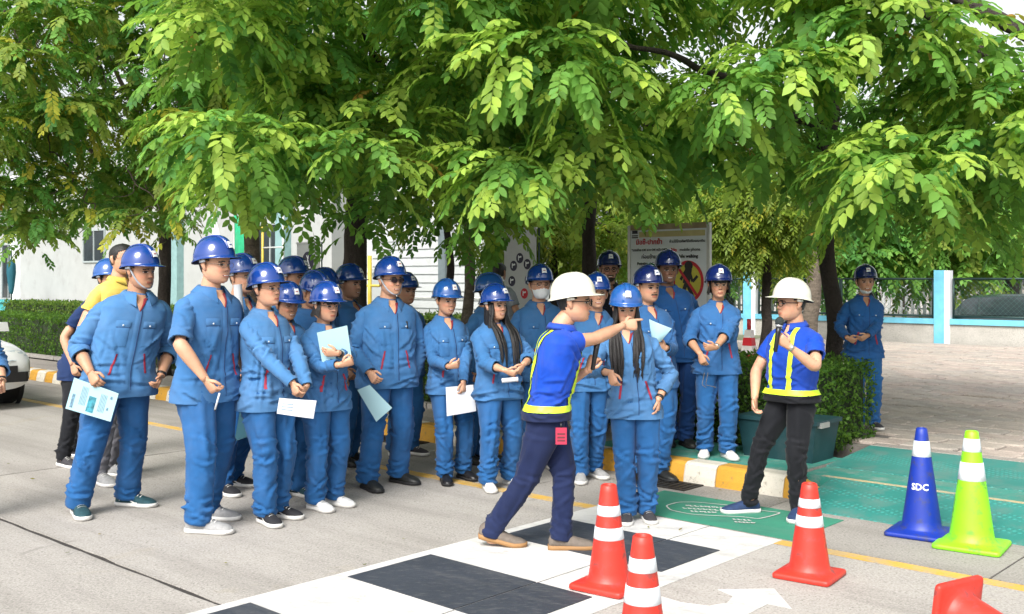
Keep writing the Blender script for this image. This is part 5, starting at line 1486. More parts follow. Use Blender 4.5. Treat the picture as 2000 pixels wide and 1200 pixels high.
person('C', 'person in navy shirt, black trousers and blue helmet standing behind the yellow shirt', 62, (212, 506), feet=((150, 893), (130, 912)), hip=162, top='shirt', jm=fabric('navy_tee', (0.012, 0.03, 0.10)), tm=m_blacktr, shoes='dark', sleeve=0.42, seed=3, hair='pony', helmet='sky', female=True, group='people without work jackets')
person('D', 'man in blue helmet with rolled sleeves and grey running shoes pinching a pen', 56, (420, 462), feet=((412, 1016), (396, 1042)), hip=405, hyaw=8, sleeve=0.56, specs='thin', shoes='grey', seed=4, skin_='fair', broad=1.04, slack=0.03, smile=True,
       arms=dict(R=dict(w=(402, 742, -0.34), e=(360, 690, -0.36), curl=0.55, ht=(0.8, -0.5, 0)), toeL=26, toeR=24))
person('E', 'man with glasses holding an upright white paper roll behind the tall man', 60, (474, 496), feet=((460, 950), (440, 966)), hip=460, specs='thin', shoes='blackwhite', seed=5, tm=m_trouser2, sleeve=0.95,
       arms=dict(R=dict(w=(488, 640, -0.30), e=(440, 700, -0.2), hd=(-0.55, -0.1, 0.8), ht=(0.1, -0.9, 0.4), curl=0.8), L=dict(w=(470, 765, -0.25), curl=0.5)))
person('F', 'young woman in blue with black and white canvas shoes holding a folded white sheet', 52, (522, 514), feet=((549, 1012), (524, 1024)), hip=522, female=True, hair='pony', hyaw=8, hpitch=-3, shoes='blackwhite', seed=6, jm=m_blue3, specs='thin', slack=0.03,
       arms=dict(R=dict(w=(580, 758, -0.30), e=(495, 730, -0.2), hd=(0.4, -0.2, -0.9), ht=(0.7, -0.6, 0.2), curl=0.5), L=dict(w=(602, 762, -0.16), e=(600, 690, 0.1), hd=(-0.5, -0.3, -0.8), ht=(-0.3, -0.9, 0), curl=0.5)))
person('G', 'woman with a brown ponytail looking down behind the girl in canvas shoes', 42, (560, 548), at=(562, 7.55), hip=566, female=True, hair='pony', hairm=m_brownhair, hpitch=10, seed=7, skin_='tan', shoes='teal', smile=True)
person('H', 'worker whose blue helmet shows in front of the round emblem banner', 66, (574, 501), at=(572, 8.6), hip=574, seed=8, skin_='tan', shoes='boot')
person('I', 'man in blue helmet bowing his head between the two women', 52, (610, 526), at=(612, 8.05), hip=612, hpitch=18, seed=9, skin_='tan', shoes='boot', jm=m_blue2)
person('J', 'worker mostly hidden behind the bowing man in blue helmet', 60, (634, 523), at=(632, 8.75), hip=632, seed=10, skin_='brown', shoes='boot', jm=m_blue2, sticker=False)
person('K', 'short-haired woman with round glasses hugging a pale folder', 40, (637, 549), feet=((657, 988), (620, 997)), hip=637, female=True, hair='bob', specs='thin', hpitch=4, hyaw=6, shoes='white', seed=11, jm=m_blue, slack=0.03, sleeve=0.93,
       arms=dict(R=dict(w=(668, 712, -0.34), e=(596, 742, -0.10), hd=(0.9, -0.1, 0.3), ht=(0.1, -0.5, 0.9), curl=0.75), L=dict(w=(660, 690, -0.30), e=(712, 720, 0.05), hd=(-1, -0.15, 0.05), ht=(0.0, -0.4, 0.9), curl=0.25), toeL=18, toeR=10), watch={'L': 'black'})
person('L', 'smiling dark-skinned worker behind the woman with the folder', 62, (684, 516), at=(684, 8.95), hip=690, seed=12, skin_='brown', shoes='boot', smile=True, jm=m_blue2)
person('M', 'stocky man in sunglasses and blue helmet with a sheet in hand', 30, (762, 502), feet=((782, 944), (722, 957)), hip=757, hyaw=12, specs='sun', strap=True, broad=1.12, belly=0.03, shoes='boot', seed=13, jm=m_blue, smile=True, slack=0.03, chest_pen=True,
       arms=dict(R=dict(w=(722, 728, -0.24), e=(700, 670, -0.1), curl=0.5, ht=(0.8, -0.6, 0)), L=dict(w=(806, 738, 0.10), e=(826, 670, 0.2), curl=0.6), toeL=24, toeR=4))
person('N', 'worker peeking out from behind the man in sunglasses', 40, (793, 532), at=(790, 9.35), hip=790, seed=14, skin_='tan', shoes='dark', jm=m_blue2)
person('O', 'smiling woman with closed eyes clasping her own elbow', 24, (871, 544), feet=((908, 936), (872, 944)), hip=880, female=True, hair='pony', hpitch=6, hyaw=10, shoes='black', seed=15, helmet='sky', smile=True, slack=0.03,
       arms=dict(R=dict(w=(876, 716, -0.32), e=(838, 740, -0.1), hd=(0.75, -0.1, 0.15), ht=(0.1, -0.5, 0.9), curl=0.5), L=dict(w=(905, 752, -0.22), e=(930, 690, 0.0), hd=(0.05, -0.2, -1), ht=(-0.6, -0.8, 0), curl=0.5)))
person('P', 'worker in a pale blue helmet half hidden behind the long-haired woman', 70, (958, 533), at=(935, 9.0), hip=925, seed=16, helmet='sky', shoes='boot', skin_='tan')
person('Q', 'bareheaded person in grey with their back turned near the icon banner', 150, (975, 512), at=(985, 12.2), hip=985, helmet=None, hair='nohelm', top='shirt', jm=fabric('grey_shirt', (0.30, 0.32, 0.36)), tm=m_blacktr, seed=17, skin_='brown', z=0.19, group='people without work jackets', sleeve=0.4)
person('R', 'laughing woman with long loose black hair and clasped hands', 28, (968, 554), feet=((1000, 948), (956, 958)), hip=974, female=True, hair='long', hyaw=14, smile=True, shoes='white', seed=18, broad=1.06, slack=0.03, sleeve=0.82,
       arms=dict(R=dict(w=(988, 724, -0.34), e=(925, 720, -0.1), hd=(0.85, -0.1, -0.35), ht=(0.3, -0.5, 0.7), curl=0.5), L=dict(w=(1022, 712, -0.22), e=(1040, 690, 0.1), hd=(-0.5, -0.3, -0.75), ht=(-0.4, -0.6, 0.6), curl=0.5)))
person('S', 'man wearing a white face mask and glossy blue helmet', 8, (1054, 516), at=(1055, 8.7), hip=1062, mask='face', seed=19, shoes='dark', hyaw=8, specs='thin')
person('T', 'presenter in a white helmet pointing with outstretched arm and royal blue polo', 86, (1122, 532), feet=((1108, 1074), (972, 1068)), hip=1072, nk=1098, sw=0.86, helmet='white', specs='black', top='shirt', jm=m_polo, tm=m_navytr, shoes='brown', sleeve=0.36, seed=20, vest=True, hyaw=-6, fwd=0.05, slack=0.10, broad=1.02, untucked=False, twist=8,
       arms=dict(R=dict(w=(1224, 634, 0.20), e=(1165, 720, 0.0), point=True, hd=(1, 0.25, 0.06), ht=(0.1, 0.2, 0.95)), L=dict(w=(1150, 722, 0.06), e=(1085, 760, 0.2), hd=(0.35, -0.1, 0.9), ht=(0.7, -0.6, 0.1), curl=0.85), toeL=4, toeR=2, liftR=0.05), group='presenters with reflective straps')
person('U', 'worker in blue helmet just behind the pointing presenter', 12, (1166, 532), feet=((1162, 932), (1136, 941)), hip=1148, seed=21, shoes='grey', skin_='fair', smile=True, hyaw=-6)
person('V', 'bearded man with glasses grinning under the leaves at the back', 2, (1190, 490), at=(1192, 9.75), hip=1192, z=0.153, helmet='dark', specs='black', beard='mb', smile=True, seed=22, skin_='brown', jm=fabric('black_jacket', (0.012, 0.014, 0.02)), shoes='boot')
person('W', 'woman with very long straight black hair looking down at her hand', -4, (1222, 552), feet=((1263, 1017), (1226, 1020)), hip=1240, female=True, hair='long', hpitch=8, hyaw=4, helmet='sky', shoes='dark', seed=23, jm=m_blue3, slack=0.03, sleeve=0.9,
       arms=dict(R=dict(w=(1193, 728, -0.30), e=(1158, 700, 0.0), hd=(0.25, -0.2, -0.95), ht=(0.8, -0.6, 0.1), curl=0.45), L=dict(w=(1286, 780, -0.10), e=(1310, 690, 0.1), hd=(-0.05, -0.1, -1), curl=0.35), toeL=10, toeR=-6), watch={'L': 'black'})
person('X', 'man with a dark moustache holding up a curled blue sheet', 22, (1266, 519), feet=((1292, 937), (1256, 936)), hip=1278, beard='m', seed=24, shoes='boot', skin_='fair', jm=m_blue2, hyaw=6, helmet='dark',
       arms=dict(L=dict(w=(1300, 680, -0.28), e=(1325, 720, 0.0), hd=(-0.85, -0.3, 0.25), ht=(0, -0.3, 0.9), curl=0.7)))
person('Y', 'tall dark-skinned man smiling in front of the notice board', 4, (1305, 488), feet=((1340, 872), (1310, 870)), hip=1325, z=0.153, seed=25, skin_='dark', smile=True, helmet='dark', jm=m_navyjacket, tm=fabric('dark_work_trousers', (0.010, 0.045, 0.16)), shoes='boot', sticker=False, arms=dict(L=dict(l=(0.17, 0.14, 0.95)), R=dict(l=(0.17, 0.14, 0.95))))
person('Z', 'person in a green helmet glimpsed behind the man with the moustache', 10, (1272, 514), at=(1274, 9.5), hip=1274, z=0.153, helmet='green', seed=26, jm=m_navyjacket, skin_='tan', shoes='boot', sticker=False)
person('AA', 'woman in white sneakers with crossed wrists standing on the kerb edge', -2, (1404, 516), feet=((1421, 896), (1378, 892)), hip=1400, female=True, z=0.153, hair='bob', helmet='dark', skin_='tan', shoes='white', seed=27, broad=1.06, sleeve=0.72, slack=0.03, jm=m_blue2,
       arms=dict(R=dict(w=(1368, 692, -0.26), e=(1340, 650, 0.0), hd=(0.25, -0.25, -0.9), ht=(0.8, -0.5, 0.1), curl=0.4), L=dict(w=(1396, 682, -0.32), e=(1455, 680, 0.0), hd=(-0.85, -0.2, 0.0), ht=(-0.1, -0.4, 0.9), curl=0.45), toeL=14, toeR=-14), watch={'L': 'steel'})
person('BB', 'presenter in a white helmet with lime straps speaking into a microphone', -52, (1546, 542), feet=((1553, 1014), (1457, 1003)), hip=1545, helmet='white', specs='black', top='shirt', jm=m_polo, tm=m_blacktr, shoes='navy', sleeve=0.40, seed=28, vest=True, hyaw=-22, slack=0.05, untucked=False, belly=0.02,
       arms=dict(L=dict(w=(1540, 676, -0.34), e=(1612, 735, -0.3), hd=(-0.72, -0.15, 0.62), ht=(0.45, -0.2, 0.85), curl=0.8), R=dict(w=(1474, 778, 0.02), e=(1478, 700, 0.25), hd=(-0.05, -0.2, -1), curl=0.4), toeL=26, toeR=-30), group='presenters with reflective straps', watch={'L': 'steel'})
person('CC', 'woman with a mask under her chin standing alone beside the tree trunk', -4, (1690, 516), feet=((1706, 838), (1679, 837)), hip=1686, z=0.2, female=True, hair='pony', helmet='dark', mask='chin', skin_='tan', shoes='dark', seed=29, jm=fabric('shaded_work_blue', (0.016, 0.088, 0.26)), tm=m_trouser, broad=1.05, smile=True,
       arms=dict(R=dict(w=(1655, 660, -0.26), e=(1625, 640, 0.0), hd=(0.8, -0.2, -0.4), ht=(0.2, -0.5, 0.7), curl=0.5), L=dict(w=(1694, 656, -0.28), e=(1742, 650, 0.0), hd=(-0.75, -0.2, -0.35), ht=(-0.1, -0.5, 0.8), curl=0.45)))
person('DD', 'worker cut off by the picture edge in front of the white car', 40, (-92, 500), at=(-104, 6.75), hip=-104, seed=30, shoes='boot', sleeve=0.82,
       arms=dict(L=dict(w=(4, 745, 0.0), e=(-10, 690, 0.2), curl=0.5)), watch={'L': 'black'})

# ------------------------------------------------------------------ papers, microphones, badge, pen
m_paper = mat('pale_blue_paper', (0.34, 0.54, 0.60), 0.7, 0.04, 4)
m_paperw = mat('white_paper', (0.58, 0.60, 0.64), 0.7, 0.03, 4)
m_print = mat('paper_print', (0.12, 0.22, 0.30), 0.7, 0.4, 60)
m_photo = mat('printed_photo', (0.03, 0.20, 0.26), 0.6, 0.8, 25)
m_folder = mat('dark_teal_folder', (0.01, 0.07, 0.10), 0.5)
def sheet(name, label, cat, c4, m, back=None, bow=0.0, nu=8, nv=6, group=None):
    """thin stack of paper through four world points bl, br, tr, tl"""
    c = np.array([unp(*p) for p in c4])
    nrm = unit(np.cross(c[1] - c[0], c[3] - c[0]))
    if nrm[1] > 0: nrm = -nrm
    u = np.linspace(0, 1, nu); v = np.linspace(0, 1, nv)
    G = np.array([[(c[0] * (1 - a) + c[1] * a) * (1 - b) + (c[3] * (1 - a) + c[2] * a) * b + nrm * bow * (4 * a * (1 - a) * 0.6 + 0.4 * math.sin(b * 3)) for a in u] for b in v])
    base = c.mean(0)
    root = thing(name, label, cat, base, group=group)
    mb = MB(); A, B = G - base + nrm * 0.002, G - base - nrm * 0.0008
    mb.grid(A, False); mb.grid(B[:, ::-1], False)
    rim = lambda Q: np.concatenate([Q[0, :], Q[1:, -1], Q[-1, ::-1][1:], Q[::-1, 0][1:-1]])
    mb.grid(np.stack([rim(A), rim(B)]), True)
    mb.build('page', m, root, smooth=True)
    if back is not None:
        mb = MB(); C2 = G - base - nrm * 0.0012; D2 = G - base - nrm * 0.003
        ce = C2.mean((0, 1)); C2 = ce + (C2 - ce) * 1.012; D2 = ce + (D2 - ce) * 1.012
        mb.grid(C2, False); mb.grid(D2[:, ::-1], False); mb.grid(np.stack([rim(C2), rim(D2)]), True)
        mb.build('backing', back, root)
    def on(uv):                          # a print patch given as (u0,v0,u1,v1)
        u0, v0, u1, v1 = uv
        f = lambda a, b: ((c[0] * (1 - a) + c[1] * a) * (1 - b) + (c[3] * (1 - a) + c[2] * a) * b + nrm * (bow * (4 * a * (1 - a) * 0.6 + 0.4 * math.sin(b * 3)) + 0.0035)) - base
        return np.array([[f(a, b) for a in np.linspace(u0, u1, 4)] for b in np.linspace(v0, v1, 3)])
    return root, on
YA = PEOPLE['A']['Y0'] - 0.30
r_, on = sheet('paper_sheet', 'pale blue printed sheet with a small photo in the heavy man\'s hand', 'paper', ((128, 798, YA), (216, 824, YA), (232, 769, YA), (145, 738, YA)), m_paper, m_folder)
mb = MB(); mb.grid(on((0.42, 0.10, 0.58, 0.62)), False); mb.build('printed_photo', m_photo, r_)
for k in range(5):
    mb = MB(); mb.grid(on((0.24 + 0.03 * k, 0.25, 0.25 + 0.03 * k, 0.85)), False); mb.build('text_line', m_print, r_)
for k in range(5):
    mb = MB(); mb.grid(on((0.66 + 0.03 * k, 0.2, 0.67 + 0.03 * k, 0.8)), False); mb.build('text_line', m_print, r_)
for u0, v0, u1, v1 in ((0.07, 0.08, 0.13, 0.52), (0.86, 0.72, 0.91, 0.82), (0.84, 0.32, 0.88, 0.42)):
    mb = MB(); mb.grid(on((u0, v0, u1, v1)), False); mb.build('printed_block', m_print, r_)
YE = PEOPLE['E']['Y0'] - 0.36
t = thing('paper_roll', 'upright white paper roll gripped by the man with glasses', 'paper', unp(471, 652, YE))
mb = MB(); p0, p1 = np.zeros(3), unp(464, 556, YE) - unp(471, 652, YE); Gp = tube(np.linspace(p0, p1, 5), 0.030, None, 18); mb.grid(Gp, True); mb.grid((Gp.mean(1, keepdims=True) + (Gp - Gp.mean(1, keepdims=True)) * 0.9)[:, ::-1], True); mb.build('sheet', m_paperw, t)
Gq = tube(np.linspace(p0, p1, 3), 0.018, None, 12); mb = MB(); mb.grid(Gq, True); mb.build('inner_sheet', m_paperw, t)
YF = PEOPLE['F']['Y0'] - 0.34
r_, on = sheet('folded_sheet', 'folded white sheet with faint print held by the woman in canvas shoes', 'paper', ((541, 808, YF), (612, 818, YF), (618, 783, YF), (546, 778, YF)), m_paperw, m_paperw, 0.01)
for k in range(3):
    mb = MB(); mb.grid(on((0.1, 0.3 + 0.18 * k, 0.42, 0.34 + 0.18 * k)), False); mb.build('text_line', m_print, r_)
YK = PEOPLE['K']['Y0'] - 0.26
sheet('pale_folder', 'pale cyan folder hugged against the chest of the woman with glasses', 'folder', ((630, 712, YK + 0.02), (688, 706, YK + 0.03), (678, 636, YK), (619, 650, YK)), m_paper, m_folder, 0.006)
YM = PEOPLE['M']['Y0'] - 0.30
sheet('paper_sheet', 'pale blue sheet dangling from the hand of the man in sunglasses', 'paper', ((735, 824, YM), (766, 797, YM), (722, 752, YM), (698, 762, YM)), m_paper, m_folder, 0.008)
YO = PEOPLE['O']['Y0'] - 0.22
sheet('paper_sheet', 'white document hanging from the hand of the smiling woman with closed eyes', 'paper', ((873, 813, YO), (930, 803, YO + 0.03), (924, 752, YO + 0.03), (871, 757, YO)), m_paperw, m_paperw, 0.01)
YR = PEOPLE['R']['Y0'] - 0.38
t = thing('paper_roll', 'small white paper roll in the laughing woman\'s clasped hands', 'paper', unp(980, 744, YR))
mb = MB(); p1 = unp(1012, 741, YR) - unp(980, 744, YR); Gp = tube(np.linspace(np.zeros(3), p1, 4), 0.017, 0.017, 14, (0, 0, 1)); mb.grid(Gp, True); mb.grid((Gp.mean(1, keepdims=True) + (Gp - Gp.mean(1, keepdims=True)) * 0.85)[:, ::-1], True); mb.build('sheet', m_paperw, t)
YX = PEOPLE['X']['Y0'] - 0.32
sheet('paper_sheet', 'curled pale blue sheet held up by the man with the moustache', 'paper', ((1275, 668, YX), (1290, 668, YX - 0.02), (1312, 642, YX - 0.06), (1268, 624, YX)), m_paper, m_paperw, 0.03)
YE2 = PEOPLE['E']['Y0'] - 0.28
sheet('teal_folder', 'dark teal folder hanging beside the canvas-shoe woman\'s hip', 'folder', ((458, 862, YE2), (492, 850, YE2), (490, 792, YE2), (470, 795, YE2)), m_folder, m_paper)
pen = thing('white_pen', 'white pen pinched in the fingers of the man in grey shoes', 'pen', unp(420, 800, PEOPLE['D']['Y0'] - 0.36))
mb = MB(); d_ = unp(429, 768, PEOPLE['D']['Y0'] - 0.36) - unp(420, 800, PEOPLE['D']['Y0'] - 0.36); mb.bar(np.zeros(3), d_, 0.006, 8); mb.build('barrel', m_paperw, pen)
mb = MB(); mb.bar(-d_ * 0.12, -d_ * 0.001, 0.002, 6, 0.005); mb.build('tip', m_watch, pen)
def mic(label, p_top, p_bot):
    a, b = np.array(p_bot), np.array(p_top)
    t = thing('microphone', label, 'microphone', a)
    d = unit(b - a); L = np.linalg.norm(b - a)
    m_b = mat('microphone_black', (0.012, 0.012, 0.013), 0.35); m_g = mat('microphone_grille', (0.02, 0.03, 0.03), 0.6, 0.5, 200, 0.8, 300); m_r = mat('microphone_silver', (0.45, 0.46, 0.48), 0.3, metal=0.6)
    u = np.array([0, .02, .55, .70]) * L; mb = MB(); mb.grid(tube(d * u[:, None], np.array([.011, .0135, .0165, .019]), None, 12), True, True, True); mb.build('handle', m_b, t)
    u = np.array([.702, .76]) * L; mb = MB(); mb.grid(tube(d * u[:, None], np.array([.021, .024]), None, 12), True, True, True); mb.build('collar_ring', m_r, t)
    u = np.linspace(.762, 1.0, 7) * L; mb = MB(); mb.grid(tube(d * u[:, None], np.array([.024, .027, .0285, .028, .025, .018, .004]), None, 14), True, True, True); mb.build('grille', m_g, t)
YB = PEOPLE['BB']['grips']['L']
mic('black handheld microphone at the mouth of the standing presenter', YB + np.array([0.005, -0.01, 0.135]), YB + np.array([-0.03, -0.02, -0.09]))
YT = PEOPLE['T']['grips']['L']
mic('black handheld microphone held low by the pointing presenter', YT + np.array([0.03, -0.01, 0.15]), YT + np.array([-0.01, -0.02, -0.08]))
YT0 = PEOPLE['T']['Y0']
t = thing('id_badge', 'red badge card clipped at the hip of the pointing presenter', 'badge', unp(1096, 852, YT0 - 0.22))
mb = MB(); mb.box((0, 0, 0), (0.032, 0.003, 0.048)); mb.build('card', mat('badge_red', (0.42, 0.03, 0.07), 0.4), t, smooth=False)
for z in (0.012, -0.008, -0.026):
    mb = MB(); mb.box((0, -0.0035, z), (0.022, 0.0006, 0.005)); mb.build('print_line', mat('badge_print', (0.12, 0.02, 0.03), 0.5), t, smooth=False)
mb = MB(); mb.bar((0, 0, 0.048), (0.0, 0.01, 0.075), 0.006, 6); mb.build('clip', m_watch, t)
# glasses dangling from the crossed hands
YG = PEOPLE['AA']['Y0'] - 0.34
t = thing('folded_glasses', 'thin spectacles dangling from the crossed hands of the woman on the kerb', 'glasses', unp(1378, 735, YG))
for x0, x1 in ((1372, 1379), (1379, 1399)):
    mb = MB(); q0 = unp(x0 + 4, 728, YG) - unp(1378, 735, YG); q1 = unp(x0 - 1, 752, YG) - unp(1378, 735, YG); q2 = unp(x1, 757, YG) - unp(1378, 735, YG)
    mb.grid(tube(smooth_path([q0, q1, q2], 12, 0.01)[0], 0.0025, None, 6), True); mb.build('rim', m_specs_thin, t)
# ------------------------------------------------------------------ traffic cones
def cone_mat(name, c, rough=0.45): return mat(name, c, rough, 0.08, 5, 0.08, 30, dirt=tuple(x * 0.42 + 0.03 for x in c), ds=15, dthr=(0.54, 0.66))
m_cr = cone_mat('red_cone_plastic', (0.60, 0.034, 0.02)); m_cb = cone_mat('blue_cone_plastic', (0.006, 0.03, 0.30)); m_cg = cone_mat('lime_cone_plastic', (0.25, 0.78, 0.012))
m_band = mat('cone_reflective_band', (0.66, 0.71, 0.75), 0.4, 0.06, 10, dirt=(0.42, 0.44, 0.45), ds=14, dthr=(0.55, 0.75))
def cone(label, at, h, r0, r1, base, m, bands, foot=0.06, txt=None, rz=None, tilt=None):
    t = thing('traffic_cone', label, 'cone', at, ROAD_YAW + 0.12 if rz is None else rz)
    mb = MB()                                    # square base with rounded corners
    a = np.linspace(0, 2 * np.pi, 48, endpoint=False) + math.pi / 4 * 0
    e = 2 / 16.0
    sx, sy = np.sign(np.cos(a)) * np.abs(np.cos(a)) ** e, np.sign(np.sin(a)) * np.abs(np.sin(a)) ** e
    ring = lambda s, z: np.c_[sx * base * s, sy * base * s, np.full(48, z)]
    circ = lambda r, z: np.c_[np.cos(a) * r, np.sin(a) * r, np.full(48, z)]
    mb.grid(np.array([ring(0.97, 0.0), ring(1.0, 0.004), ring(1.0, 0.020), ring(0.97, 0.027), ring(0.9, 0.030), circ(r0 * 1.22, 0.033), circ(r0 * 1.08, 0.045)]), True, True, False)
    mb.build('base', m, t)
    def rad(z): return r0 + (r1 - r0) * (z - 0.045) / (h - 0.045)
    mb = MB(); zz = np.r_[0.045, np.linspace(0.06, h - 0.006, 16), h]
    rs = [rad(z) for z in zz]; rs[0] = r0 * 1.08; rs[-1] = r1 * 0.86
    G = [circ(r, z) for r, z in zip(rs, zz)] + [circ(r1 * 0.7, h - 0.002), circ(r1 * 0.7, h - 0.06), circ(0.002, h - 0.06)]
    mb.grid(np.array(G), True); mb.build('body', m, t)
    for z0, z1 in bands:
        mb = MB(); mb.grid(np.array([circ(rad(z0) + 0.0002, z0 - 0.001), circ(rad(z0) + 0.002, z0), circ(rad((z0 + z1) / 2) + 0.002, (z0 + z1) / 2), circ(rad(z1) + 0.002, z1), circ(rad(z1) + 0.0002, z1 + 0.001)]), True); mb.build('reflective_band', m_band, t)
    if txt:
        z = h * 0.46; ang = -math.atan2(at[0], at[1]) - (ROAD_YAW + 0.12 if rz is None else rz)
        o = text_mesh('lettering', txt, 0.055, m_sticker, t, Matrix.Rotation(ang - 0.12, 4, 'Z') @ Matrix.Translation((0, 0, z)) @ Matrix.Rotation(math.radians(90), 4, 'X'), bold=0.0014, extrude=0.001)
        o.matrix_local = Matrix.Identity(4)
        A = Matrix.Rotation(ang - 0.12, 4, 'Z')
        for v in o.data.vertices:                # wrap the letters round the cone
            x, y = v.co.x, v.co.y; zc = z + y; r = rad(zc) + 0.0025 + v.co.z
            v.co = A @ Vector((r * math.sin(x / r), -r * math.cos(x / r), zc))
    return t
def cone_px(px_base, py_base): p = gnd(px_base, py_base); p[2] = 0.009; return p
cone('red cone with two white bands standing on the black crosswalk stripe', gnd(1189, 1150) + [0, 0, 0.009], 0.53, 0.106, 0.040, 0.155, m_cr, ((0.255, 0.315), (0.375, 0.425)))
cone('red cone cut off by the lower edge, in front of its twin', gnd(1255, 1297) + [0, 0, 0.006], 0.53, 0.106, 0.040, 0.155, m_cr, ((0.255, 0.325), (0.385, 0.44)))
cone('red cone standing alone on bare concrete next to the yellow line', gnd(1581, 1126) + [0, 0, 0.002], 0.50, 0.108, 0.040, 0.155, m_cr, ((0.275, 0.33), (0.375, 0.42)))
cone('blue cone with white lettering beside the lime one', gnd(1800, 1044) + [0, 0, 0.002], 0.665, 0.120, 0.032, 0.185, m_cb, ((0.49, 0.585),), txt='SDC')
cone('lime green cone with two white bands beside the blue one', gnd(1898, 1068) + [0, 0, 0.002], 0.69, 0.128, 0.036, 0.19, m_cg, ((0.40, 0.505), (0.57, 0.645)))
ct = cone('red cone knocked over on its side in the picture corner', (0, 0, 0), 0.53, 0.106, 0.040, 0.155, m_cr, ((0.255, 0.315), (0.375, 0.425)))
ct.rotation_euler = Vector((0.50, -0.85, -0.13)).to_track_quat('Z', 'Y').to_euler(); ct.location = tuple(unp(1862, 1196, 4.58))

# ------------------------------------------------------------------ cars
m_rubber = mat('tyre_rubber', (0.012, 0.012, 0.013), 0.8); m_rim = mat('wheel_alloy', (0.4, 0.4, 0.42), 0.3, metal=0.8)
m_glass = mat('car_glass', (0.022, 0.032, 0.035), 0.06, 0.2, 3, coat=0.4, spec=0.5)
m_blk = mat('black_plastic', (0.012, 0.012, 0.014), 0.45)
m_hlamp = mat('headlamp_glass', (0.45, 0.52, 0.55), 0.1, 0.4, 12, coat=0.6)
def car(name, label, loc_, yaw, paint, L=4.3, Wd=1.75, Hh=1.48, suv=False):
    t = thing(name, label, 'car', loc_, yaw)          # local +x is forward
    n = 34
    x = np.linspace(-L / 2, L / 2, n); u = (x + L / 2) / L
    hood = np.interp(u, [0, .03, .10, .30, .62, .74, .88, .95, .985, 1], [.60, .86, .95, .95, .93, .90, .84, .78, .72, .62])
    low = np.interp(u, [0, .04, .12, .88, .96, 1], [.42, .30, .22, .22, .22, .24])
    wd = Wd / 2 * np.interp(u, [0, .03, .10, .3, .8, .92, .975, 1], [.70, .86, .96, 1, 1, .97, .92, .84])
    G = []
    for xi, h_, l_, w_ in zip(x, hood, low, wd):
        ring = []
        for q_ in np.linspace(0, 2 * np.pi, 28, endpoint=False):
            c_, s_ = math.cos(q_), math.sin(q_)
            ring.append((xi, w_ * math.copysign(abs(c_) ** 0.5, c_), (h_ + l_) / 2 + (h_ - l_) / 2 * math.copysign(abs(s_) ** 0.55, s_)))
        G.append(ring)
    mb = MB(); mb.grid(np.array(G), True, True, True); mb.build('body', paint, t)
    # greenhouse
    cu = np.array([.05, .12, .26, .45, .58, .70]) if suv else np.array([.10, .20, .34, .50, .60, .72])
    ct_ = np.array([.90, Hh - .06, Hh - .01, Hh, Hh - .05, .90]); cu[0] -= 0.0
    xs = -L / 2 + np.linspace(cu[0], cu[-1], 22) * L; top_ = np.interp(np.linspace(cu[0], cu[-1], 22), cu, ct_)
    G = []
    for xi, tp in zip(xs, top_):
        f_ = (tp - 0.9) / (Hh - 0.9); wb, wt = Wd / 2 * 0.93, Wd / 2 * (0.93 - 0.20 * f_)
        G.append([(xi, -wb, 0.86), (xi, -wt - (wb - wt) * 0.1, 0.9 + (tp - 0.9) * 0.9), (xi, -wt * 0.82, tp), (xi, wt * 0.82, tp), (xi, wt + (wb - wt) * 0.1, 0.9 + (tp - 0.9) * 0.9), (xi, wb, 0.86)])
    mb = MB(); mb.grid(np.array(G), False); mb.build('cabin', paint, t, smooth=False)
    for sg in (1, -1):                                # side windows
        for k, (u0, u1) in enumerate(((cu[0] + .05, cu[1] + .06), (cu[1] + .075, .405), (.42, cu[-1] - .045))):
            P = []
            for uu in np.linspace(u0, u1, 6):
                xi = -L / 2 + uu * L; tp = float(np.interp(uu, cu, ct_)); f_ = (tp - 0.9) / (Hh - 0.9); wb, wt = Wd / 2 * 0.93, Wd / 2 * (0.93 - 0.2 * f_)
                z1 = 0.9 + (tp - 0.9) * 0.84; w1 = wb + (wt + (wb - wt) * 0.1 - wb) * ((z1 - 0.86) / max(0.04, 0.9 + (tp - 0.9) * 0.9 - 0.86))
                P.append([(xi, sg * (wb + 0.006), 0.90), (xi, sg * (w1 + 0.006), z1)])
            mb = MB(); mb.grid(np.array(P), False); mb.build('side_window', m_glass, t, smooth=False)
    for nm, (u0, u1) in (('windscreen', (cu[-2] + .012, cu[-1] - .008)), ('rear_window', (cu[0] + .008, cu[1] - .01))):
        P = []
        for uu in np.linspace(u0, u1, 5):
            xi = -L / 2 + uu * L; tp = float(np.interp(uu, cu, ct_)); f_ = (tp - 0.9) / (Hh - 0.9); wt = Wd / 2 * (0.93 - 0.2 * f_)
            P.append([(xi + (0.004 if nm == 'windscreen' else -0.004), yy * wt * 0.80, tp + 0.006) for yy in (-1, -0.5, 0, 0.5, 1)])
        mb = MB(); mb.grid(np.array(P), False); mb.build(nm, m_glass, t, smooth=False)
    for xw in (-L / 2 + 0.19 * L, -L / 2 + 0.81 * L):
        for sg in (1, -1):
            c = np.array([xw, sg * (Wd / 2 - 0.10), 0.31]); a = np.linspace(0, 2 * np.pi, 28, endpoint=False)
            rg = lambda r, y: np.c_[c[0] + r * np.cos(a), np.full(28, c[1] + y * sg), c[2] + r * np.sin(a)]
            mb = MB(); mb.grid(np.array([rg(0.2, -0.09), rg(0.30, -0.09), rg(0.315, -0.06), rg(0.315, 0.07), rg(0.30, 0.105), rg(0.215, 0.108)]), True, True, False); w_ = mb.build('wheel', m_rubber, t)
            mb = MB(); mb.grid(np.array([rg(0.213, 0.106), rg(0.20, 0.09), rg(0.05, 0.10), rg(0.04, 0.108)]), True, False, True); mb.build('rim', m_rim, w_)
            mb = MB(); mb.grid(np.array([rg(0.36, 0.05), rg(0.37, 0.1025)]), True); mb.build('wheel_arch', m_blk, t)
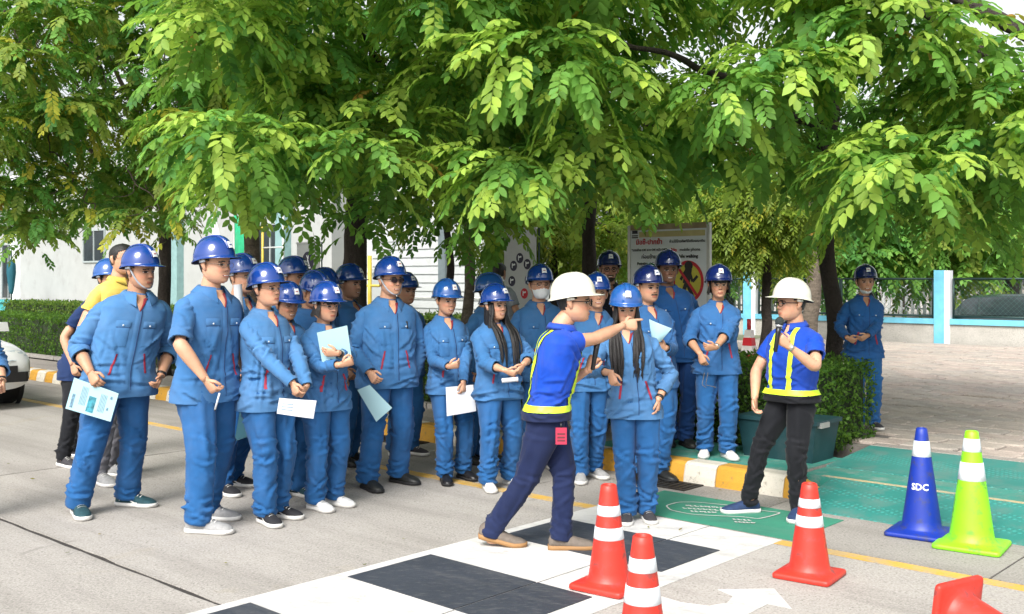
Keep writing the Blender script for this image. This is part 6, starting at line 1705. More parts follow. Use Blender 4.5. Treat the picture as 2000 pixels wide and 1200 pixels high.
    def nose(name, m, y0, y1, z0, z1, off):           # a piece laid on the front of the body
        ys = np.linspace(y0, y1, 8); zs = np.linspace(z0, z1, 5); P = []
        for z_ in zs:
            row = []
            for y_ in ys:
                best = None; ins_p = 2.0; prev = 2.0; cur = 1.0
                for i in range(n - 1, n - 16, -1):
                    h_, l_, w_ = hood[i], low[i], wd[i]
                    inside = abs(y_ / w_) ** 4 + abs((z_ - (h_ + l_) / 2) / ((h_ - l_) / 2)) ** 3.6
                    if inside <= 1: best = i; prev = ins_p; cur = inside; break
                    ins_p = inside
                xi = x[best] if best is not None else x[n - 16]
                if best is not None and best < n - 1:
                    f_ = (1 - cur) / max(prev - cur, 1e-6); xi = x[best] + (x[best + 1] - x[best]) * min(1, max(0, f_))
                row.append((xi + off, y_, z_))
            P.append(row)
        mb = MB(); mb.grid(np.array(P), False); return mb.build(name, m, t)
    for sg in (1, -1):
        nose('headlight', m_hlamp, sg * 0.48 * Wd / 1.75, sg * 0.80 * Wd / 1.75, 0.60, 0.72, 0.012)
        nose('fog_light', m_blk, sg * 0.52, sg * 0.78, 0.34, 0.46, 0.012)
        mb = MB(); mb.box((L * 0.19 - 0.02 + (-0.0), sg * (Wd / 2 + 0.06), 0.96), (0.05, 0.09, 0.06), taper=0.8); mb.build('wing_mirror', paint, t, smooth=False)
        mb = MB(); mb.box((-L / 2 + 0.06, sg * 0.62, 0.78), (0.05, 0.1, 0.06)); mb.build('tail_light', m_redp, t, smooth=False)
        for xh in (-0.1 * L, 0.12 * L):
            mb = MB(); mb.box((xh, sg * (Wd / 2 + 0.004), 0.78), (0.09, 0.012, 0.014)); mb.build('door_handle', paint, t, smooth=False)
    nose('grille', m_blk, -0.62, 0.62, 0.34, 0.54, 0.016)
    mb = MB(); mb.box((L / 2 + 0.008, 0, 0.44), (0.006, 0.24, 0.055)); mb.build('number_plate', m_whp, t, smooth=False)
    return t
m_carw = mat('white_car_paint', (0.74, 0.75, 0.74), 0.25, 0.03, 3, coat=0.7)
m_cart = mat('dark_green_car_paint', (0.018, 0.032, 0.032), 0.22, 0.1, 3, coat=0.7, spec=0.7)
car('parked_car', 'white hatchback at the road edge with only its front corner showing', W(-15.2, 4.6, 0.0), ROAD_YAW, m_carw, 4.4, 1.8, 1.5)
pc = W(a_at(2060, 26.3), 26.3, -0.15)
car('parked_estate_car', 'dark green estate car parked behind the mesh fence', pc, ROAD_YAW, m_cart, 4.6, 1.8, 1.40, suv=True)
# ------------------------------------------------------------------ foliage
m_leaf = leaf_mat('leaf_green', 0.5)
m_bark = mat('dark_bark', (0.035, 0.027, 0.022), 0.95, 0.5, 9, 1.0, 30, bd=0.03, stretch=(1, 1, 0.35))
m_bark2 = mat('grey_bark', (0.13, 0.105, 0.08), 0.95, 0.4, 9, 1.0, 26, bd=0.03, stretch=(1, 1, 2.5))
def mesh_arrays(name, V, Q, C, m):
    """quads mesh from arrays with a point colour attribute"""
    me = bpy.data.meshes.new(name)
    nv, nq = len(V), len(Q)
    me.vertices.add(nv); me.vertices.foreach_set('co', np.asarray(V, np.float32).ravel())
    me.loops.add(nq * 4); me.loops.foreach_set('vertex_index', np.asarray(Q, np.int32).ravel())
    me.polygons.add(nq); me.polygons.foreach_set('loop_start', np.arange(0, nq * 4, 4, dtype=np.int32))
    try: me.polygons.foreach_set('loop_total', np.full(nq, 4, dtype=np.int32))
    except Exception: pass
    me.update(calc_edges=True)
    at = me.attributes.new('Col', 'FLOAT_COLOR', 'POINT')
    at.data.foreach_set('color', np.c_[C, np.ones(nv)].astype(np.float32).ravel())
    me.materials.append(m)
    return me
LEAFLET = np.array([[0, 0, 0], [.28, .25, .05], [.66, .24, .04], [1, 0, -.08], [.66, -.24, .04], [.28, -.25, .05]])
LEAF4 = np.array([[0, 0, 0], [.42, .27, .03], [1, 0, -.06], [.42, -.27, .03]])     # plain leaflet for the farther crowns
LQ = np.array([[0, 1, 2, 3], [0, 3, 4, 5]])
def frond(rs, L, n, ll, el, droop, width=1.0, simple=False):
    """a pinnate leaf: rachis starts at elevation el (deg) along +x and droops; returns verts, quads, per-leaflet id"""
    N = 14; p = np.zeros((N, 3)); ang = math.radians(el); pts = [np.zeros(3)]; dirs = []
    for i in range(N):
        a = ang - math.radians(droop) * (i / N) ** 0.9
        d = np.array([math.cos(a), rs.normal(0, 0.03), math.sin(a)]); dirs.append(unit(d)); pts.append(pts[-1] + dirs[-1] * L / N)
    pts = np.array(pts); V = []; Q = []; I = []
    o = 0
    for k in range(n):
        t = 0.16 + 0.84 * k / (n - 1)
        f = t * N; i = min(N - 1, int(f)); b = pts[i] + (pts[i + 1] - pts[i]) * (f - i); d = dirs[i]
        side = 1 if k % 2 else -1
        s = np.array([0, 1.0, 0]); up = unit(np.cross(d, s)) * -1 
        if up[2] < 0 and abs(d[2]) < 0.9: up = -up
        terminal = k == n - 1
        ld = d if terminal else unit(d * 0.62 + s * side * 0.78 - np.array([0, 0, 0.22]) + rs.normal(0, 0.10, 3))
        wv = unit(np.cross(up + rs.normal(0, 0.16, 3), ld)); nv = np.cross(ld, wv)
        size = ll * np.interp(t, [0, .3, .7, 1], [.75, 1, 1, .85]) * rs.uniform(.88, 1.1)
        loc_ = (LEAFLET if not simple else LEAF4) * [size, size * width, size]
        V.append(b + loc_[:, :1] * ld + loc_[:, 1:2] * wv + loc_[:, 2:3] * nv); Q.append((LQ if not simple else LQ[:1]) + o); I += [k] * len(loc_); o += len(loc_)
    # rachis
    R_ = []
    for i in range(0, N + 1, 2 if not simple else 7):
        R_.append(pts[i] + [0, 0.0018, 0]); R_.append(pts[i] - [0, 0.0018, 0])
    R_ = np.array(R_); V.append(R_); m_ = len(R_) // 2
    Q.append(np.array([[o + 2 * i, o + 2 * i + 1, o + 2 * i + 3, o + 2 * i + 2] for i in range(m_ - 1)])); I += [-1] * len(R_)
    return np.concatenate(V), np.concatenate(Q), np.array(I)
def variants(seed, L, n, ll, width=1.0, simple=False):
    rs = np.random.RandomState(seed); out = []
    for el, dr in ((35, 68), (20, 72), (48, 92), (0, 55), (-25, 40), (10, 85), (-52, 25), (-10, 60), (30, 88), (-38, 42)):
        out.append(frond(rs, L * rs.uniform(.85, 1.15), n + rs.randint(-2, 3), ll, el, dr, width, simple))
    return out
def tint(I, base, rs, var=0.16):
    k = rs.normal(1, var, (I.max() + 2, 1)); h = rs.normal(0, 0.05, (I.max() + 2, 1))
    C = np.clip(np.array(base)[None] * k * (1 + np.c_[h * 1.2, h * 0.3, -h]), 0.004, 0.9)
    out = C[I]
    out[I == -1] = (0.10, 0.13, 0.03)
    return out
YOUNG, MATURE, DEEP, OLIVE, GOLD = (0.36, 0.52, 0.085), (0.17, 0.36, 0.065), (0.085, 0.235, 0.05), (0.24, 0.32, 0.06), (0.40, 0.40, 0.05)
class Crown:
    """collects leaves (position, yaw, tilt, scale, variant, colour) and writes them as single leaves plus one mass"""
    def __init__(s, var, seed): s.var = var; s.rs = np.random.RandomState(seed); s.items = []; s.voff = 0
    def bough(s, c, rad, n, cols, lower=0.25):
        c = np.asarray(c, float); rs = s.rs
        young = rs.rand() < cols[1]
        for _ in range(n):
            d = rs.normal(0, 1, 3); d /= np.linalg.norm(d)
            if d[2] < -lower and rs.rand() < 0.75: d[2] = -d[2]
            r = rs.uniform(0.55, 1.0)
            p = c + d * rad * r
            yaw = math.atan2(d[1], d[0]) + rs.normal(0, 0.5)
            up = d[2]
            pool = (0, 1, 2, 5, 8) if up > 0.35 else ((1, 3, 5, 7, 8, 4) if up > -0.15 else (4, 6, 7, 9))
            v = pool[rs.randint(len(pool))]
            pal = cols[0]
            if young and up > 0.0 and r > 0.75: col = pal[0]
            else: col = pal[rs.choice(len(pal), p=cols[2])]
            if rs.rand() < 0.003: col = (0.42, 0.24, 0.05)
            s.items.append((p, yaw, rs.normal(0, 0.12), rs.uniform(0.8, 1.2), v + s.voff, col))
    def write(s, root, n_parts=300, leaf='leaf', mass='foliage'):
        base = np.array(root.location)
        rs = s.rs
        P = np.array([it[0] for it in s.items]); x, y = proj(P + [0, 0, -0.08])
        infr = (x > -20) & (x < 2020) & (y > -30) & (P[:, 1] > 1)
        sc_ = np.where(infr, 1.0 / np.maximum(P[:, 1], 0.1) + rs.rand(len(P)) * 0.004, 0)
        order = np.argsort(-sc_); near = set(order[:n_parts].tolist()) if n_parts else set()
        near = {i for i in near if infr[i]}
        cache = {}
        Vs, Qs, Cs, o = [], [], [], 0
        for i, (p, yaw, tl, sc2, v, col) in enumerate(s.items):
            V, Q, I = s.var[v]
            if i in near:
                key = (v, col)
                if key not in cache: cache[key] = mesh_arrays(leaf, V, Q, tint(I, col, rs), m_leaf)
                ob_ = ob(leaf, cache[key], root)
                ob_.location = tuple(p - base); ob_.rotation_euler = (tl, 0, yaw); ob_.scale = (sc2,) * 3
            else:
                Rm = Rz(yaw) @ Rx(tl)
                Vs.append((V * sc2) @ Rm.T + p - base); Qs.append(Q + o); Cs.append(tint(I, col, rs)); o += len(V)
        if Vs:
            me = mesh_arrays(mass, np.concatenate(Vs), np.concatenate(Qs), np.concatenate(Cs), m_leaf)
            q = ob(mass, me, root); q['kind'] = 'stuff'
def limb(mb, pts, r0, r1, n=10, wob=0.0, rs=None):
    P, L = smooth_path(pts, max(8, int(len(pts) * 8)), 0.15)
    t = np.linspace(0, 1, len(P))
    if rs is not None and wob: P = P + np.stack([vnoise(np.c_[t * 6 + rs.rand() * 50, 0 * t, 0 * t + k]) for k in range(3)], 1) * wob
    G = tube(P, r0 + (r1 - r0) * t ** 0.8, None, n)
    c = G.mean(1, keepdims=True); G = c + (G - c) * (1 + 0.10 * vnoise(np.stack([np.cos(np.arange(n) * 2 * np.pi / n)[None] * 2 + 0 * t[:, None], np.sin(np.arange(n) * 2 * np.pi / n)[None] * 2 + 0 * t[:, None], t[:, None] * 14 + 0 * np.arange(n)[None]], -1)))[..., None]
    mb.grid(G, True, True, True)
# lower outline of the near canopy, photo columns -> rows
LOWX = [-150, 0, 40, 75, 110, 150, 200, 250, 330, 380, 420, 480, 520, 600, 680, 740, 800, 850, 885, 920, 960, 1000, 1040, 1100, 1170, 1200, 1225, 1300, 1390, 1440, 1500, 1560, 1610, 1680, 1720, 1760, 1830, 1900, 1950, 2000, 2150]
LOWY = [470, 455, 480, 520, 450, 435, 455, 455, 470, 440, 425, 410, 440, 425, 430, 420, 420, 470, 510, 470, 440, 455, 440, 425, 440, 440, 390, 355, 355, 365, 400, 420, 400, 470, 460, 430, 440, 520, 470, 500, 500]
def low(px): return np.interp(px, LOWX, LOWY) - 28
def canopy_boughs(crown, trunk_top, px0, px1, Yf, step, rad, nl, cols, rs, ytop=-150, branch=None, depth=0.9, skip=None, front=False, lowoff=0):
    s = step
    rowi = 0
    y = ytop
    while y < 560:
        x = px0 + (s * 0.5 if rowi % 2 else 0)
        while x < px1:
            xx, yy = x + rs.uniform(-.4, .4) * s, y + rs.uniform(-.35, .35) * s
            Y = Yf + depth * (rs.rand() - 0.3) + 0.5 * depth * float(vnoise(np.array([xx / 260.0, yy / 200.0, 3.3])))
            rpx = rad * F / Y
            if front and float(vnoise(np.array([xx / 150.0, yy / 120.0, 8.8]))) < -0.42: x += s; continue
            if yy < low(xx) + (0 if front else lowoff) - rpx * 0.5 and not (skip and skip(xx, yy)):
                c = unp(xx, yy, Y); r = rad * rs.uniform(.8, 1.2)
                crown.bough(c, np.array([r * 1.2, r * 1.2, r * 0.62]), int(nl * rs.uniform(.8, 1.2)), cols)
                if branch is not None and rs.rand() < 0.55:
                    mid = trunk_top * 0.45 + c * 0.55 + np.array([0, 0, rs.uniform(.1, .4)])
                    limb(branch, [trunk_top, mid, c], 0.030, 0.008, 6, 0.06, rs)
            x += s
        y += s * 0.78; rowi += 1
# ---- tree by the hedge end: covers the picture from the middle to its far side
vA = variants(5, 0.38, 11, 0.110, 0.98) + variants(25, 0.38, 11, 0.112, 1.0, True)
rs = np.random.RandomState(11)
tb = unp(1632, HZ, 10.3); tb[2] = 0.19
t1 = thing('padauk_tree', 'big-leaved tree with a slim dark leaning trunk behind the hedge', 'tree', tb)
tr = MB(); tt = unp(1612, 210, 10.3); pth = [np.zeros(3), unp(1628, 640, 10.3) - tb, unp(1618, 520, 10.3) - tb, unp(1602, 400, 10.2) - tb, tt - tb]
pth[0] = pth[0] + [0, 0, -0.02]
limb(tr, pth, 0.09, 0.07, 14, 0.02, rs); tr.build('trunk', m_bark, t1)
br = MB()
limb(br, [tt - tb - [0, 0, 0.25], unp(1560, 60, 10) - tb, unp(1480, -180, 9.5) - tb], 0.075, 0.04, 10, 0.05, rs)
limb(br, [tt - tb - [0, 0, 0.2], unp(1640, 120, 10.6) - tb, unp(1700, -60, 11) - tb], 0.07, 0.045, 10, 0.05, rs)
for pts in ([(1600, 260, 10.2), (1400, 150, 9.2), (1180, 60, 8.2)], [(1605, 230, 10.2), (1460, 260, 9.4), (1250, 250, 9.0)]):
    limb(br, [unp(*q) - tb for q in pts], 0.05, 0.02, 8, 0.06, rs)
limb(br, [unp(1700, -60, 11) - tb, unp(1740, -40, 9.6) - tb, unp(1800, 15, 9.2) - tb, unp(1885, 70, 9.0) - tb, unp(1990, 150, 8.8) - tb], 0.075, 0.06, 10, 0.03, rs)
limb(br, [unp(1720, -120, 10.6) - tb, unp(1840, -30, 9.2) - tb, unp(1925, 20, 8.8) - tb, unp(2010, 75, 8.6) - tb, unp(2120, 160, 8.4) - tb], 0.085, 0.06, 10, 0.03, rs)
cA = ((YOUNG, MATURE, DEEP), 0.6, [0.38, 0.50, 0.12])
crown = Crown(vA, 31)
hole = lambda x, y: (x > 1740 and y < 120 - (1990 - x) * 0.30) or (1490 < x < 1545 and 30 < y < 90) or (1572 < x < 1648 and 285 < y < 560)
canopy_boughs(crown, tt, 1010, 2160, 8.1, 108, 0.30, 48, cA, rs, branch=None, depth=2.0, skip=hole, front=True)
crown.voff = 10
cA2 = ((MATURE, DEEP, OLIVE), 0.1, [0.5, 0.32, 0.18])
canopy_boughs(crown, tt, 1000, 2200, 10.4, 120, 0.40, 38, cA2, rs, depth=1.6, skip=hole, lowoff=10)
crown.voff = 0
for px, py in ((1650, 450), (1660, 410), (1880, 470), (1560, 380), (1920, 490), (1500, 330), (1330, 330)):   # hanging tassels
    crown.bough(unp(px, py - 30, 9.0 + rs.uniform(-.8, .8)), np.array([0.14, 0.14, 0.2]), 14, cA)
br.build('branches', m_bark, t1); crown.write(t1, 300)
# ---- tree in the middle: dark trunk behind the group
tb = unp(690, HZ, 12.0); tb[2] = 0.19
t2 = thing('padauk_tree', 'broad tree with a thick dark trunk right behind the helmeted group', 'tree', tb)
tr = MB(); tt = unp(700, 330, 12.0)
limb(tr, [np.array([0, 0, -0.02]), unp(694, 560, 12.0) - tb, unp(696, 450, 12.0) - tb, tt - tb], 0.16, 0.12, 14, 0.02, rs); tr.build('trunk', m_bark, t2)
br = MB()
for pts in ([(698, 380, 12), (560, 240, 10.5), (450, 120, 9.0)], [(700, 370, 12), (780, 200, 10.4), (700, 60, 8.6)], [(700, 370, 12), (900, 250, 10), (980, 150, 8.4)], [(700, 350, 12), (640, 100, 12), (600, -150, 12)]):
    limb(br, [unp(*q) - tb for q in pts], 0.07, 0.02, 8, 0.08, rs)
br.build('branches', m_bark, t2)
vB = variants(6, 0.36, 12, 0.098, 0.95) + variants(26, 0.36, 12, 0.10, 1.0, True)
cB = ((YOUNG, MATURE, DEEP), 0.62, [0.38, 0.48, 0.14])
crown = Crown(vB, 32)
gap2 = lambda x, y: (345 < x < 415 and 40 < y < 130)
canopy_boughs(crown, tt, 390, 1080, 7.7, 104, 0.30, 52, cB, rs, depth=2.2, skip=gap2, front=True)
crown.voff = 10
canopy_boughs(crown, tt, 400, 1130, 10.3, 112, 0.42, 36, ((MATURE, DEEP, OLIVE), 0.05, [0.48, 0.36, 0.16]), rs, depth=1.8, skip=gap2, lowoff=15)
crown.voff = 0
for px, py in ((430, 430), (480, 420), (610, 450), (700, 470), (835, 440), (900, 470), (930, 450), (990, 470), (760, 450)):
    crown.bough(unp(px, py - 30, 9.0 + rs.uniform(-1, 1)), np.array([0.13, 0.13, 0.2]), 14, cB)
crown.write(t2, 300)
# ---- tree towards the far end of the hedge: olive, finer leaves
tb = unp(322, HZ, 15.5); tb[2] = 0.19
t3 = thing('padauk_tree', 'olive-leaved tree in front of the white building', 'tree', tb)
tr = MB(); tt = unp(325, 330, 15.5)
limb(tr, [np.array([0, 0, -0.02]), unp(320, 480, 15.5) - tb, tt - tb], 0.10, 0.08, 12, 0.02, rs); tr.build('trunk', m_bark, t3)
br = MB()
for pts in ([(322, 400, 15.5), (200, 300, 13.5), (60, 160, 12)], [(324, 380, 15.5), (330, 230, 13.5), (280, 60, 12)], [(324, 380, 15.5), (420, 220, 13.5), (380, 20, 12)], [(322, 380, 15.5), (250, 200, 14), (130, -40, 13)]):
    limb(br, [unp(*q) - tb for q in pts], 0.06, 0.016, 8, 0.12, rs)
for _ in range(26):                                     # bare twigs through the open crown
    x, y = rs.uniform(0, 480), rs.uniform(20, 380)
    limb(br, [unp(x, y, 11.6) - tb, unp(x + rs.uniform(-60, 60), y + rs.uniform(20, 70), 11.6) - tb, unp(x + rs.uniform(-90, 90), y + rs.uniform(50, 120), 11.6) - tb], 0.011, 0.004, 5, 0.06, rs)
br.build('branches', m_bark2, t3)
vC = variants(7, 0.34, 13, 0.088, 0.9) + variants(27, 0.34, 13, 0.09, 0.95, True)
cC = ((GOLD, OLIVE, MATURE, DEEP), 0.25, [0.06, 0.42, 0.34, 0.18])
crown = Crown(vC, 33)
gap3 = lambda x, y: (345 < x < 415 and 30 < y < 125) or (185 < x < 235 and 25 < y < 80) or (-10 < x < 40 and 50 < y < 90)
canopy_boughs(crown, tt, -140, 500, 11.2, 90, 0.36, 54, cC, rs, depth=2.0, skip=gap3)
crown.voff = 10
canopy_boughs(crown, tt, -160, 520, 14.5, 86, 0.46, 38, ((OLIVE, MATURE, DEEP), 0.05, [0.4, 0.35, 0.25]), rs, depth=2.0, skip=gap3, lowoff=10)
crown.voff = 0
for px, py in ((60, 500), (80, 480), (250, 470), (330, 470), (180, 440), (20, 470)):
    crown.bough(unp(px, py - 24, 11.5), np.array([0.16, 0.16, 0.25]), 16, cC)
crown.write(t3, 300)
# ---- textured palm-like trunk and other stems behind the group
def stem_tree(px, Y, r, label, top_py, m, lean=0, cols=None, crown_c=None, crown_r=None, n=0, name='tree', z=0.19, var=None, seed=1, boughs=10):
    b = unp(px, HZ, Y); b[2] = z
    t = thing(name, label, 'tree', b)
    q = MB(); rs_ = np.random.RandomState(seed)
    top_ = unp(px + lean, top_py, Y)
    limb(q, [np.array([0, 0, -0.02]), (top_ - b) * 0.5 + [0.05, 0, 0], top_ - b], r, r * 0.75, 12, 0.03, rs_); q.build('trunk', m, t)
    if crown_c is not None:
        c0 = unp(*crown_c); cr = Crown(var, seed + 70); bq = MB()
        for k in range(boughs):
            d = rs_.normal(0, 1, 3); d /= np.linalg.norm(d); c = c0 + d * np.array(crown_r) * rs_.uniform(.35, 1.0)
            if c[2] < z + 0.8: c[2] = z + 0.8 + rs_.rand() * 0.4
            cr.bough(c, np.array(crown_r) * 0.36, n, cols)
            if k % 2 == 0: limb(bq, [top_ - b, (top_ - b + c - b) / 2 + [0, 0, 0.2], c - b], r * 0.35, 0.015, 6, 0.1, rs_)
        bq.build('branches', m, t); cr.write(t, 0)
    return t
vS = variants(9, 0.55, 9, 0.20, 0.75, True)
vF = variants(10, 0.7, 10, 0.20, 1.0, True)
vW = variants(12, 0.34, 9, 0.105, 0.7, True)
stem_tree(492, 13.5, 0.12, 'rough grey trunk rising behind the green flag', 330, m_bark2, -10, seed=41, var=vS, cols=((MATURE, DEEP), 0.1, [0.5, 0.5]), crown_c=(490, 180, 13.5), crown_r=(1.0, 0.9, 0.9), n=26)
stem_tree(1146, 12.5, 0.10, 'dark slim trunk behind the bearded man', 320, m_bark, 4, seed=42, var=vS, cols=((MATURE, DEEP), 0.1, [0.5, 0.5]), crown_c=(1120, 200, 13.0), crown_r=(1.2, 1.0, 1.0), n=26)
stem_tree(902, 13.0, 0.075, 'thin grey-brown trunk in front of the ribbed shed', 300, m_bark2, 10, seed=43, var=vS, cols=((MATURE, DEEP), 0.1, [0.5, 0.5]), crown_c=(880, 220, 13.0), crown_r=(1.1, 1.0, 0.9), n=24)
stem_tree(872, 14.5, 0.06, 'slender trunk in front of the metal shed downpipe', 320, m_bark, -4, seed=44, var=vS, cols=((MATURE, DEEP), 0.1, [0.5, 0.5]), crown_c=(840, 260, 14.5), crown_r=(1.1, 1.0, 0.8), n=22)
WEEP = (0.19, 0.27, 0.03)
stem_tree(1490, 17.0, 0.09, 'yellow-green weeping tree beyond the notice board', 430, m_bark, 6, seed=45, var=vW, cols=((WEEP, OLIVE, GOLD), 0.3, [0.5, 0.35, 0.15]), crown_c=(1475, 430, 17.0), crown_r=(1.25, 1.0, 0.85), n=84, boughs=26)
stem_tree(1078, 16.0, 0.09, 'yellow-green tree between the icon banner and the notice board', 460, m_bark, 0, seed=46, var=vW, cols=((WEEP, OLIVE, GOLD), 0.3, [0.45, 0.40, 0.15]), crown_c=(1090, 440, 16.0), crown_r=(1.2, 1.0, 1.0), n=84, boughs=24)
stem_tree(1190, 19.0, 0.10, 'leafy tree filling the gap beside the notice board', 460, m_bark, 0, seed=56, var=vS, cols=((OLIVE, MATURE, WEEP), 0.3, [0.4, 0.4, 0.2]), crown_c=(1230, 440, 19.0), crown_r=(1.8, 1.2, 1.3), n=40, boughs=22)
stem_tree(1580, 21.0, 0.17, 'forked brown trunk inside the fence behind the white helmet', 420, m_bark2, 6, seed=47, var=vS, cols=((MATURE, DEEP), 0.1, [0.5, 0.5]), crown_c=(1600, 330, 21.5), crown_r=(2.0, 1.5, 1.2), n=40, boughs=16)
# ---- trees beyond the fence and across the street
k = 0
for px, Y, top_, cc, cr, lab, pal in (
        (1700, 28, 500, (1700, 455, 28), (2.4, 1.6, 1.7), 'dense dark green tree across the street behind the lone woman', (MATURE, DEEP)),
        (1850, 28.5, 500, (1835, 460, 28.5), (2.2, 1.6, 1.6), 'mid green tree across the street above the light blue post', (MATURE, OLIVE)),
        (1972, 29, 420, (1975, 440, 30), (2.4, 1.8, 1.7), 'tree with a thick dark trunk behind the parked estate car', (MATURE, DEEP)),
        (1630, 29, 500, (1600, 470, 29), (2.2, 1.6, 1.5), 'pale green tree far behind the slim leaning trunk', (OLIVE, MATURE)),
        (1420, 34, 470, (1420, 430, 34), (3.0, 2.0, 2.2), 'far green tree behind the yellow-green weeping one', (MATURE, OLIVE)),
        (1300, 36, 460, (1290, 420, 36), (3.4, 2.0, 2.4), 'far green tree behind the notice board', (MATURE, DEEP)),
        (1160, 36, 460, (1120, 420, 36), (3.4, 2.0, 2.4), 'far green tree behind the bearded man', (MATURE, OLIVE)),
        (1960, 42, 430, (1900, 330, 42), (4.5, 2.5, 3.0), 'tall far tree rising over the estate car', (MATURE, DEEP)),
        (1760, 44, 430, (1740, 330, 44), (4.5, 2.5, 3.0), 'tall far tree rising over the lone woman', (DEEP, MATURE))):
    stem_tree(px, Y, 0.22 if px in (1972,) else 0.16, lab, top_, m_bark, 4, seed=60 + k, var=vF, cols=(pal, 0.15, [0.55, 0.45]), crown_c=cc, crown_r=cr, n=62, boughs=26, z=-0.15); k += 1
# ---- clipped hedges
def hedge(label, a0, a1, b0, b1, z0, z1, dens, size, seed, cols, group=None):
    rs_ = np.random.RandomState(seed)
    t = thing('hedge', label, 'hedge', W((a0 + a1) / 2, (b0 + b1) / 2, z0), group=group)
    base = W((a0 + a1) / 2, (b0 + b1) / 2, z0)
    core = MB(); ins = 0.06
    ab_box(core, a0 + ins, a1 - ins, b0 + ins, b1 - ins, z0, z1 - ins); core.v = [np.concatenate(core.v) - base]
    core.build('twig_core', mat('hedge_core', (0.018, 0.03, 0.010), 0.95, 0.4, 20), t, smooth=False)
    La, Lb, Lz = a1 - a0, b1 - b0, z1 - z0
    Vs, Cs = [], []
    for (area, mk, nd) in ((La * Lz, lambda n: (rs_.uniform(a0, a1, n), np.full(n, b0), rs_.uniform(z0, z1, n)), -UB), (La * Lb, lambda n: (rs_.uniform(a0, a1, n), rs_.uniform(b0, b1, n), np.full(n, z1)), np.array([0, 0, 1.0])),
                           (Lb * Lz, lambda n: (np.full(n, a1), rs_.uniform(b0, b1, n), rs_.uniform(z0, z1, n)), UA), (Lb * Lz, lambda n: (np.full(n, a0), rs_.uniform(b0, b1, n), rs_.uniform(z0, z1, n)), -UA)):
        n = int(area * dens)
        a, b, z = mk(n)
        P = a[:, None] * UA + b[:, None] * UB + np.c_[np.zeros(n), np.zeros(n), z]
        lump = vnoise(P * 3.1) * 0.035 + vnoise(P * 9) * 0.02
        P = P + nd * (lump + rs_.uniform(-0.05, 0.025, n))[:, None]
        N = nd[None] + rs_.normal(0, 0.75, (n, 3)); N /= np.linalg.norm(N, axis=1, keepdims=True)
        D = rs_.normal(0, 1, (n, 3)) + [0, 0, 0.5]; D -= N * (D * N).sum(1, keepdims=True); D /= np.linalg.norm(D, axis=1, keepdims=True)
        S_ = np.cross(N, D); s = size * rs_.uniform(.7, 1.3, n)[:, None]
        Vs.append(np.stack([P, P + D * s * 0.5 + S_ * s * 0.28, P + D * s, P + D * s * 0.5 - S_ * s * 0.28], 1).reshape(-1, 3) - base)
        ci = rs_.choice(len(cols), n); c = np.array(cols)[ci] * rs_.normal(1, 0.2, (n, 1)); Cs.append(np.repeat(np.clip(c, 0.005, 0.8), 4, 0))
    V = np.concatenate(Vs)
    o = ob('foliage', mesh_arrays('foliage', V, np.arange(len(V)).reshape(-1, 4), np.concatenate(Cs), m_leaf), t); o['kind'] = 'stuff'
HC = ((0.06, 0.14, 0.02), (0.10, 0.19, 0.03), (0.035, 0.085, 0.018))
hedge('clipped green box hedge ending beside the ramp', -6.6, -3.85, 7.96, 8.95, 0.15, 0.86, 2600, 0.040, 1, HC)
hedge('long clipped hedge running behind the standing group', -14.0, -6.62, 7.98, 8.9, 0.15, 0.86, 1500, 0.048, 2, HC)
hedge('low clipped hedge beside the white car', -26.0, -14.02, 8.2, 9.1, 0.15, 0.88, 700, 0.06, 3, HC)
hedge('second hedge farther back in front of the white building', -34.0, -9.0, 13.2, 14.0, 0.19, 0.88, 420, 0.085, 4, ((0.10, 0.17, 0.03), (0.14, 0.19, 0.04), (0.05, 0.10, 0.02)))
kb = ob('hedge_edging', None); tag(kb, kind='structure')
mb = MB(); ab_box(mb, 0, 0.98, 0, 0.10, 0.0, 0.06); eo = mb.build('edging_block', m_gutter, kb, smooth=False)
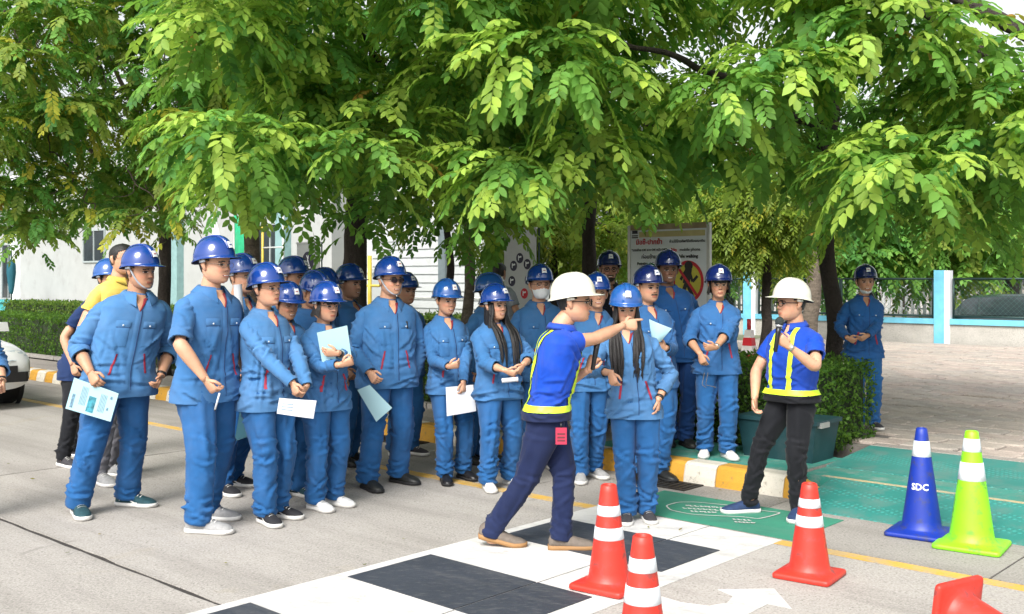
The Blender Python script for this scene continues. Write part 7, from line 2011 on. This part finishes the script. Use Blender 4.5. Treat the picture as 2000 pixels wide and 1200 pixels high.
for i in range(20):
    e = eo if i == 0 else eo.copy()
    if i: COL.objects.link(e)
    e.location = tuple(W(-25.5 + i, 7.86 if i > 11 else 8.06, 0.15))
# park bench slats glimpsed between the workers
bn = thing('park_bench', 'pale concrete bench glimpsed behind the man in sunglasses', 'bench', W(a_at(825, 9.6), 9.6, 0.19), ROAD_YAW)
for z, d in ((0.42, 0.0), (0.70, 0.2)):
    mb = MB(); mb.box((0, d, z), (0.7, 0.16 if z < 0.5 else 0.03, 0.03 if z < 0.5 else 0.09)); mb.build('seat' if z < 0.5 else 'backrest', m_lowwall, bn, smooth=False)
for x in (-0.55, 0.55):
    mb = MB(); mb.box((x, 0.03, 0.2), (0.06, 0.14, 0.2)); mb.build('leg', m_lowwall, bn, smooth=False)

# ---- dry leaves blown against the kerb and under the trees
rs = np.random.RandomState(77); Vs, Cs = [], []
def dry_leaves(n, a0, a1, b0, b1, z):
    for _ in range(n):
        c = W(rs.uniform(a0, a1), rs.uniform(b0, b1), z + 0.006); y = rs.uniform(0, 6.28); s = rs.uniform(0.015, 0.04)
        d = np.array([math.cos(y), math.sin(y), rs.normal(0, 0.15)]); q = np.array([-math.sin(y), math.cos(y), rs.normal(0, 0.2)])
        Vs.append(np.stack([c, c + d * s * 0.5 + q * s * 0.26, c + d * s, c + d * s * 0.5 - q * s * 0.26])); Vs[-1][:, 2] = np.maximum(Vs[-1][:, 2], z + 0.003)
        k = rs.uniform(0.6, 1.3); Cs.append(np.repeat([np.array([(0.22, 0.13, 0.05), (0.12, 0.07, 0.035), (0.28, 0.22, 0.07)][rs.randint(3)]) * k], 4, 0))
dry_leaves(150, -14, 2, 6.35, 6.88, 0.004); dry_leaves(70, -12, 2, 0.5, 6.3, 0.009); dry_leaves(90, -12, -3.7, 7.12, 7.9, 0.155); dry_leaves(140, -3.6, 5, 8.7, 15, 0.206)
Va = np.concatenate(Vs); fl = ob('fallen_leaves', mesh_arrays('fallen_leaves', Va, np.arange(len(Va)).reshape(-1, 4), np.concatenate(Cs), m_leaf))
tag(fl, 'small dry brown leaves scattered along the kerb and paving', 'leaves', kind='stuff')
